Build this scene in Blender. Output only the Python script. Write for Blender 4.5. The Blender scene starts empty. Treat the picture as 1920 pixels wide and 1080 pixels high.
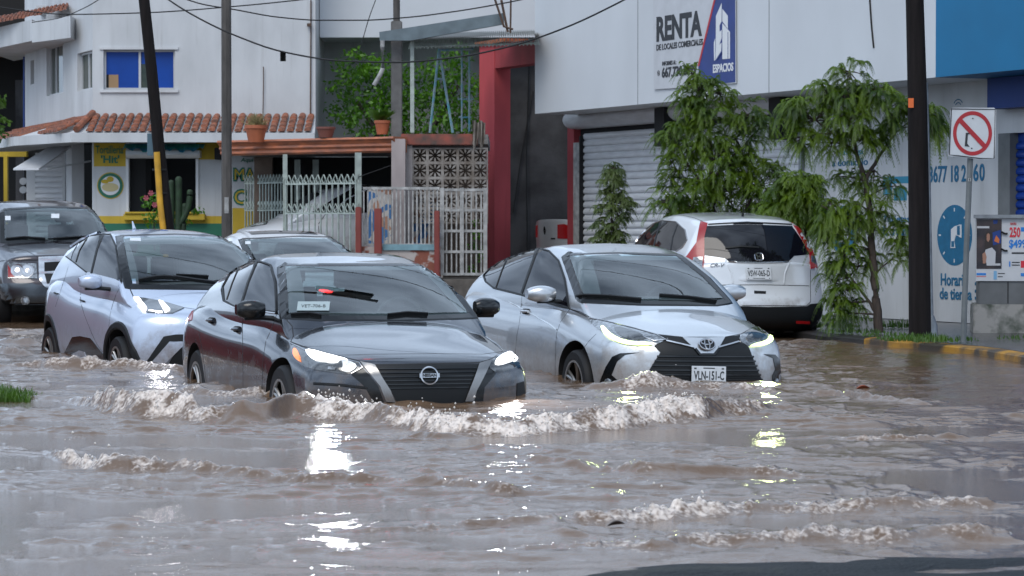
import bpy, bmesh, math, random
import numpy as np
from mathutils import Vector, Matrix
from mathutils.bvhtree import BVHTree
from mathutils.geometry import delaunay_2d_cdt
R = math.radians
scene = bpy.context.scene
C = scene.collection
# ------------------------------------------------------------ camera
FPX, HZ, CAMZ = 5000.0, 430.0, 1.25          # focal length in photo pixels, horizon row, height above the water
PITCH = math.atan((540.0 - HZ) / FPX)
cam_d = bpy.data.cameras.new('camera'); cam = bpy.data.objects.new('camera', cam_d); C.objects.link(cam)
cam.location = (0, 0, CAMZ); cam.rotation_euler = (math.pi / 2 - PITCH, 0, 0)
cam_d.sensor_width = 36; cam_d.lens = FPX / 1920 * 36; cam_d.clip_start = .1; cam_d.clip_end = 900
cam_d.dof.use_dof = True; cam_d.dof.focus_distance = 20.5; cam_d.dof.aperture_fstop = 9.0
scene.camera = cam
# ------------------------------------------------------------ sky, sun, exposure
SUN_EL, SUN_AZ = R(48), R(200)
w = bpy.data.worlds.new('World'); scene.world = w; w.use_nodes = True
nt = w.node_tree; nt.nodes.clear()
out = nt.nodes.new('ShaderNodeOutputWorld'); bg = nt.nodes.new('ShaderNodeBackground'); bg.inputs[1].default_value = .1
sky = nt.nodes.new('ShaderNodeTexSky'); sky.sky_type = 'NISHITA'; sky.sun_disc = False
sky.sun_elevation = SUN_EL; sky.sun_rotation = SUN_AZ; sky.air_density = 1.2; sky.dust_density = 3.0
hs = nt.nodes.new('ShaderNodeHueSaturation'); hs.inputs['Saturation'].default_value = .45
tc = nt.nodes.new('ShaderNodeTexCoord'); sp = nt.nodes.new('ShaderNodeSeparateXYZ')
cl = nt.nodes.new('ShaderNodeTexNoise'); cl.inputs['Scale'].default_value = 2.2; cl.inputs['Detail'].default_value = 6
mp = nt.nodes.new('ShaderNodeMapping'); mp.inputs['Scale'].default_value = (1, 1, 2.5)
cr = nt.nodes.new('ShaderNodeValToRGB')       # the cloud deck: grey blue billows
cr.color_ramp.elements[0].position = .36; cr.color_ramp.elements[0].color = (3.2, 4.3, 6.1, 1)
cr.color_ramp.elements[1].position = .66; cr.color_ramp.elements[1].color = (13.9, 17.1, 21.6, 1)
mx = nt.nodes.new('ShaderNodeMix'); mx.data_type = 'RGBA'; mx.inputs[0].default_value = .8
L = nt.links.new
L(tc.outputs['Generated'], mp.inputs[0]); L(mp.outputs[0], cl.inputs['Vector']); L(cl.outputs['Fac'], cr.inputs[0])
L(sky.outputs[0], hs.inputs['Color']); L(hs.outputs[0], mx.inputs[6]); L(cr.outputs[0], mx.inputs[7])
L(mx.outputs[2], bg.inputs[0]); L(bg.outputs[0], out.inputs[0])
sun_d = bpy.data.lights.new('sun', 'SUN'); sun_d.energy = 1.3; sun_d.angle = R(30); sun_d.color = (1, .96, .9)
sun = bpy.data.objects.new('sun', sun_d); C.objects.link(sun)
sun.rotation_euler = (math.pi / 2 - SUN_EL, 0, math.pi - SUN_AZ)
vs = scene.view_settings; vs.view_transform = 'Standard'; vs.look = 'None'; vs.gamma = 1; vs.exposure = .2
scene.cycles.max_bounces = 6; scene.cycles.transparent_max_bounces = 12
scene.cycles.sample_clamp_indirect = 6
# ------------------------------------------------------------ photo pixel helpers (used to read real positions off the photograph)
FWD = Vector((0, math.cos(PITCH), -math.sin(PITCH))); UP = Vector((0, math.sin(PITCH), math.cos(PITCH)))
CAM = Vector((0, 0, CAMZ))
def ray(px, py): return FWD + Vector((1, 0, 0)) * ((px - 960) / FPX) + UP * (-(py - 540) / FPX)
def P(px, py, Y): d = ray(px, py); return CAM + d * (Y / d.y)          # point at depth Y
def Wp(px, py, z=0.0): d = ray(px, py); return CAM + d * ((z - CAMZ) / d.z)   # point on a level plane
# ------------------------------------------------------------ tags and things
def tag(o, label=None, cat=None, group=None, kind=None):
    if label: o['label'] = label
    if cat: o['category'] = cat
    if group: o['group'] = group
    if kind: o['kind'] = kind
    return o
def thing(name, label, cat, loc=(0, 0, 0), rz=0, group=None):
    o = bpy.data.objects.new(name, None); C.objects.link(o); o.empty_display_size = .2
    o.location = loc; o.rotation_euler = (0, 0, rz)
    return tag(o, label, cat, group)
def link(name, me, parent=None, local=False):
    """link a mesh; world-coordinate meshes get their origin moved to the parent's or to their own base"""
    o = bpy.data.objects.new(name, me); C.objects.link(o)
    if parent is not None:
        o.parent = parent
        if not local:
            r = parent
            off = Vector((0, 0, 0))
            while r is not None: off += r.location; r = r.parent
            me.transform(Matrix.Translation(-off))
    elif not local and len(me.vertices):
        co = np.empty(len(me.vertices) * 3, np.float32); me.vertices.foreach_get('co', co); co = co.reshape(-1, 3)
        b = Vector(((float(co[:, 0].min()) + float(co[:, 0].max())) / 2, (float(co[:, 1].min()) + float(co[:, 1].max())) / 2, float(co[:, 2].min())))
        me.transform(Matrix.Translation(-b)); o.location = b
    return o
class MB:
    """mesh builder: collects boxes, tubes, prisms and grids"""
    def __init__(s): s.v = []; s.f = []; s.mi = []; s.cur = 0
    def add(s, vs, fs):
        b = len(s.v); s.v += [tuple(v) for v in vs]; s.f += [tuple(i + b for i in f) for f in fs]; s.mi += [s.cur] * len(fs)
    def box(s, x0, x1, y0, y1, z0, z1, M=None):
        vs = [Vector((x, y, z)) for z in (z0, z1) for y in (y0, y1) for x in (x0, x1)]
        if M is not None: vs = [M @ v for v in vs]
        s.add(vs, [(0, 2, 3, 1), (4, 5, 7, 6), (0, 1, 5, 4), (2, 6, 7, 3), (0, 4, 6, 2), (1, 3, 7, 5)])
    def tube(s, pts, r, n=8, r2=None, cap=True, flat=1.0):
        pts = [Vector(p) for p in pts]; m = len(pts); ring = []
        for i, p in enumerate(pts):
            t = (pts[min(i + 1, m - 1)] - pts[max(i - 1, 0)])
            if t.length < 1e-9: t = Vector((0, 0, 1))
            t.normalize(); a = t.cross(Vector((0, 0, 1)))
            if a.length < .05: a = t.cross(Vector((1, 0, 0)))
            a.normalize(); b = t.cross(a)
            rr = r if r2 is None else r + (r2 - r) * i / max(1, m - 1)
            if isinstance(r, (list, tuple)): rr = r[i]
            ring.append([p + a * math.cos(2 * math.pi * k / n) * rr + b * math.sin(2 * math.pi * k / n) * rr * flat for k in range(n)])
        vs = [v for q in ring for v in q]; fs = []
        for i in range(m - 1):
            for k in range(n): fs.append((i * n + k, i * n + (k + 1) % n, (i + 1) * n + (k + 1) % n, (i + 1) * n + k))
        if cap: fs.append(tuple(range(n))[::-1]); fs.append(tuple((m - 1) * n + k for k in range(n)))
        s.add(vs, fs)
    def lathe(s, prof, c, n=20, axis='z', M=None):
        vs = []; fs = []
        for (r, h) in prof:
            for k in range(n):
                a = 2 * math.pi * k / n
                v = {'z': (r * math.cos(a), r * math.sin(a), h), 'y': (r * math.cos(a), h, r * math.sin(a)), 'x': (h, r * math.cos(a), r * math.sin(a))}[axis]
                v = Vector(v) + Vector(c)
                vs.append(M @ v if M is not None else v)
        m = len(prof)
        for i in range(m - 1):
            for k in range(n): fs.append((i * n + k, i * n + (k + 1) % n, (i + 1) * n + (k + 1) % n, (i + 1) * n + k))
        fs.append(tuple(range(n))[::-1]); fs.append(tuple((m - 1) * n + k for k in range(n)))
        s.add(vs, fs)
    def prism(s, poly, fn0, fn1):
        """poly of 2d points, fn0/fn1 map them to the two faces"""
        n = len(poly); vs = [fn0(*p) for p in poly] + [fn1(*p) for p in poly]
        s.add(vs, [tuple(range(n)), tuple(range(2 * n - 1, n - 1, -1))] + [(i, n + i, n + (i + 1) % n, (i + 1) % n) for i in range(n)])
    def mesh(s, name, mats, smooth=None, bevel=0):
        me = bpy.data.meshes.new(name); me.from_pydata(s.v, [], s.f)
        for m in (mats if isinstance(mats, (list, tuple)) else [mats]): me.materials.append(m)
        if any(s.mi): me.polygons.foreach_set('material_index', s.mi)
        bm = bmesh.new(); bm.from_mesh(me)
        if bevel:
            bmesh.ops.bevel(bm, geom=[e for e in bm.edges if len(e.link_faces) == 2 and e.calc_face_angle(0) > .6], offset=bevel, segments=2, affect='EDGES', clamp_overlap=True)
        bmesh.ops.recalc_face_normals(bm, faces=bm.faces); bm.to_mesh(me); bm.free()
        if smooth: me.shade_smooth(); me.set_sharp_from_angle(angle=R(smooth))
        me.update(); return me
    def obj(s, name, mats, parent=None, smooth=None, bevel=0, local=False): return link(name, s.mesh(name, mats, smooth, bevel), parent, local)
def npmesh(name, V, F, mats, smooth=True, mi=None):
    """fast mesh from numpy arrays, F (n,3) or (n,4)"""
    me = bpy.data.meshes.new(name); k = F.shape[1]
    me.vertices.add(len(V)); me.vertices.foreach_set('co', np.ascontiguousarray(V, np.float32).ravel())
    me.loops.add(F.size); me.loops.foreach_set('vertex_index', np.ascontiguousarray(F, np.int32).ravel())
    me.polygons.add(len(F)); me.polygons.foreach_set('loop_start', np.arange(0, F.size, k, dtype=np.int32))
    me.polygons.foreach_set('loop_total', np.full(len(F), k, np.int32))
    for m in (mats if isinstance(mats, (list, tuple)) else [mats]): me.materials.append(m)
    if mi is not None: me.polygons.foreach_set('material_index', np.ascontiguousarray(mi, np.int32))
    me.update(calc_edges=True); me.validate()
    if smooth: me.shade_smooth()
    return me
# ------------------------------------------------------------ materials
MATS = {}
def mat(name, col, rough=.6, metal=0., var=.0, vscale=3., bump=0., bscale=40., coat=0., stretch=(1, 1, 1), col2=None, spec=.5, emit=None, es=0., detail=5, ramp=(.35, .7), coatr=.03):
    if name in MATS: return MATS[name]
    m = bpy.data.materials.new(name); m.use_nodes = True; t = m.node_tree; b = t.nodes['Principled BSDF']
    b.inputs['Base Color'].default_value = (*col, 1); b.inputs['Roughness'].default_value = rough; b.inputs['Metallic'].default_value = metal
    b.inputs['Specular IOR Level'].default_value = spec
    if coat: b.inputs['Coat Weight'].default_value = coat; b.inputs['Coat Roughness'].default_value = coatr
    if emit: b.inputs['Emission Color'].default_value = (*emit, 1); b.inputs['Emission Strength'].default_value = es
    if var or bump:
        tc = t.nodes.new('ShaderNodeTexCoord'); mp = t.nodes.new('ShaderNodeMapping'); mp.inputs['Scale'].default_value = stretch
        t.links.new(tc.outputs['Object'], mp.inputs[0])
    if var:
        n = t.nodes.new('ShaderNodeTexNoise'); n.inputs['Scale'].default_value = vscale; n.inputs['Detail'].default_value = detail
        r = t.nodes.new('ShaderNodeValToRGB'); r.color_ramp.elements[0].position = ramp[0]; r.color_ramp.elements[1].position = ramp[1]
        c2 = col2 or tuple(c * (1 - var) for c in col)
        r.color_ramp.elements[0].color = (*c2, 1); r.color_ramp.elements[1].color = (*col, 1)
        t.links.new(mp.outputs[0], n.inputs['Vector']); t.links.new(n.outputs['Fac'], r.inputs[0]); t.links.new(r.outputs[0], b.inputs['Base Color'])
    if bump:
        n = t.nodes.new('ShaderNodeTexNoise'); n.inputs['Scale'].default_value = bscale; n.inputs['Detail'].default_value = 3
        bu = t.nodes.new('ShaderNodeBump'); bu.inputs['Strength'].default_value = bump; bu.inputs['Distance'].default_value = .01
        t.links.new(mp.outputs[0], n.inputs['Vector']); t.links.new(n.outputs['Fac'], bu.inputs['Height']); t.links.new(bu.outputs[0], b.inputs['Normal'])
    MATS[name] = m; return m
def glass(name, tint=(.55, .62, .62), lo=.16, hi=.9, rough=.02, base=None):
    """window glass: clear tinted body with a mirror-like surface that strengthens at grazing angles"""
    if name in MATS: return MATS[name]
    m = bpy.data.materials.new(name); m.use_nodes = True; t = m.node_tree; t.nodes.clear()
    o = t.nodes.new('ShaderNodeOutputMaterial'); mix = t.nodes.new('ShaderNodeMixShader'); tr = t.nodes.new('ShaderNodeBsdfTransparent')
    g = t.nodes.new('ShaderNodeBsdfGlossy'); fr = t.nodes.new('ShaderNodeFresnel'); mr = t.nodes.new('ShaderNodeMapRange')
    fr.inputs[0].default_value = 1.5; mr.inputs[1].default_value = .04; mr.inputs[2].default_value = .6; mr.inputs[3].default_value = lo; mr.inputs[4].default_value = hi
    tr.inputs[0].default_value = (*tint, 1); g.inputs['Roughness'].default_value = rough; g.inputs[0].default_value = (.95, .97, .97, 1)
    t.links.new(fr.outputs[0], mr.inputs[0]); t.links.new(mr.outputs[0], mix.inputs[0]); t.links.new(tr.outputs[0], mix.inputs[1])
    t.links.new(g.outputs[0], mix.inputs[2]); t.links.new(mix.outputs[0], o.inputs[0])
    MATS[name] = m; return m
def text_mesh(txt, size, mat_, depth=.004, bold=0., sx=1., align='CENTER', shear=0.):
    cu = bpy.data.curves.new('writing', 'FONT'); cu.body = txt; cu.size = size; cu.align_x = align; cu.align_y = 'CENTER'
    cu.extrude = depth / 2; cu.offset = bold; cu.resolution_u = 3; cu.shear = shear
    o = bpy.data.objects.new('writing_tmp', cu); C.objects.link(o)
    dg = bpy.context.evaluated_depsgraph_get(); me = bpy.data.meshes.new_from_object(o.evaluated_get(dg))
    bpy.data.objects.remove(o); bpy.data.curves.remove(cu)
    me.materials.clear(); me.materials.append(mat_)
    me.transform(Matrix.Diagonal((sx, 1, 1, 1)))
    return me
# ------------------------------------------------------------ car building kit
def pchip(xs, ys):
    xs = np.array(xs, float); ys = np.array(ys, float)
    if xs[0] > xs[-1]: xs = xs[::-1]; ys = ys[::-1]
    h = np.diff(xs); d = np.diff(ys) / h; m = np.zeros(len(xs)); m[0] = d[0]; m[-1] = d[-1]
    for i in range(1, len(xs) - 1):
        if d[i - 1] * d[i] > 0:
            w1 = 2 * h[i] + h[i - 1]; w2 = h[i] + 2 * h[i - 1]; m[i] = (w1 + w2) / (w1 / d[i - 1] + w2 / d[i])
    def f(x):
        x = np.clip(np.asarray(x, float), xs[0], xs[-1]); i = np.clip(np.searchsorted(xs, x) - 1, 0, len(xs) - 2)
        t = (x - xs[i]) / h[i]
        return (2*t**3-3*t**2+1)*ys[i] + (t**3-2*t**2+t)*h[i]*m[i] + (-2*t**3+3*t**2)*ys[i+1] + (t**3-t**2)*h[i]*m[i+1]
    return f
def chaikin(p, it=2, closed=False):
    p = np.array(p, float)
    for _ in range(it):
        if closed:
            q = np.roll(p, -1, 0); n = np.empty((2 * len(p), p.shape[1])); n[0::2] = .75 * p + .25 * q; n[1::2] = .25 * p + .75 * q
        else:
            a, b = p[:-1], p[1:]; n = np.empty((2 * len(a), p.shape[1])); n[0::2] = .75 * a + .25 * b; n[1::2] = .25 * a + .75 * b
            n = np.vstack([p[:1], n, p[-1:]])
        p = n
    return p
def resample(p, n):
    s = np.concatenate([[0], np.cumsum(np.linalg.norm(np.diff(p, axis=0), axis=1))]); t = np.linspace(0, s[-1], n)
    return np.stack([np.interp(t, s, p[:, k]) for k in range(p.shape[1])], 1)
def capped_loft(ring, xf, xr, xf0, xr0, NU=80, NH=26, NC=16, smooth=3):
    us = .5 - .5 * np.cos(np.linspace(0, 1, NU) * math.pi); us = .55 * us + .45 * np.linspace(0, 1, NU)
    rows = []
    for u in us:
        h = resample(chaikin(ring(xr0 + (xf0 - xr0) * u), 3), NH)
        full = np.vstack([h, (h * [-1, 1])[-2:0:-1]])
        y, z = full[:, 0], full[:, 1]; a, b = xr(y, z), xf(y, z)
        rows.append(np.stack([a + (b - a) * u, y, z], 1))
    N = len(rows[0]); V = list(rows); F = []
    def quads(i0, i1, flip=False):
        for k in range(N):
            q = (i0 * N + k, i0 * N + (k + 1) % N, i1 * N + (k + 1) % N, i1 * N + k)
            F.append(q[::-1] if flip else q)
    for i in range(NU - 1): quads(i, i + 1)
    tris = []
    extra = []
    for end, fn in ((0, xr), (NU - 1, xf)):
        base = rows[end]; c = np.array([0, (base[:, 2].min() + base[:, 2].max()) / 2])
        prev = end
        for k in range(1, NC):
            f = 1 - k / NC; yz = c + (base[:, 1:] - c) * f
            V.append(np.stack([fn(yz[:, 0], yz[:, 1]), yz[:, 0], yz[:, 1]], 1)); idx = len(V) - 1
            quads(prev, idx, end == 0); prev = idx
        extra.append((prev, float(fn(np.array([0.]), c[1:])[0]), c[1], end))
    VV = np.vstack(V); n0 = len(VV)
    VV = np.vstack([VV] + [[[x, 0, z]] for (_, x, z, _) in extra])
    for j, (pr, x, z, end) in enumerate(extra):
        for k in range(N):
            t = (pr * N + k, pr * N + (k + 1) % N, n0 + j); tris.append(t[::-1] if end == 0 else t)
    F = F + tris
    # light Laplacian smoothing rounds the edges where the ends meet the flanks
    E = set()
    for f in F:
        for a, b in zip(f, f[1:] + f[:1]): E.add((min(a, b), max(a, b)))
    E = np.array(list(E)); deg = np.bincount(E.ravel(), minlength=len(VV))[:, None]
    for _ in range(smooth):
        s = np.zeros_like(VV); np.add.at(s, E[:, 0], VV[E[:, 1]]); np.add.at(s, E[:, 1], VV[E[:, 0]])
        VV = VV + .5 * (s / deg - VV)
    return VV, F
def boolean(me, cutters, solver='EXACT'):
    o = bpy.data.objects.new('tmp', me); C.objects.link(o); tmp = [o]
    for c in cutters:
        co = bpy.data.objects.new('tmpc', c); C.objects.link(co); tmp.append(co)
        m = o.modifiers.new('b', 'BOOLEAN'); m.operation = 'DIFFERENCE'; m.object = co; m.solver = solver
    bpy.context.view_layer.update()
    r = bpy.data.meshes.new_from_object(o.evaluated_get(bpy.context.evaluated_depsgraph_get()))
    for t in tmp: bpy.data.objects.remove(t)
    return r
class Car:
    """p: dict of dimensions; local axes x forward, y to the car's left, z up from the road"""
    def __init__(s, name, label, cat, p, loc, heading, paint, group=None, sx=1.):
        s.p = p; s.root = thing(name, label, cat, loc, heading - math.pi / 2, group)
        s.M = Matrix.Translation(loc) @ Matrix.Rotation(heading - math.pi / 2, 4, 'Z'); s.M = s.M @ Matrix.Diagonal((sx, 1, 1, 1)); s.root.scale = (sx, 1, 1); s.Mi = s.M.inverted()
        L2 = p['L'] / 2; s.L2 = L2
        Wf = pchip(*zip(*p['W'])); zsh = pchip(*zip(*p['shoulder'])); zt = pchip(*zip(*p['top'])); zb = pchip(*zip(*p['bottom']))
        nose = pchip(*zip(*p['nose'])); tail = pchip(*zip(*p['tail']))
        nb, tb = p.get('nose_bulge', .30), p.get('tail_bulge', .2); H2 = p['W'][len(p['W']) // 2][1]
        pw = p.get('plan_pow', 2.6)
        xf = lambda y, z: L2 - nose(z) - nb * np.abs(y / H2) ** pw
        xr = lambda y, z: -L2 + tail(z) + tb * np.abs(y / H2) ** pw
        sec = p.get('section', [(.80, 0), (.955, .05), (.985, .2), (1., .55), (.99, .80), (.965, .94), (.90, 1.0)])
        def ring(x):
            w, s0, t0, b0 = float(Wf(x)), float(zsh(x)), float(zt(x)), float(zb(x)); h = s0 - b0
            pts = [(0, b0)] + [(a * w, b0 + h * q) for a, q in sec]
            pts += [(.72 * w, s0 + (t0 - s0) * .62), (.42 * w, s0 + (t0 - s0) * .9), (0, t0)]
            return pts
        V1, F1 = capped_loft(ring, xf, xr, L2, -L2, 90, 30, 16, 4)
        g = p['cabin']
        wsx = pchip(*zip(*g['front'])); rgx = pchip(*zip(*g['rear'])); zr = pchip(*zip(*g['roof'])); yb = pchip(*zip(*g['belt_w'])); yr = pchip(*zip(*g['rail_w']))
        zl, zbelt = g['low'], g['belt']; fb, rb = g.get('fb', .16), g.get('rb', .12); rd = g.get('rail_drop', .085)
        gxf = lambda y, z: wsx(z) - fb * np.abs(y / .7) ** 2.2
        gxr = lambda y, z: rgx(z) + rb * np.abs(y / .7) ** 2.2
        gx0, gx1 = g['roof'][0][0], g['roof'][-1][0]; gx0, gx1 = min(gx0, gx1), max(gx0, gx1)
        def ring2(x):
            b, r_, z = float(yb(x)), float(yr(x)), float(zr(x)); zrl = z - rd
            return [(0, zl), (b * .96, zl), (b, zbelt), (b + (r_ - b) * .5 + .012, zbelt + (zrl - zbelt) * .52), (r_ + .022, zrl - .05), (r_ - .03, zrl + .035), (r_ * .62, z - .012), (0, z)]
        V2, F2 = capped_loft(ring2, gxf, gxr, gx1, gx0, 60, 26, 16, 2)
        n1 = len(V1); Fall = F1 + [tuple(i + n1 for i in f) for f in F2]; Vall = np.vstack([V1, V2])
        s.bvh = BVHTree.FromPolygons([Vector(v) for v in Vall], Fall)
        ax = p['axles']; wr = p['wheel_r']; ar = wr + p.get('arch', .05)
        cut = []
        for x in ax:
            for sg in (-1, 1):
                b = MB(); b.lathe([(ar, 0), (ar, .5)], (x, sg * .85 - .25, wr + .01), 48, 'y'); cut.append(b.mesh('cut', []))
        cut = [c for c in cut]
        me = bpy.data.meshes.new('low'); me.from_pydata([tuple(v) for v in V1], [], F1)
        bm = bmesh.new(); bm.from_mesh(me); bmesh.ops.recalc_face_normals(bm, faces=bm.faces); bm.to_mesh(me); bm.free()
        m1 = boolean(me, cut)
        me2 = bpy.data.meshes.new('cab'); me2.from_pydata([tuple(v) for v in V2], [], F2)
        bm = bmesh.new(); bm.from_mesh(me2); bmesh.ops.recalc_face_normals(bm, faces=bm.faces); bm.to_mesh(me2); bm.free()
        cv = g.get('cavity')
        if cv:
            # hollow from the windscreen to the rear screen: (zbot_f, ztop_f, zbot_r, ztop_r, ybot, ytop)
            zf0, zf1, zr0, zr1, y0, y1 = cv; xa, xb = L2, -L2; b = MB()
            b.add([(xb, -y0, zr0), (xb, y0, zr0), (xb, y1, zr1), (xb, -y1, zr1), (xa, -y0, zf0), (xa, y0, zf0), (xa, y1, zf1), (xa, -y1, zf1)],
                  [(0, 1, 2, 3), (7, 6, 5, 4), (0, 4, 5, 1), (1, 5, 6, 2), (2, 6, 7, 3), (3, 7, 4, 0)])
            me2 = boolean(me2, [b.mesh('cav', [])])
        nlow = len(m1.polygons); bm = bmesh.new(); bm.from_mesh(m1); bm.from_mesh(me2)
        body = bpy.data.meshes.new('body'); bm.to_mesh(body); bm.free()
        body.materials.clear(); body.materials.append(paint); body.materials.append(M_BLACK); body.materials.append(M_TRIM)
        mi = np.zeros(len(body.polygons), np.int32); nrm = {}
        tree = s.bvh
        for i, f in enumerate(body.polygons):
            c = f.center
            for x in ax:
                if (c.x - x) ** 2 + (c.z - wr - .01) ** 2 < (ar - .001) ** 2 + .004 and abs(abs((Vector((f.normal.x, 0, f.normal.z))).length) - 1) < .05 and abs(math.hypot(c.x - x, c.z - wr - .01) - ar) < .012: mi[i] = 1
                elif math.hypot(c.x - x, c.z - wr - .01) < ar - .004 and abs(c.y) < .75: mi[i] = 1
            if cv and i >= nlow:
                q = tree.find_nearest(c)
                if q[0] is not None and q[3] > .006: mi[i] = 2
            # the shelf under the glass, dashboard to parcel shelf, is dark trim
            if cv and i < nlow and mi[i] == 0 and abs(c.y) < float(yb(c.x)) - .1 and float(gxr(c.y, c.z)) + .05 < c.x < float(gxf(c.y, c.z)) - .04 and f.normal.z > .6: mi[i] = 2
        body.polygons.foreach_set('material_index', mi)
        body.shade_smooth(); body.set_sharp_from_angle(angle=R(38))
        s.body = link('body', body, s.root, True)
        s.wheels()
    def wheels(s):
        p = s.p; wr = p['wheel_r']; hw = p['track']; rr = p.get('rim_r', wr * .68); sp = p.get('spokes', 5); tw = .2
        first = None
        for x in p['axles']:
            for sg in (-1, 1):
                wh = bpy.data.objects.new('wheel', None); C.objects.link(wh); wh.parent = s.root; wh.location = (x, sg * hw, wr); wh.rotation_euler = (0, random.uniform(0, 1), 0 if sg > 0 else math.pi)
                if first is None:
                    b = MB(); pr = [(rr, -tw/2), (wr*.93, -tw/2), (wr*.985, -tw/2+.02), (wr, -tw/2+.05), (wr, tw/2-.05), (wr*.985, tw/2-.02), (wr*.93, tw/2), (rr + .01, tw/2), (rr, tw/2-.012), (rr*.97, -tw/2)]
                    b.lathe(pr, (0, 0, 0), 40, 'y'); t = b.mesh('tyre', M_RUBBER, 40)
                    b = MB(); b.lathe([(rr*.985, tw/2-.02), (rr*.96, -.03), (.05, -.04), (.05, -.06), (rr*.99, -.05), (rr*.995, tw/2-.02)], (0, 0, 0), 36, 'y'); b.f = [f for f in b.f if len(f) == 4]
                    d = b.mesh('barrel', M_WELL, 40)
                    b = MB(); b.lathe([(rr+.004, tw/2-.008), (rr+.004, tw/2+.002), (rr*.93, tw/2), (rr*.93, tw/2-.02), (rr, tw/2-.02)], (0, 0, 0), 40, 'y'); b.f = [f for f in b.f if len(f) == 4]; b.mi = [0] * len(b.f)
                    b.lathe([(.0, .04), (.055, .04), (.06, tw/2-.03), (.045, tw/2-.02), (0, tw/2-.02)], (0, 0, 0), 16, 'y')
                    for k in range(sp):
                        a = 2*math.pi*k/sp
                        for da in (-.13, .13):
                            a2 = a + da; b.tube([(.04*math.cos(a), tw/2-.035, .04*math.sin(a)), (rr*.55*math.cos(a+da*.7), tw/2-.03, rr*.55*math.sin(a+da*.7)), (rr*.96*math.cos(a2), tw/2-.012, rr*.96*math.sin(a2))], .014, 6)
                    r_ = b.mesh('rim', M_RIM, 40); first = (t, d, r_)
                for nm, me in zip(('tyre', 'wheel_well_disc', 'rim'), first):
                    link(nm, me, wh, True)
    # --- mapping of flat shapes on to the body surface
    def mapper(s, view):
        if view == 'px':
            o = s.Mi @ CAM; Rm = s.Mi.to_3x3()
            def f(a, b):
                d = (Rm @ ray(a, b)).normalized(); h = s.bvh.ray_cast(o, d)
                if h[0] is not None: return h[0], h[1]
                best = None; t0 = (Vector((0, 0, .7)) - o).dot(d)
                for k in range(-24, 25):
                    q = s.bvh.find_nearest(o + d * (t0 + k * .12))
                    if q[0] is not None and (best is None or q[3] < best[3]): best = q
                return best[0], best[1]
            return f
        D = {'left': Vector((0, -1, 0)), 'right': Vector((0, 1, 0)), 'front': Vector((-1, 0, 0)), 'rear': Vector((1, 0, 0)), 'top': Vector((0, 0, -1))}[view]
        def f(a, b):
            o = {'left': Vector((a, 3, b)), 'right': Vector((a, -3, b)), 'front': Vector((5, a, b)), 'rear': Vector((-5, a, b)), 'top': Vector((a, b, 4))}[view]
            h = s.bvh.ray_cast(o, D)
            if h[0] is None:
                h = s.bvh.find_nearest(o + D * (5 if view in ('front', 'rear') else 3) * .6)
            return h[0], h[1]
        return f
    def patch(s, name, pts, m, view='px', off=.006, parent=None, round_=0, step=None, mirror=False, label=None, thick=.006):
        mp = s.mapper(view); step = step or (6 if view == 'px' else .035)
        if round_: pts = chaikin(pts, round_, True)
        pts = np.array(pts, float); b = []
        for i in range(len(pts)):
            p0, p1 = pts[i], pts[(i + 1) % len(pts)]; n = max(1, int(np.linalg.norm(p1 - p0) / step))
            for k in range(n): b.append(p0 + (p1 - p0) * k / n)
        nb = len(b); lo, hi = pts.min(0), pts.max(0); inn = []
        arr = np.array(b)
        def inside(q):
            x, y = q; c = False; j = len(pts) - 1
            for i in range(len(pts)):
                if (pts[i][1] > y) != (pts[j][1] > y) and x < (pts[j][0]-pts[i][0])*(y-pts[i][1])/(pts[j][1]-pts[i][1])+pts[i][0]: c = not c
                j = i
            return c
        x = lo[0] + step / 2
        while x < hi[0]:
            y = lo[1] + step / 2
            while y < hi[1]:
                if inside((x, y)) and np.min(np.abs(arr - [x, y]).sum(1)) > step * .45: inn.append((x, y))
                y += step
            x += step
        vs = [Vector(q) for q in b] + [Vector(q) for q in inn]
        res = delaunay_2d_cdt(vs, [(i, (i + 1) % nb) for i in range(nb)], [], 1, 1e-6)
        V2, F2 = res[0], res[2]; top = []; bot = []
        for q in V2:
            c, n = mp(q.x, q.y); 
            if view == 'px' and n.dot(s.Mi.to_3x3() @ ray(q.x, q.y)) > 0: n = -n
            top.append(c + n * off); bot.append(c - n * thick)
        cnt = {}
        for f in F2:
            for a, c in zip(f, list(f[1:]) + [f[0]]): cnt[(a, c)] = 1
        nv = len(top); F = [tuple(f) for f in F2]
        for (a, c) in list(cnt):
            if (c, a) not in cnt: F.append((a, a + nv, c + nv, c))
        me = bpy.data.meshes.new(name); me.from_pydata(top + bot, [], F); me.materials.append(m)
        bm = bmesh.new(); bm.from_mesh(me); bmesh.ops.recalc_face_normals(bm, faces=bm.faces)
        ctr = Vector((0, 0, .6))
        fs = sorted(bm.faces, key=lambda f: -f.calc_area())[:5]
        if sum((f.calc_center_median() - ctr).dot(f.normal) for f in fs) < 0: bmesh.ops.reverse_faces(bm, faces=bm.faces)
        bm.to_mesh(me); bm.free(); me.shade_smooth(); me.set_sharp_from_angle(angle=R(40))
        o = link(name, me, parent or s.root, True)
        if label: o['label'] = label
        if mirror:
            m2 = me.copy(); m2.transform(Matrix.Diagonal((1, -1, 1, 1))); m2.flip_normals(); o2 = link(name, m2, parent or s.root, True)
        return o
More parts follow.
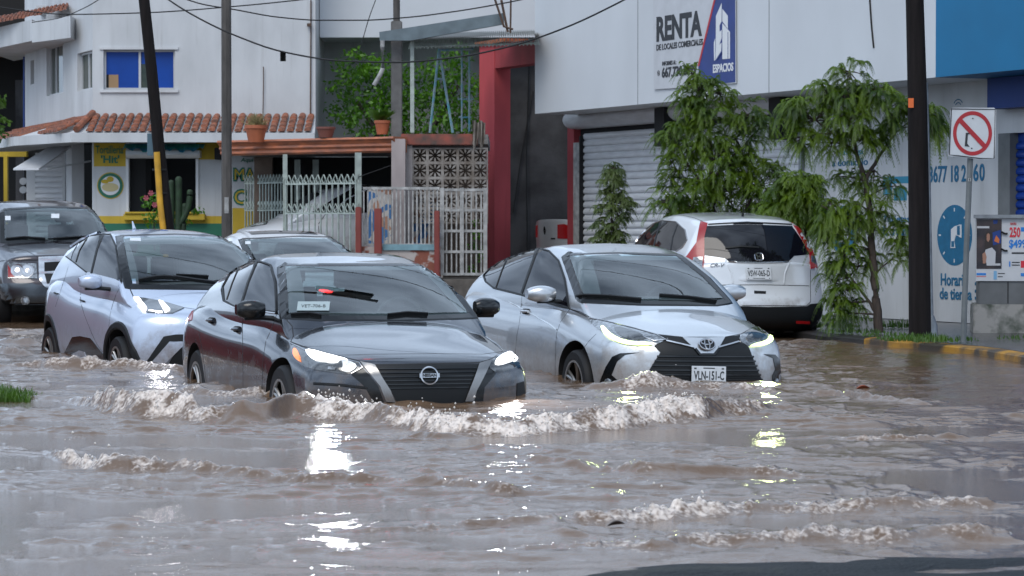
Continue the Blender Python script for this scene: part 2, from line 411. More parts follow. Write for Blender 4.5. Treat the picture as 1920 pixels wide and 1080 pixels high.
    def line(s, name, pts, m, w=.008, view='px', off=.003, parent=None, step=None, mirror=False, round_=0, closed=False):
        mp = s.mapper(view); step = step or (5 if view == 'px' else .03)
        if round_: pts = chaikin(pts, round_, closed)
        pts = [np.array(q, float) for q in pts]; path = []
        if closed: pts.append(pts[0])
        for a, b in zip(pts[:-1], pts[1:]):
            n = max(1, int(np.linalg.norm(b - a) / step))
            for k in range(n): path.append(a + (b - a) * k / n)
        path.append(pts[-1]); q = [mp(*t) for t in path]
        q = [t for i, t in enumerate(q) if i == 0 or (t[0] - q[i-1][0]).length < .3 or True]
        b = MB(); vs = []; n = len(q)
        for i, (c, nn) in enumerate(q):
            t = (q[min(i + 1, n - 1)][0] - q[max(i - 1, 0)][0]); t = t.normalized() if t.length > 1e-9 else Vector((1, 0, 0))
            sd = t.cross(nn).normalized() * w / 2
            vs += [c - sd + nn * .0005, c - sd * .6 + nn * off, c + sd * .6 + nn * off, c + sd + nn * .0005]
        fs = [(i*4+k, i*4+k+1, (i+1)*4+k+1, (i+1)*4+k) for i in range(n-1) for k in range(3)]
        b.add(vs, fs); me = b.mesh(name, m); o = link(name, me, parent or s.root, True)
        if mirror:
            m2 = me.copy(); m2.transform(Matrix.Diagonal((1, -1, 1, 1))); m2.flip_normals(); link(name, m2, parent or s.root, True)
        return o
    def on(s, name, me, view, a, b, parent=None, off=.004, roll=0):
        """lay a flat mesh (xy plane, facing +z) on the body at a view position"""
        c, n = s.mapper(view)(a, b)
        if view == 'px' and n.dot(s.Mi.to_3x3() @ ray(a, b)) > 0: n = -n
        up = Vector((0, 0, 1)); x = up.cross(n).normalized(); y = n.cross(x)
        Mx = Matrix((x, y, n)).transposed().to_4x4(); Mx.translation = c + n * off
        me.transform(Mx @ Matrix.Rotation(roll, 4, 'Z')); return link(name, me, parent or s.root, True)
    def frit(s):
        # the dark printed band under the edge of the windscreen, and a tinted rear screen
        ws = [o for o in s.root.children if o.name.startswith('windscreen') and 'border' not in o.name][0]
        tr = BVHTree.FromPolygons([v.co for v in ws.data.vertices], [tuple(f.vertices) for f in ws.data.polygons]); me = s.body.data
        for f in me.polygons:
            if f.material_index == 0:
                q = tr.find_nearest(f.center)
                if q[3] is not None and q[3] < .016: f.material_index = 2
        g = s.p['cabin']; zf0, zf1, zr0, zr1, y0, y1 = g['cavity']
        s.patch('rear_window', [(-y0 - .05, zr0 - .02), (y0 + .05, zr0 - .02), (y1 + .04, zr1 + .03), (-y1 - .04, zr1 + .03)], M_REARG, view='rear', off=.006, thick=0)
    def mirrors(s, x, z, paint, dark, y=.80, size=(.13, .26, .15)):
        for sg in (-1, 1):
            b = MB(); prof = []
            V = []; 
            for i in range(9):
                t = i / 8; yy = sg * (y + .05 + size[1] * t); r = (math.sin(math.pi * (.12 + .80 * t))) ** .45
                for k in range(14):
                    a = 2 * math.pi * k / 14; ca, sa = math.cos(a), math.sin(a)
                    V.append((x - .02 * t + size[0] * .5 * r * math.copysign(abs(ca) ** .7, ca) - .02*t, yy, z + size[2] * .5 * r * math.copysign(abs(sa) ** .75, sa)))
            fs = [(i*14+k, i*14+(k+1) % 14, (i+1)*14+(k+1) % 14, (i+1)*14+k) for i in range(8) for k in range(14)] + [tuple(range(14))[::-1], tuple(8*14+k for k in range(14))]
            b.add(V, fs); mo = b.obj('wing_mirror', paint, s.root, 50, local=True)
            b = MB(); b.tube([(x + .03, sg * (y - .08), z - .075), (x, sg * (y + .06), z - .06), (x - .005, sg * (y + .2), z - size[2]*.42)], .028, 8, flat=.7); b.obj('mirror_arm', dark, mo, 40, local=True)
    def plate(s, txt, pts_c, view, roll=0, w=.30, h=.15, parent=None, off=.012, tilt=0):
        b = MB(); b.box(-w/2, w/2, -h/2, h/2, -.004, .004); me = b.mesh('licence_plate', M_PLATE, bevel=.003)
        o = s.on('licence_plate', me, view, *pts_c, parent=parent, off=off, roll=roll)
        Mx = None
        t = text_mesh(txt, .1, M_INK, .002, .002); xs = [v.co.x for v in t.vertices]; ys = [v.co.y for v in t.vertices]; t.transform(Matrix.Diagonal((w*.88/(max(xs)-min(xs)), .072/(max(ys)-min(ys)), 1, 1)) @ Matrix.Translation((-(max(xs)+min(xs))/2, -(max(ys)+min(ys))/2, 0))); s.on('plate_writing', t, view, *pts_c, parent=o, off=off + .0045, roll=roll)
        b = MB()
        for (x0, x1, y0, y1) in ((-.07, .07, -.062, -.056), (-.13, -.11, .05, .062), (.11, .13, .05, .062), (-.13, -.12, -.065, -.055), (.12, .13, -.065, -.055), (-.05, .05, .055, .063)): b.box(x0, x1, y0, y1, -.001, .001)
        s.on('plate_marks', b.mesh('plate_marks', M_INK), view, *pts_c, parent=o, off=off + .0045, roll=roll)
        return o
    def handle(s, x, z, m, w=.16, mirror=True):
        for sg, v in ((-1, 'right'), (1, 'left')):
            c, n = s.mapper(v)(x, z); b = MB()
            pts = [c + Vector((dx, 0, 0)) + Vector((0, sg, 0)) * (.012 + .03 * math.sin(math.pi * t)) for t, dx in [(k / 6, -w/2 + w * k / 6) for k in range(7)]]
            b.tube(pts, .016, 8, flat=.8); b.obj('door_handle', m, s.root, 50, local=True)
            b = MB()
            b.tube([c + Vector((-w * .3, sg * .001, -.004)), c + Vector((w * .3, sg * .001, -.004))], .03, 10, flat=.9)
            b.obj('handle_cup', M_SHUT, s.root, 50, local=True)
    def lamp(s, px, py, energy, color, r=.06, view='px'):
        # the headlight's own light, thrown forward and slightly down
        c, n = s.mapper(view)(px, py); l = bpy.data.lights.new('headlight_beam', 'SPOT'); l.energy = energy; l.color = color; l.shadow_soft_size = r; l.spot_size = R(100); l.spot_blend = .6
        o = bpy.data.objects.new('headlight_beam', l); C.objects.link(o); o.parent = s.root; o.location = c + Vector((.10, 0, 0)); o.rotation_euler = (0, -R(82), 0)
    def seats(s, x, zs, ys=(-.36, .36), m=None, w=.42):
        for y in ys:
            b = MB()
            b.box(x - .09, x + .05, y - w/2, y + w/2, zs - .5, zs, Matrix.Identity(4)); 
            b.box(x - .07, x + .03, y - .12, y + .12, zs + .03, zs + .2); b.box(x-.03, x, y - .04, y + .04, zs - .02, zs + .05)
            b.obj('seat', m or M_SEAT, s.root, 40, .035, local=True)
# shared car materials
M_BLACK = mat('wheel_arch_black', (.008, .008, .009), .8)
M_TRIM = mat('cabin_trim', (.07, .073, .078), .7)
M_GLOSSBLK = mat('gloss_black_trim', (.004, .005, .006), .16, spec=.45)
M_SATIN = mat('satin_black_plastic', (.007, .008, .009), .5, spec=.3)
M_SHUT = mat('panel_gap', (.006, .006, .007), .7)
M_RUBBER = mat('tyre_rubber', (.009, .009, .010), .6, spec=.25)
M_WELL = mat('rim_inside', (.01, .01, .011), .5)
M_RIM = mat('rim_alloy', (.32, .31, .30), .3, metal=.9)
M_CHROME = mat('chrome', (.50, .50, .51), .2, metal=1.)
M_DCHROME = mat('smoked_chrome', (.27, .26, .25), .24, metal=1.)
M_REARG = glass('rear_glass_tinted', (.30, .36, .36), .10, .5)
M_PLATE = mat('plate_white', (.62, .64, .66), .35, var=.15, vscale=20)
M_INK = mat('plate_ink', (.015, .018, .02), .5)
M_SEAT = mat('seat_cloth', (.10, .10, .105), .8)
M_FRIT = mat('windscreen_border', (.008, .009, .010), .15, spec=.3)
M_TINT = mat('tinted_glass', (.006, .006, .009), .04, spec=.4)
M_LENS = mat('lamp_lens_dark', (.06, .065, .07), .08, coat=1., var=.6, vscale=30)
M_LENSC = mat('lamp_lens_clear', (.35, .37, .39), .1, metal=.6, coat=1., var=.7, vscale=40)
M_REDL = mat('tail_lamp_red', (.22, .003, .005), .22, coat=.3, emit=(1, .01, .01), es=.05)
M_AMBER = mat('amber_lamp', (.7, .16, .02), .2, coat=1., emit=(1, .25, .03), es=.9)
M_LEDW = mat('lit_lamp_white', (.9, .9, .9), .3, emit=(.93, .97, 1), es=2.4)
M_LEDS = mat('lit_lamp_small', (.9, .9, .9), .3, emit=(1, .96, .98), es=2.0)
M_LEDY = mat('lit_lamp_yellow', (.9, .9, .7), .3, emit=(.80, 1, .30), es=1.9)
M_WHITEG = glass('windscreen_glass', (.74, .86, .86), .11, .55)
def paint(name, col, metal=.6, rough=.32, flake=.1):
    m = mat(name, col, rough, metal=metal, coat=1., coatr=.02, bump=.05, bscale=200, var=flake, vscale=700, detail=1)
    # dried silt and splashes left on the lower body by the flood
    t = m.node_tree; N = t.nodes.new; K = t.links.new; b = t.nodes['Principled BSDF']; tc = N('ShaderNodeTexCoord'); sp = N('ShaderNodeSeparateXYZ'); K(tc.outputs['Object'], sp.inputs[0])
    hz = N('ShaderNodeMapRange'); hz.inputs[1].default_value = .80; hz.inputs[2].default_value = .36; hz.inputs[3].default_value = -.12; hz.inputs[4].default_value = .34; K(sp.outputs[2], hz.inputs[0])
    n = N('ShaderNodeTexNoise'); n.inputs['Scale'].default_value = 7; n.inputs['Detail'].default_value = 9; n.inputs['Roughness'].default_value = .7; K(tc.outputs['Object'], n.inputs['Vector'])
    a = N('ShaderNodeMath'); a.operation = 'ADD'; K(hz.outputs[0], a.inputs[0]); K(n.outputs['Fac'], a.inputs[1]); st = N('ShaderNodeMapRange'); st.inputs[1].default_value = .56; st.inputs[2].default_value = .92; st.inputs[4].default_value = .75; K(a.outputs[0], st.inputs[0])
    mx_ = N('ShaderNodeMix'); mx_.data_type = 'RGBA'; src = b.inputs['Base Color'].links[0].from_socket if b.inputs['Base Color'].links else None
    if src: K(src, mx_.inputs[6])
    else: mx_.inputs[6].default_value = (*col, 1)
    mx_.inputs[7].default_value = (.13, .085, .058, 1); K(st.outputs[0], mx_.inputs[0]); K(mx_.outputs[2], b.inputs['Base Color'])
    for sock, v0, v1 in (('Metallic', metal, 0.), ('Roughness', rough, .6), ('Coat Weight', 1., .25)):
        r = N('ShaderNodeMapRange'); r.inputs[2].default_value = .75; r.inputs[3].default_value = v0; r.inputs[4].default_value = v1; K(st.outputs[0], r.inputs[0]); K(r.outputs[0], b.inputs[sock])
    return m
# ------------------------------------------------------------ the cars
def f2r(deg): return R(deg)
M_BOWL = mat('lamp_reflector_lit', (.8, .82, .85), .25, metal=.5, var=.8, vscale=55, emit=(.9, .95, 1), es=.45)
# --- dark grey sedan (front, centre)
pA = dict(L=4.64, W=[(-2.32, .80), (-1.9, .885), (-1, .905), (0, .9075), (1.2, .905), (1.8, .885), (2.32, .83)],
  shoulder=[(-2.32, .93), (-1.8, .985), (-1, .95), (0, .915), (.9, .90), (1.4, .86), (2.0, .765), (2.32, .69)],
  top=[(-2.32, 1.0), (-1.9, 1.07), (-1.5, 1.08), (-.5, 1.0), (.9, 1.0), (1.25, .985), (1.6, .945), (2.0, .86), (2.22, .77), (2.32, .715)],
  bottom=[(-2.32, .26), (-1.9, .18), (1.9, .17), (2.32, .2)],
  nose=[(.1, .14), (.25, .03), (.45, 0), (.6, .01), (.68, .05), (.74, .12), (.85, .3)], tail=[(.2, .12), (.5, .0), (.8, .04), (1.0, .1), (1.1, .2)],
  nose_bulge=.40, plan_pow=2.5, axles=(1.42, -1.29), wheel_r=.325, track=.785, arch=.045,
  cabin=dict(low=.72, belt=.90, front=[(.6, 1.75), (.985, 1.24), (1.36, .46), (1.42, .24), (1.46, 0)], rear=[(.7, -2.25), (1.07, -2.0), (1.3, -1.48), (1.38, -1.15), (1.46, -.5)],
    roof=[(-1.38, 1.345), (-.9, 1.42), (-.3, 1.455), (.15, 1.435), (.44, 1.375)], belt_w=[(-1.38, .77), (-.3, .815), (.44, .80)], rail_w=[(-1.38, .57), (-.2, .61), (.44, .60)],
    rail_drop=.06, cavity=(.955, 1.335, 1.05, 1.30, .62, .48)))
P_GREY = paint('paint_dark_grey', (.052, .057, .068), .8, .22)
A = Car('sedan', 'dark grey sedan with both headlights lit, pushing the foaming bow wave', 'car', pA, (-1.335, 21.0, -.385), f2r(19.6), P_GREY)
def nissan():
    s = A
    s.line('windscreen_border', [(528, 497), (808, 497), (853, 545), (888, 592), (745, 597), (700, 596), (600, 596), (532, 592)], M_FRIT, .085, off=.004, closed=True)
    s.patch('windscreen', [(536, 501), (803, 501), (845, 545), (876, 587), (700, 590), (541, 588)], M_WHITEG, off=.009, thick=.0, round_=0)
    s.p_win = s.patch('side_window', [(489, 494), (506, 500), (514, 529), (517, 585), (441, 573), (423, 563), (421, 538), (433, 516), (451, 502), (473, 492)], M_TINT, off=.004, mirror=True)
    s.line('window_trim', [(491, 492), (508, 498), (517, 529), (519, 586), (441, 575), (421, 565), (418, 538), (431, 514), (450, 499), (473, 490), (491, 492)], M_SATIN, .02, off=.012)
    s.line('chrome_strip', [(519, 588), (441, 577), (420, 567), (416, 545), (419, 532)], M_CHROME, .014, off=.016)
    s.line('window_pillar', [(482, 491), (466, 530), (453, 572)], M_SATIN, .07, off=.011)
    s.line('window_divider', [(448, 503), (436, 532), (426, 562)], M_SATIN, .022, off=.010)
    for l in ([(373, 624), (380, 660), (387, 720), (391, 740)], [(453, 580), (455, 640), (456, 740)], [(519, 588), (512, 610), (494, 650), (491, 740)]): s.line('panel_gap', l, M_SHUT, .008, off=.0012, round_=1)
    s.patch('grille', [(700, 686), (800, 684), (900, 682.5), (878, 731), (872, 757), (745, 757), (732, 730)], M_SATIN, off=.004)
    g = s.root.children[-1]
    for k in range(6):
        y = 693 + k * 7; s.line('grille_bar', [(711 + k * 3.4, y), (800, y - 1), (892 - k * 3, y - 2)], M_GLOSSBLK, .014, off=.012, parent=g)
    s.patch('chrome_strut', [(675, 680.5), (703, 686), (731, 730), (741, 754), (724, 753), (713, 724), (694, 701)], M_DCHROME, off=.02)
    s.patch('chrome_strut', [(897, 683), (921, 676), (891, 733), (886, 752), (870, 752), (878, 731)], M_DCHROME, off=.02)
    s.patch('bumper_intake', [(659, 703), (681, 691), (692, 702), (709, 723), (720, 754), (700, 754), (684, 725)], M_GLOSSBLK, off=.005)
    s.patch('bumper_intake', [(929, 701), (913, 688), (893, 732), (888, 753), (905, 753), (908, 726)], M_GLOSSBLK, off=.005)
    s.patch('bumper_vent', [(969, 719), (982, 715), (985, 752), (968, 752)], M_SATIN, off=.005)
    s.line('bumper_lip', [(588, 719), (640, 722), (690, 728)], M_SATIN, .02, off=.006)
    h = s.patch('headlight', [(544.6, 643), (574.5, 657), (621, 668.5), (673, 680), (681, 690), (658, 703), (611, 697), (582, 692), (561, 683), (550, 671)], M_LENS, off=.008, round_=1)
    s.patch('lit_lamp', [(573, 660), (583, 658), (621, 669), (656, 678), (637, 675), (634, 682), (612, 681), (587, 676)], M_LEDW, off=.02, parent=h, round_=1)
    s.patch('lamp_bowl', [(640, 677), (656, 680), (671, 687), (664, 694), (656, 699), (640, 696), (645, 687)], M_BOWL, off=.02, parent=h, round_=1)
    s.patch('lamp_bowl', [(617, 689), (631, 691), (629, 695), (616, 693)], M_LENSC, off=.018, parent=h)
    s.patch('turn_signal', [(551, 656), (559, 656.5), (567, 680), (562, 679), (553, 669)], M_AMBER, off=.02, parent=h, round_=1)
    s.line('lens_edge', [(545, 644), (574, 658.5), (621, 670), (673, 681), (680, 690), (659, 701)], M_CHROME, .008, off=.013, parent=h)
    h = s.patch('headlight', [(966, 648), (977, 666), (979, 685), (932, 701), (912.7, 688), (921.6, 673)], M_LENS, off=.008, round_=1)
    s.patch('lit_lamp', [(968, 654), (975, 667), (966, 676), (936, 686), (926, 684), (930, 674)], M_LEDW, off=.02, parent=h, round_=1)
    s.line('bonnet_gap', [(544, 641), (575, 652), (621, 664), (675, 677), (703, 684), (800, 682), (900, 680), (922, 673), (962, 648)], M_SHUT, .012, off=.001)
    s.line('bonnet_crease', [(632, 666), (700, 664), (819, 663), (905, 664), (950, 658)], M_SHUT, .005, off=.001)
    s.line('bonnet_gap', [(535, 597), (548, 612), (550, 630), (545, 641)], M_SHUT, .007, off=.001)
    s.patch('tail_light', [(353, 577), (358, 574), (362, 585), (360, 600), (354, 602)], M_REDL, off=.006, mirror=True)
    b = MB(); b.lathe([(.066, 0), (.066, .012), (.057, .014), (.057, 0)], (0, 0, 0), 40, 'z'); b.f = [f for f in b.f if len(f) == 4]; b.mi = [0] * len(b.f); b.box(-.074, .074, -.015, .015, .004, .016)
    e = s.on('emblem', b.mesh('emblem', M_CHROME, 40), 'px', 803, 705, off=.018)
    s.on('emblem_writing', text_mesh('NISSAN', .031, M_INK, .002, .0012, 1.0), 'px', 803, 705, parent=e, off=.036)
    s.mirrors(.78, 1.035, M_GLOSSBLK, M_SATIN, y=.785, size=(.16, .205, .145))
    s.handle(-.02, .86, P_GREY); s.handle(-.92, .90, P_GREY)
    for l in ([(546, 593), (580, 591), (602, 595)], [(727, 594), (762, 590), (801, 592)]): s.line('wiper', l, M_SATIN, .02, off=.03)
    s.seats(-.25, 1.18); s.seats(-1.05, 1.12, (-.36, .36))
    b = MB(); b.tube([(.32 + .03*math.cos(a)*0, .37 + .19 * math.cos(a), .93 + .17 * math.sin(a)) for a in [k * math.pi / 9 for k in range(19)]], .014, 6); b.obj('steering_wheel', M_SEAT, s.root, 50, local=True)
    b = MB(); b.box(.35, .38, -.12, .12, 1.255, 1.315); b.box(.38, .44, -.03, .03, 1.28, 1.36); b.obj('inside_mirror', M_SEAT, s.root, local=True, bevel=.01)
    # plate at the driver's right, its dimming by the glass put into its colour
    b = MB(); b.box(-.15, .15, -.075, .075, -.003, .003); me = b.mesh('licence_plate', mat('plate_glass_dimmed', (.30, .36, .36), .4)); t = text_mesh('VET-706-B', .07, M_INK, .002, 0, .74); t.transform(Matrix.Translation((0, -.005, .004)))
    c, n = s.mapper('px')(588, 577); up = Vector((0, 0, 1)); x = up.cross(n).normalized(); y = n.cross(x)
    Mx = Matrix((x, y, n)).transposed().to_4x4() @ Matrix.Scale(.8, 4); Mx.translation = c + n * .0145
    me.transform(Mx); t.transform(Mx); o = link('licence_plate', me, s.root, True); link('plate_writing', t, o, True)
    s.lamp(610, 675, 60, (.95, .97, 1)); s.lamp(950, 678, 42, (.95, .97, 1))
nissan(); A.frit()
# --- silver sedan (right)
pB = dict(L=4.425, W=[(-2.21, .77), (-1.8, .845), (-1, .863), (0, .865), (1.1, .865), (1.7, .85), (2.21, .80)],
  shoulder=[(-2.21, .98), (-1.8, 1.02), (-1, .99), (0, .95), (.9, .93), (1.4, .88), (1.9, .79), (2.21, .72)],
  top=[(-2.21, 1.06), (-1.8, 1.10), (-1.4, 1.1), (-.5, 1.02), (.9, 1.03), (1.25, 1.01), (1.6, .955), (1.95, .86), (2.12, .79), (2.21, .745)],
  bottom=[(-2.21, .26), (-1.8, .18), (1.8, .17), (2.21, .2)],
  nose=[(.1, .10), (.25, .02), (.4, 0), (.6, .02), (.72, .08), (.8, .17), (.9, .3)], tail=[(.2, .12), (.5, .0), (.8, .03), (1.0, .06), (1.1, .14)],
  nose_bulge=.42, plan_pow=2.6, axles=(1.33, -1.22), wheel_r=.305, track=.75, arch=.065, rim_r=.215,
  cabin=dict(low=.75, belt=.94, front=[(.6, 1.85), (1.0, 1.31), (1.385, .58), (1.44, .36), (1.485, .1)], rear=[(.7, -2.2), (1.10, -1.98), (1.33, -1.45), (1.41, -1.15), (1.485, -.45)],
    roof=[(-1.35, 1.37), (-.85, 1.45), (-.25, 1.482), (.25, 1.46), (.54, 1.40)], belt_w=[(-1.35, .75), (-.3, .775), (.54, .735)], rail_w=[(-1.35, .55), (-.2, .58), (.54, .545)],
    rail_drop=.06, cavity=(.975, 1.35, 1.08, 1.32, .56, .44)))
P_SILV = paint('paint_silver', (.50, .52, .54), .72, .3)
B = Car('sedan', 'silver sedan with thin yellowish running lights and the front plate VLN-151-C', 'car', pB, (.875, 23.6, -.355), f2r(19.2), P_SILV)
def yaris():
    s = B
    s.line('windscreen_border', [(1060, 477), (1160, 474), (1272, 478), (1325, 520), (1366, 565), (1340, 569), (1200, 568), (1094, 563), (1084, 553)], M_FRIT, .085, off=.004, closed=True)
    s.patch('windscreen', [(1069, 481), (1160, 479), (1267, 482), (1317, 522), (1354, 560), (1200, 562), (1096, 558)], M_WHITEG, off=.009, thick=0)
    s.patch('side_window', [(907, 517), (926, 497), (955, 477), (984, 469), (1009, 467), (1029.5, 472), (1046.7, 489), (1058, 523), (1067, 577), (1044, 571), (975, 550), (926, 538), (911, 527)], M_TINT, off=.004, mirror=True)
    s.line('window_trim', [(907, 517), (926, 497), (955, 477), (984, 468), (1009, 466), (1029.5, 471), (1047.5, 489), (1059, 523), (1068, 578), (1044, 573), (975, 552), (926, 540), (911, 528), (907, 517)], M_SATIN, .02, off=.012)
    s.line('window_pillar', [(1008, 468), (993, 510), (979, 550)], M_SATIN, .07, off=.011)
    s.line('window_divider', [(953, 481), (941, 510), (931, 539)], M_SATIN, .02, off=.011)
    for l in ([(979, 551), (975, 600), (967, 640), (964, 730)], [(1068, 580), (1045, 612), (1041, 660), (1041, 735)], [(1062, 577), (1094, 587), (1110, 597)]): s.line('panel_gap', l, M_SHUT, .007, off=.001, round_=1)
    s.line('sill_strip', [(984, 720), (1015, 723), (1036, 727)], M_CHROME, .012, off=.006)
    s.line('flank_crease', [(955, 566), (990, 585), (1030, 607), (1044, 618)], mat('paint_highlight_edge', (.62, .64, .66), .2, metal=.7, coat=1.), .012, off=.006, round_=1)
    g = s.patch('grille', [(1234, 628), (1280, 633), (1303, 651), (1312, 664), (1338, 664), (1349, 651), (1359, 633), (1388, 628), (1386, 641), (1403, 650), (1405, 654), (1421, 697), (1436, 728), (1440, 750), (1186, 750), (1197, 727), (1205, 713), (1238, 661), (1226, 649), (1247, 638)], M_SATIN, off=.003)
    for k in range(8):
        y = 668 + k * 8.5; s.line('grille_bar', [(1232 - k * 4.6, y), (1322, y + 1), (1412 + k * 3.2, y + 1)], M_GLOSSBLK, .02, off=.013, parent=g)
    s.patch('grille_centre', [(1279, 633.5), (1318, 634.5), (1359, 633), (1339, 663), (1326, 666), (1311, 663)], P_SILV, off=.012)
    s.line('chrome_strip', [(1249, 640), (1276, 646), (1301, 652)], M_CHROME, .02, off=.018); s.line('chrome_strip', [(1384, 641.5), (1365, 647), (1346, 652)], M_CHROME, .02, off=.018)
    s.line('lower_wing', [(1303, 654), (1312, 665), (1338, 665), (1347, 655)], M_GLOSSBLK, .03, off=.016)
    h = s.patch('headlight', [(1104, 596.5), (1142.5, 604), (1190, 616), (1232, 628.5), (1249, 638), (1224, 649), (1188, 648.5), (1168, 646), (1148, 638.5), (1128, 622), (1109, 608)], M_LENSC, off=.008, round_=1)
    s.patch('running_light', [(1127, 614), (1134, 614.5), (1144, 627), (1159, 636.5), (1188, 642.5), (1222, 644), (1223, 648.5), (1188, 648), (1168, 645.5), (1147, 638), (1131, 626)], M_LEDY, off=.022, parent=h, round_=1)
    s.patch('lamp_reflector', [(1150, 611), (1200, 625), (1215, 639), (1180, 637), (1158, 629)], M_LENS, off=.012, parent=h, round_=1)
    s.line('lens_edge', [(1104, 597), (1142, 605), (1190, 617), (1232, 629.5), (1249, 638), (1226, 640), (1205, 632)], M_CHROME, .01, off=.014, parent=h)
    h = s.patch('headlight', [(1383, 638), (1392.5, 626), (1432, 604), (1442.5, 614), (1448, 632), (1445, 645), (1405, 651)], M_LENSC, off=.008, round_=1)
    s.patch('running_light', [(1443, 622), (1448, 629), (1446.5, 641), (1435, 647.5), (1409, 651), (1405, 647.5), (1430, 641), (1441, 634)], M_LEDY, off=.022, parent=h, round_=1)
    s.patch('lamp_reflector', [(1396, 631), (1430, 612), (1438, 625), (1425, 638), (1402, 643)], M_LENS, off=.012, parent=h, round_=1)
    s.line('bonnet_gap', [(1062, 577), (1080, 584), (1104, 595), (1142, 603), (1190, 614.5), (1234, 627), (1280, 632), (1359, 632), (1390, 626), (1430, 604), (1422, 592)], M_SHUT, .009, off=.001)
    s.patch('bumper_intake', [(1199, 661), (1163, 662.5), (1148, 669), (1136, 688), (1122, 724), (1121, 740), (1150, 740), (1153, 730), (1164, 718), (1147, 703), (1157, 678), (1172, 665.5)], M_GLOSSBLK, off=.005)
    s.patch('bumper_intake', [(1432, 664), (1453, 665), (1461, 674), (1464, 705), (1463, 735), (1450, 735), (1447, 705), (1453, 692.5), (1449, 672)], M_GLOSSBLK, off=.005)
    for c in ((1141.5, 717), (1453, 717)):
        b = MB(); b.lathe([(.034, 0), (.034, .012), (.026, .016), (0, .018)], (0, 0, 0), 20, 'z'); s.on('fog_lamp', b.mesh('fog_lamp', M_LENSC, 40), 'px', *c, off=.008)
    s.line('bumper_gap', [(1089, 660), (1104, 640), (1118, 626)], M_SHUT, .006, off=.001)
    # oval emblem of three rings
    b = MB()
    def oval(cx, cy, a, bb, r, n=28): b.tube([(cx + a * math.cos(2*math.pi*k/n), cy + bb * math.sin(2*math.pi*k/n), .006) for k in range(n + 1)], r, 6, cap=False)
    b.cur = 1; b.lathe([(.066, 0), (.066, .002), (0, .003)], (0, 0, 0), 30, 'z', Matrix.Diagonal((1, .74, 1, 1))); b.cur = 0
    oval(0, 0, .068, .05, .007); oval(0, 0, .021, .046, .0055); oval(0, .019, .05, .023, .0055)
    s.on('emblem', b.mesh('emblem', [M_CHROME, M_GLOSSBLK], 50), 'px', 1323.7, 648, off=.022)
    s.plate('VLN-151-C', (1327, 704), 'px', roll=R(-2), off=.022)
    s.mirrors(.66, 1.055, P_SILV, M_SATIN, y=.725, size=(.16, .235, .145))
    s.handle(.03, .89, P_SILV)
    for l in ([(1085, 556), (1140, 558), (1202, 564)], [(1236, 556), (1290, 560), (1342, 567)]): s.line('wiper', l, M_SATIN, .024, off=.03)
    s.seats(-.2, 1.2); s.seats(-1.0, 1.14)
    b = MB(); b.box(.45, .48, -.12, .12, 1.28, 1.34); b.obj('inside_mirror', M_SEAT, s.root, local=True, bevel=.01)
    b = MB(); b.tube([(.40, .35 + .18 * math.cos(a), .95 + .16 * math.sin(a)) for a in [k * math.pi / 9 for k in range(19)]], .014, 6); b.obj('steering_wheel', M_SEAT, s.root, 50, local=True)
    s.lamp(1175, 644, 15, (.85, 1, .40), .05); s.lamp(1430, 646, 15, (.85, 1, .45), .05)
yaris(); B.frit()
# --- white compact SUV seen from behind
pC = dict(L=4.53, W=[(-2.265, .80), (-1.8, .89), (-1, .91), (0, .91), (1.2, .905), (2.265, .82)],
  shoulder=[(-2.265, 1.04), (-1.5, 1.08), (0, 1.04), (1.0, 1.0), (1.8, .93), (2.265, .82)],
  top=[(-2.265, 1.08), (-1.8, 1.12), (0, 1.08), (1.2, 1.1), (1.7, 1.03), (2.1, .93), (2.265, .85)],
  bottom=[(-2.265, .34), (-1.9, .24), (1.9, .22), (2.265, .26)],
  nose=[(.2, .1), (.5, 0), (.8, .04), (1.0, .15)], tail=[(.25, .14), (.42, .02), (.62, .0), (.7, .05), (.8, .09), (1.05, .12), (1.15, .16)],
  nose_bulge=.35, tail_bulge=.24, plan_pow=3., axles=(1.36, -1.26), wheel_r=.345, track=.79, arch=.05,
  cabin=dict(low=.85, belt=1.02, front=[(.7, 1.9), (1.08, 1.3), (1.5, .55), (1.58, .35), (1.66, .0)], rear=[(.8, -2.2), (1.06, -2.135), (1.3, -2.01), (1.5, -1.86), (1.6, -1.72), (1.66, -1.3)], rb=.2,
    roof=[(-1.78, 1.575), (-1.4, 1.625), (-.6, 1.66), (.1, 1.645), (.5, 1.55)], belt_w=[(-1.78, .835), (-.3, .85), (.5, .82)], rail_w=[(-1.78, .60), (-.5, .65), (.5, .63)], rail_drop=.07))
P_WHITE = paint('paint_white', (.66, .68, .70), .15, .28, .03)
Cc = Car('compact_suv', 'white compact SUV seen from behind with tall red tail lights, parked by the kerb', 'car', pC, (2.86 - 2.265 * math.sin(R(12)) * 1, 30.5 + 2.265 * math.cos(R(12)), -.20), f2r(192), P_WHITE)
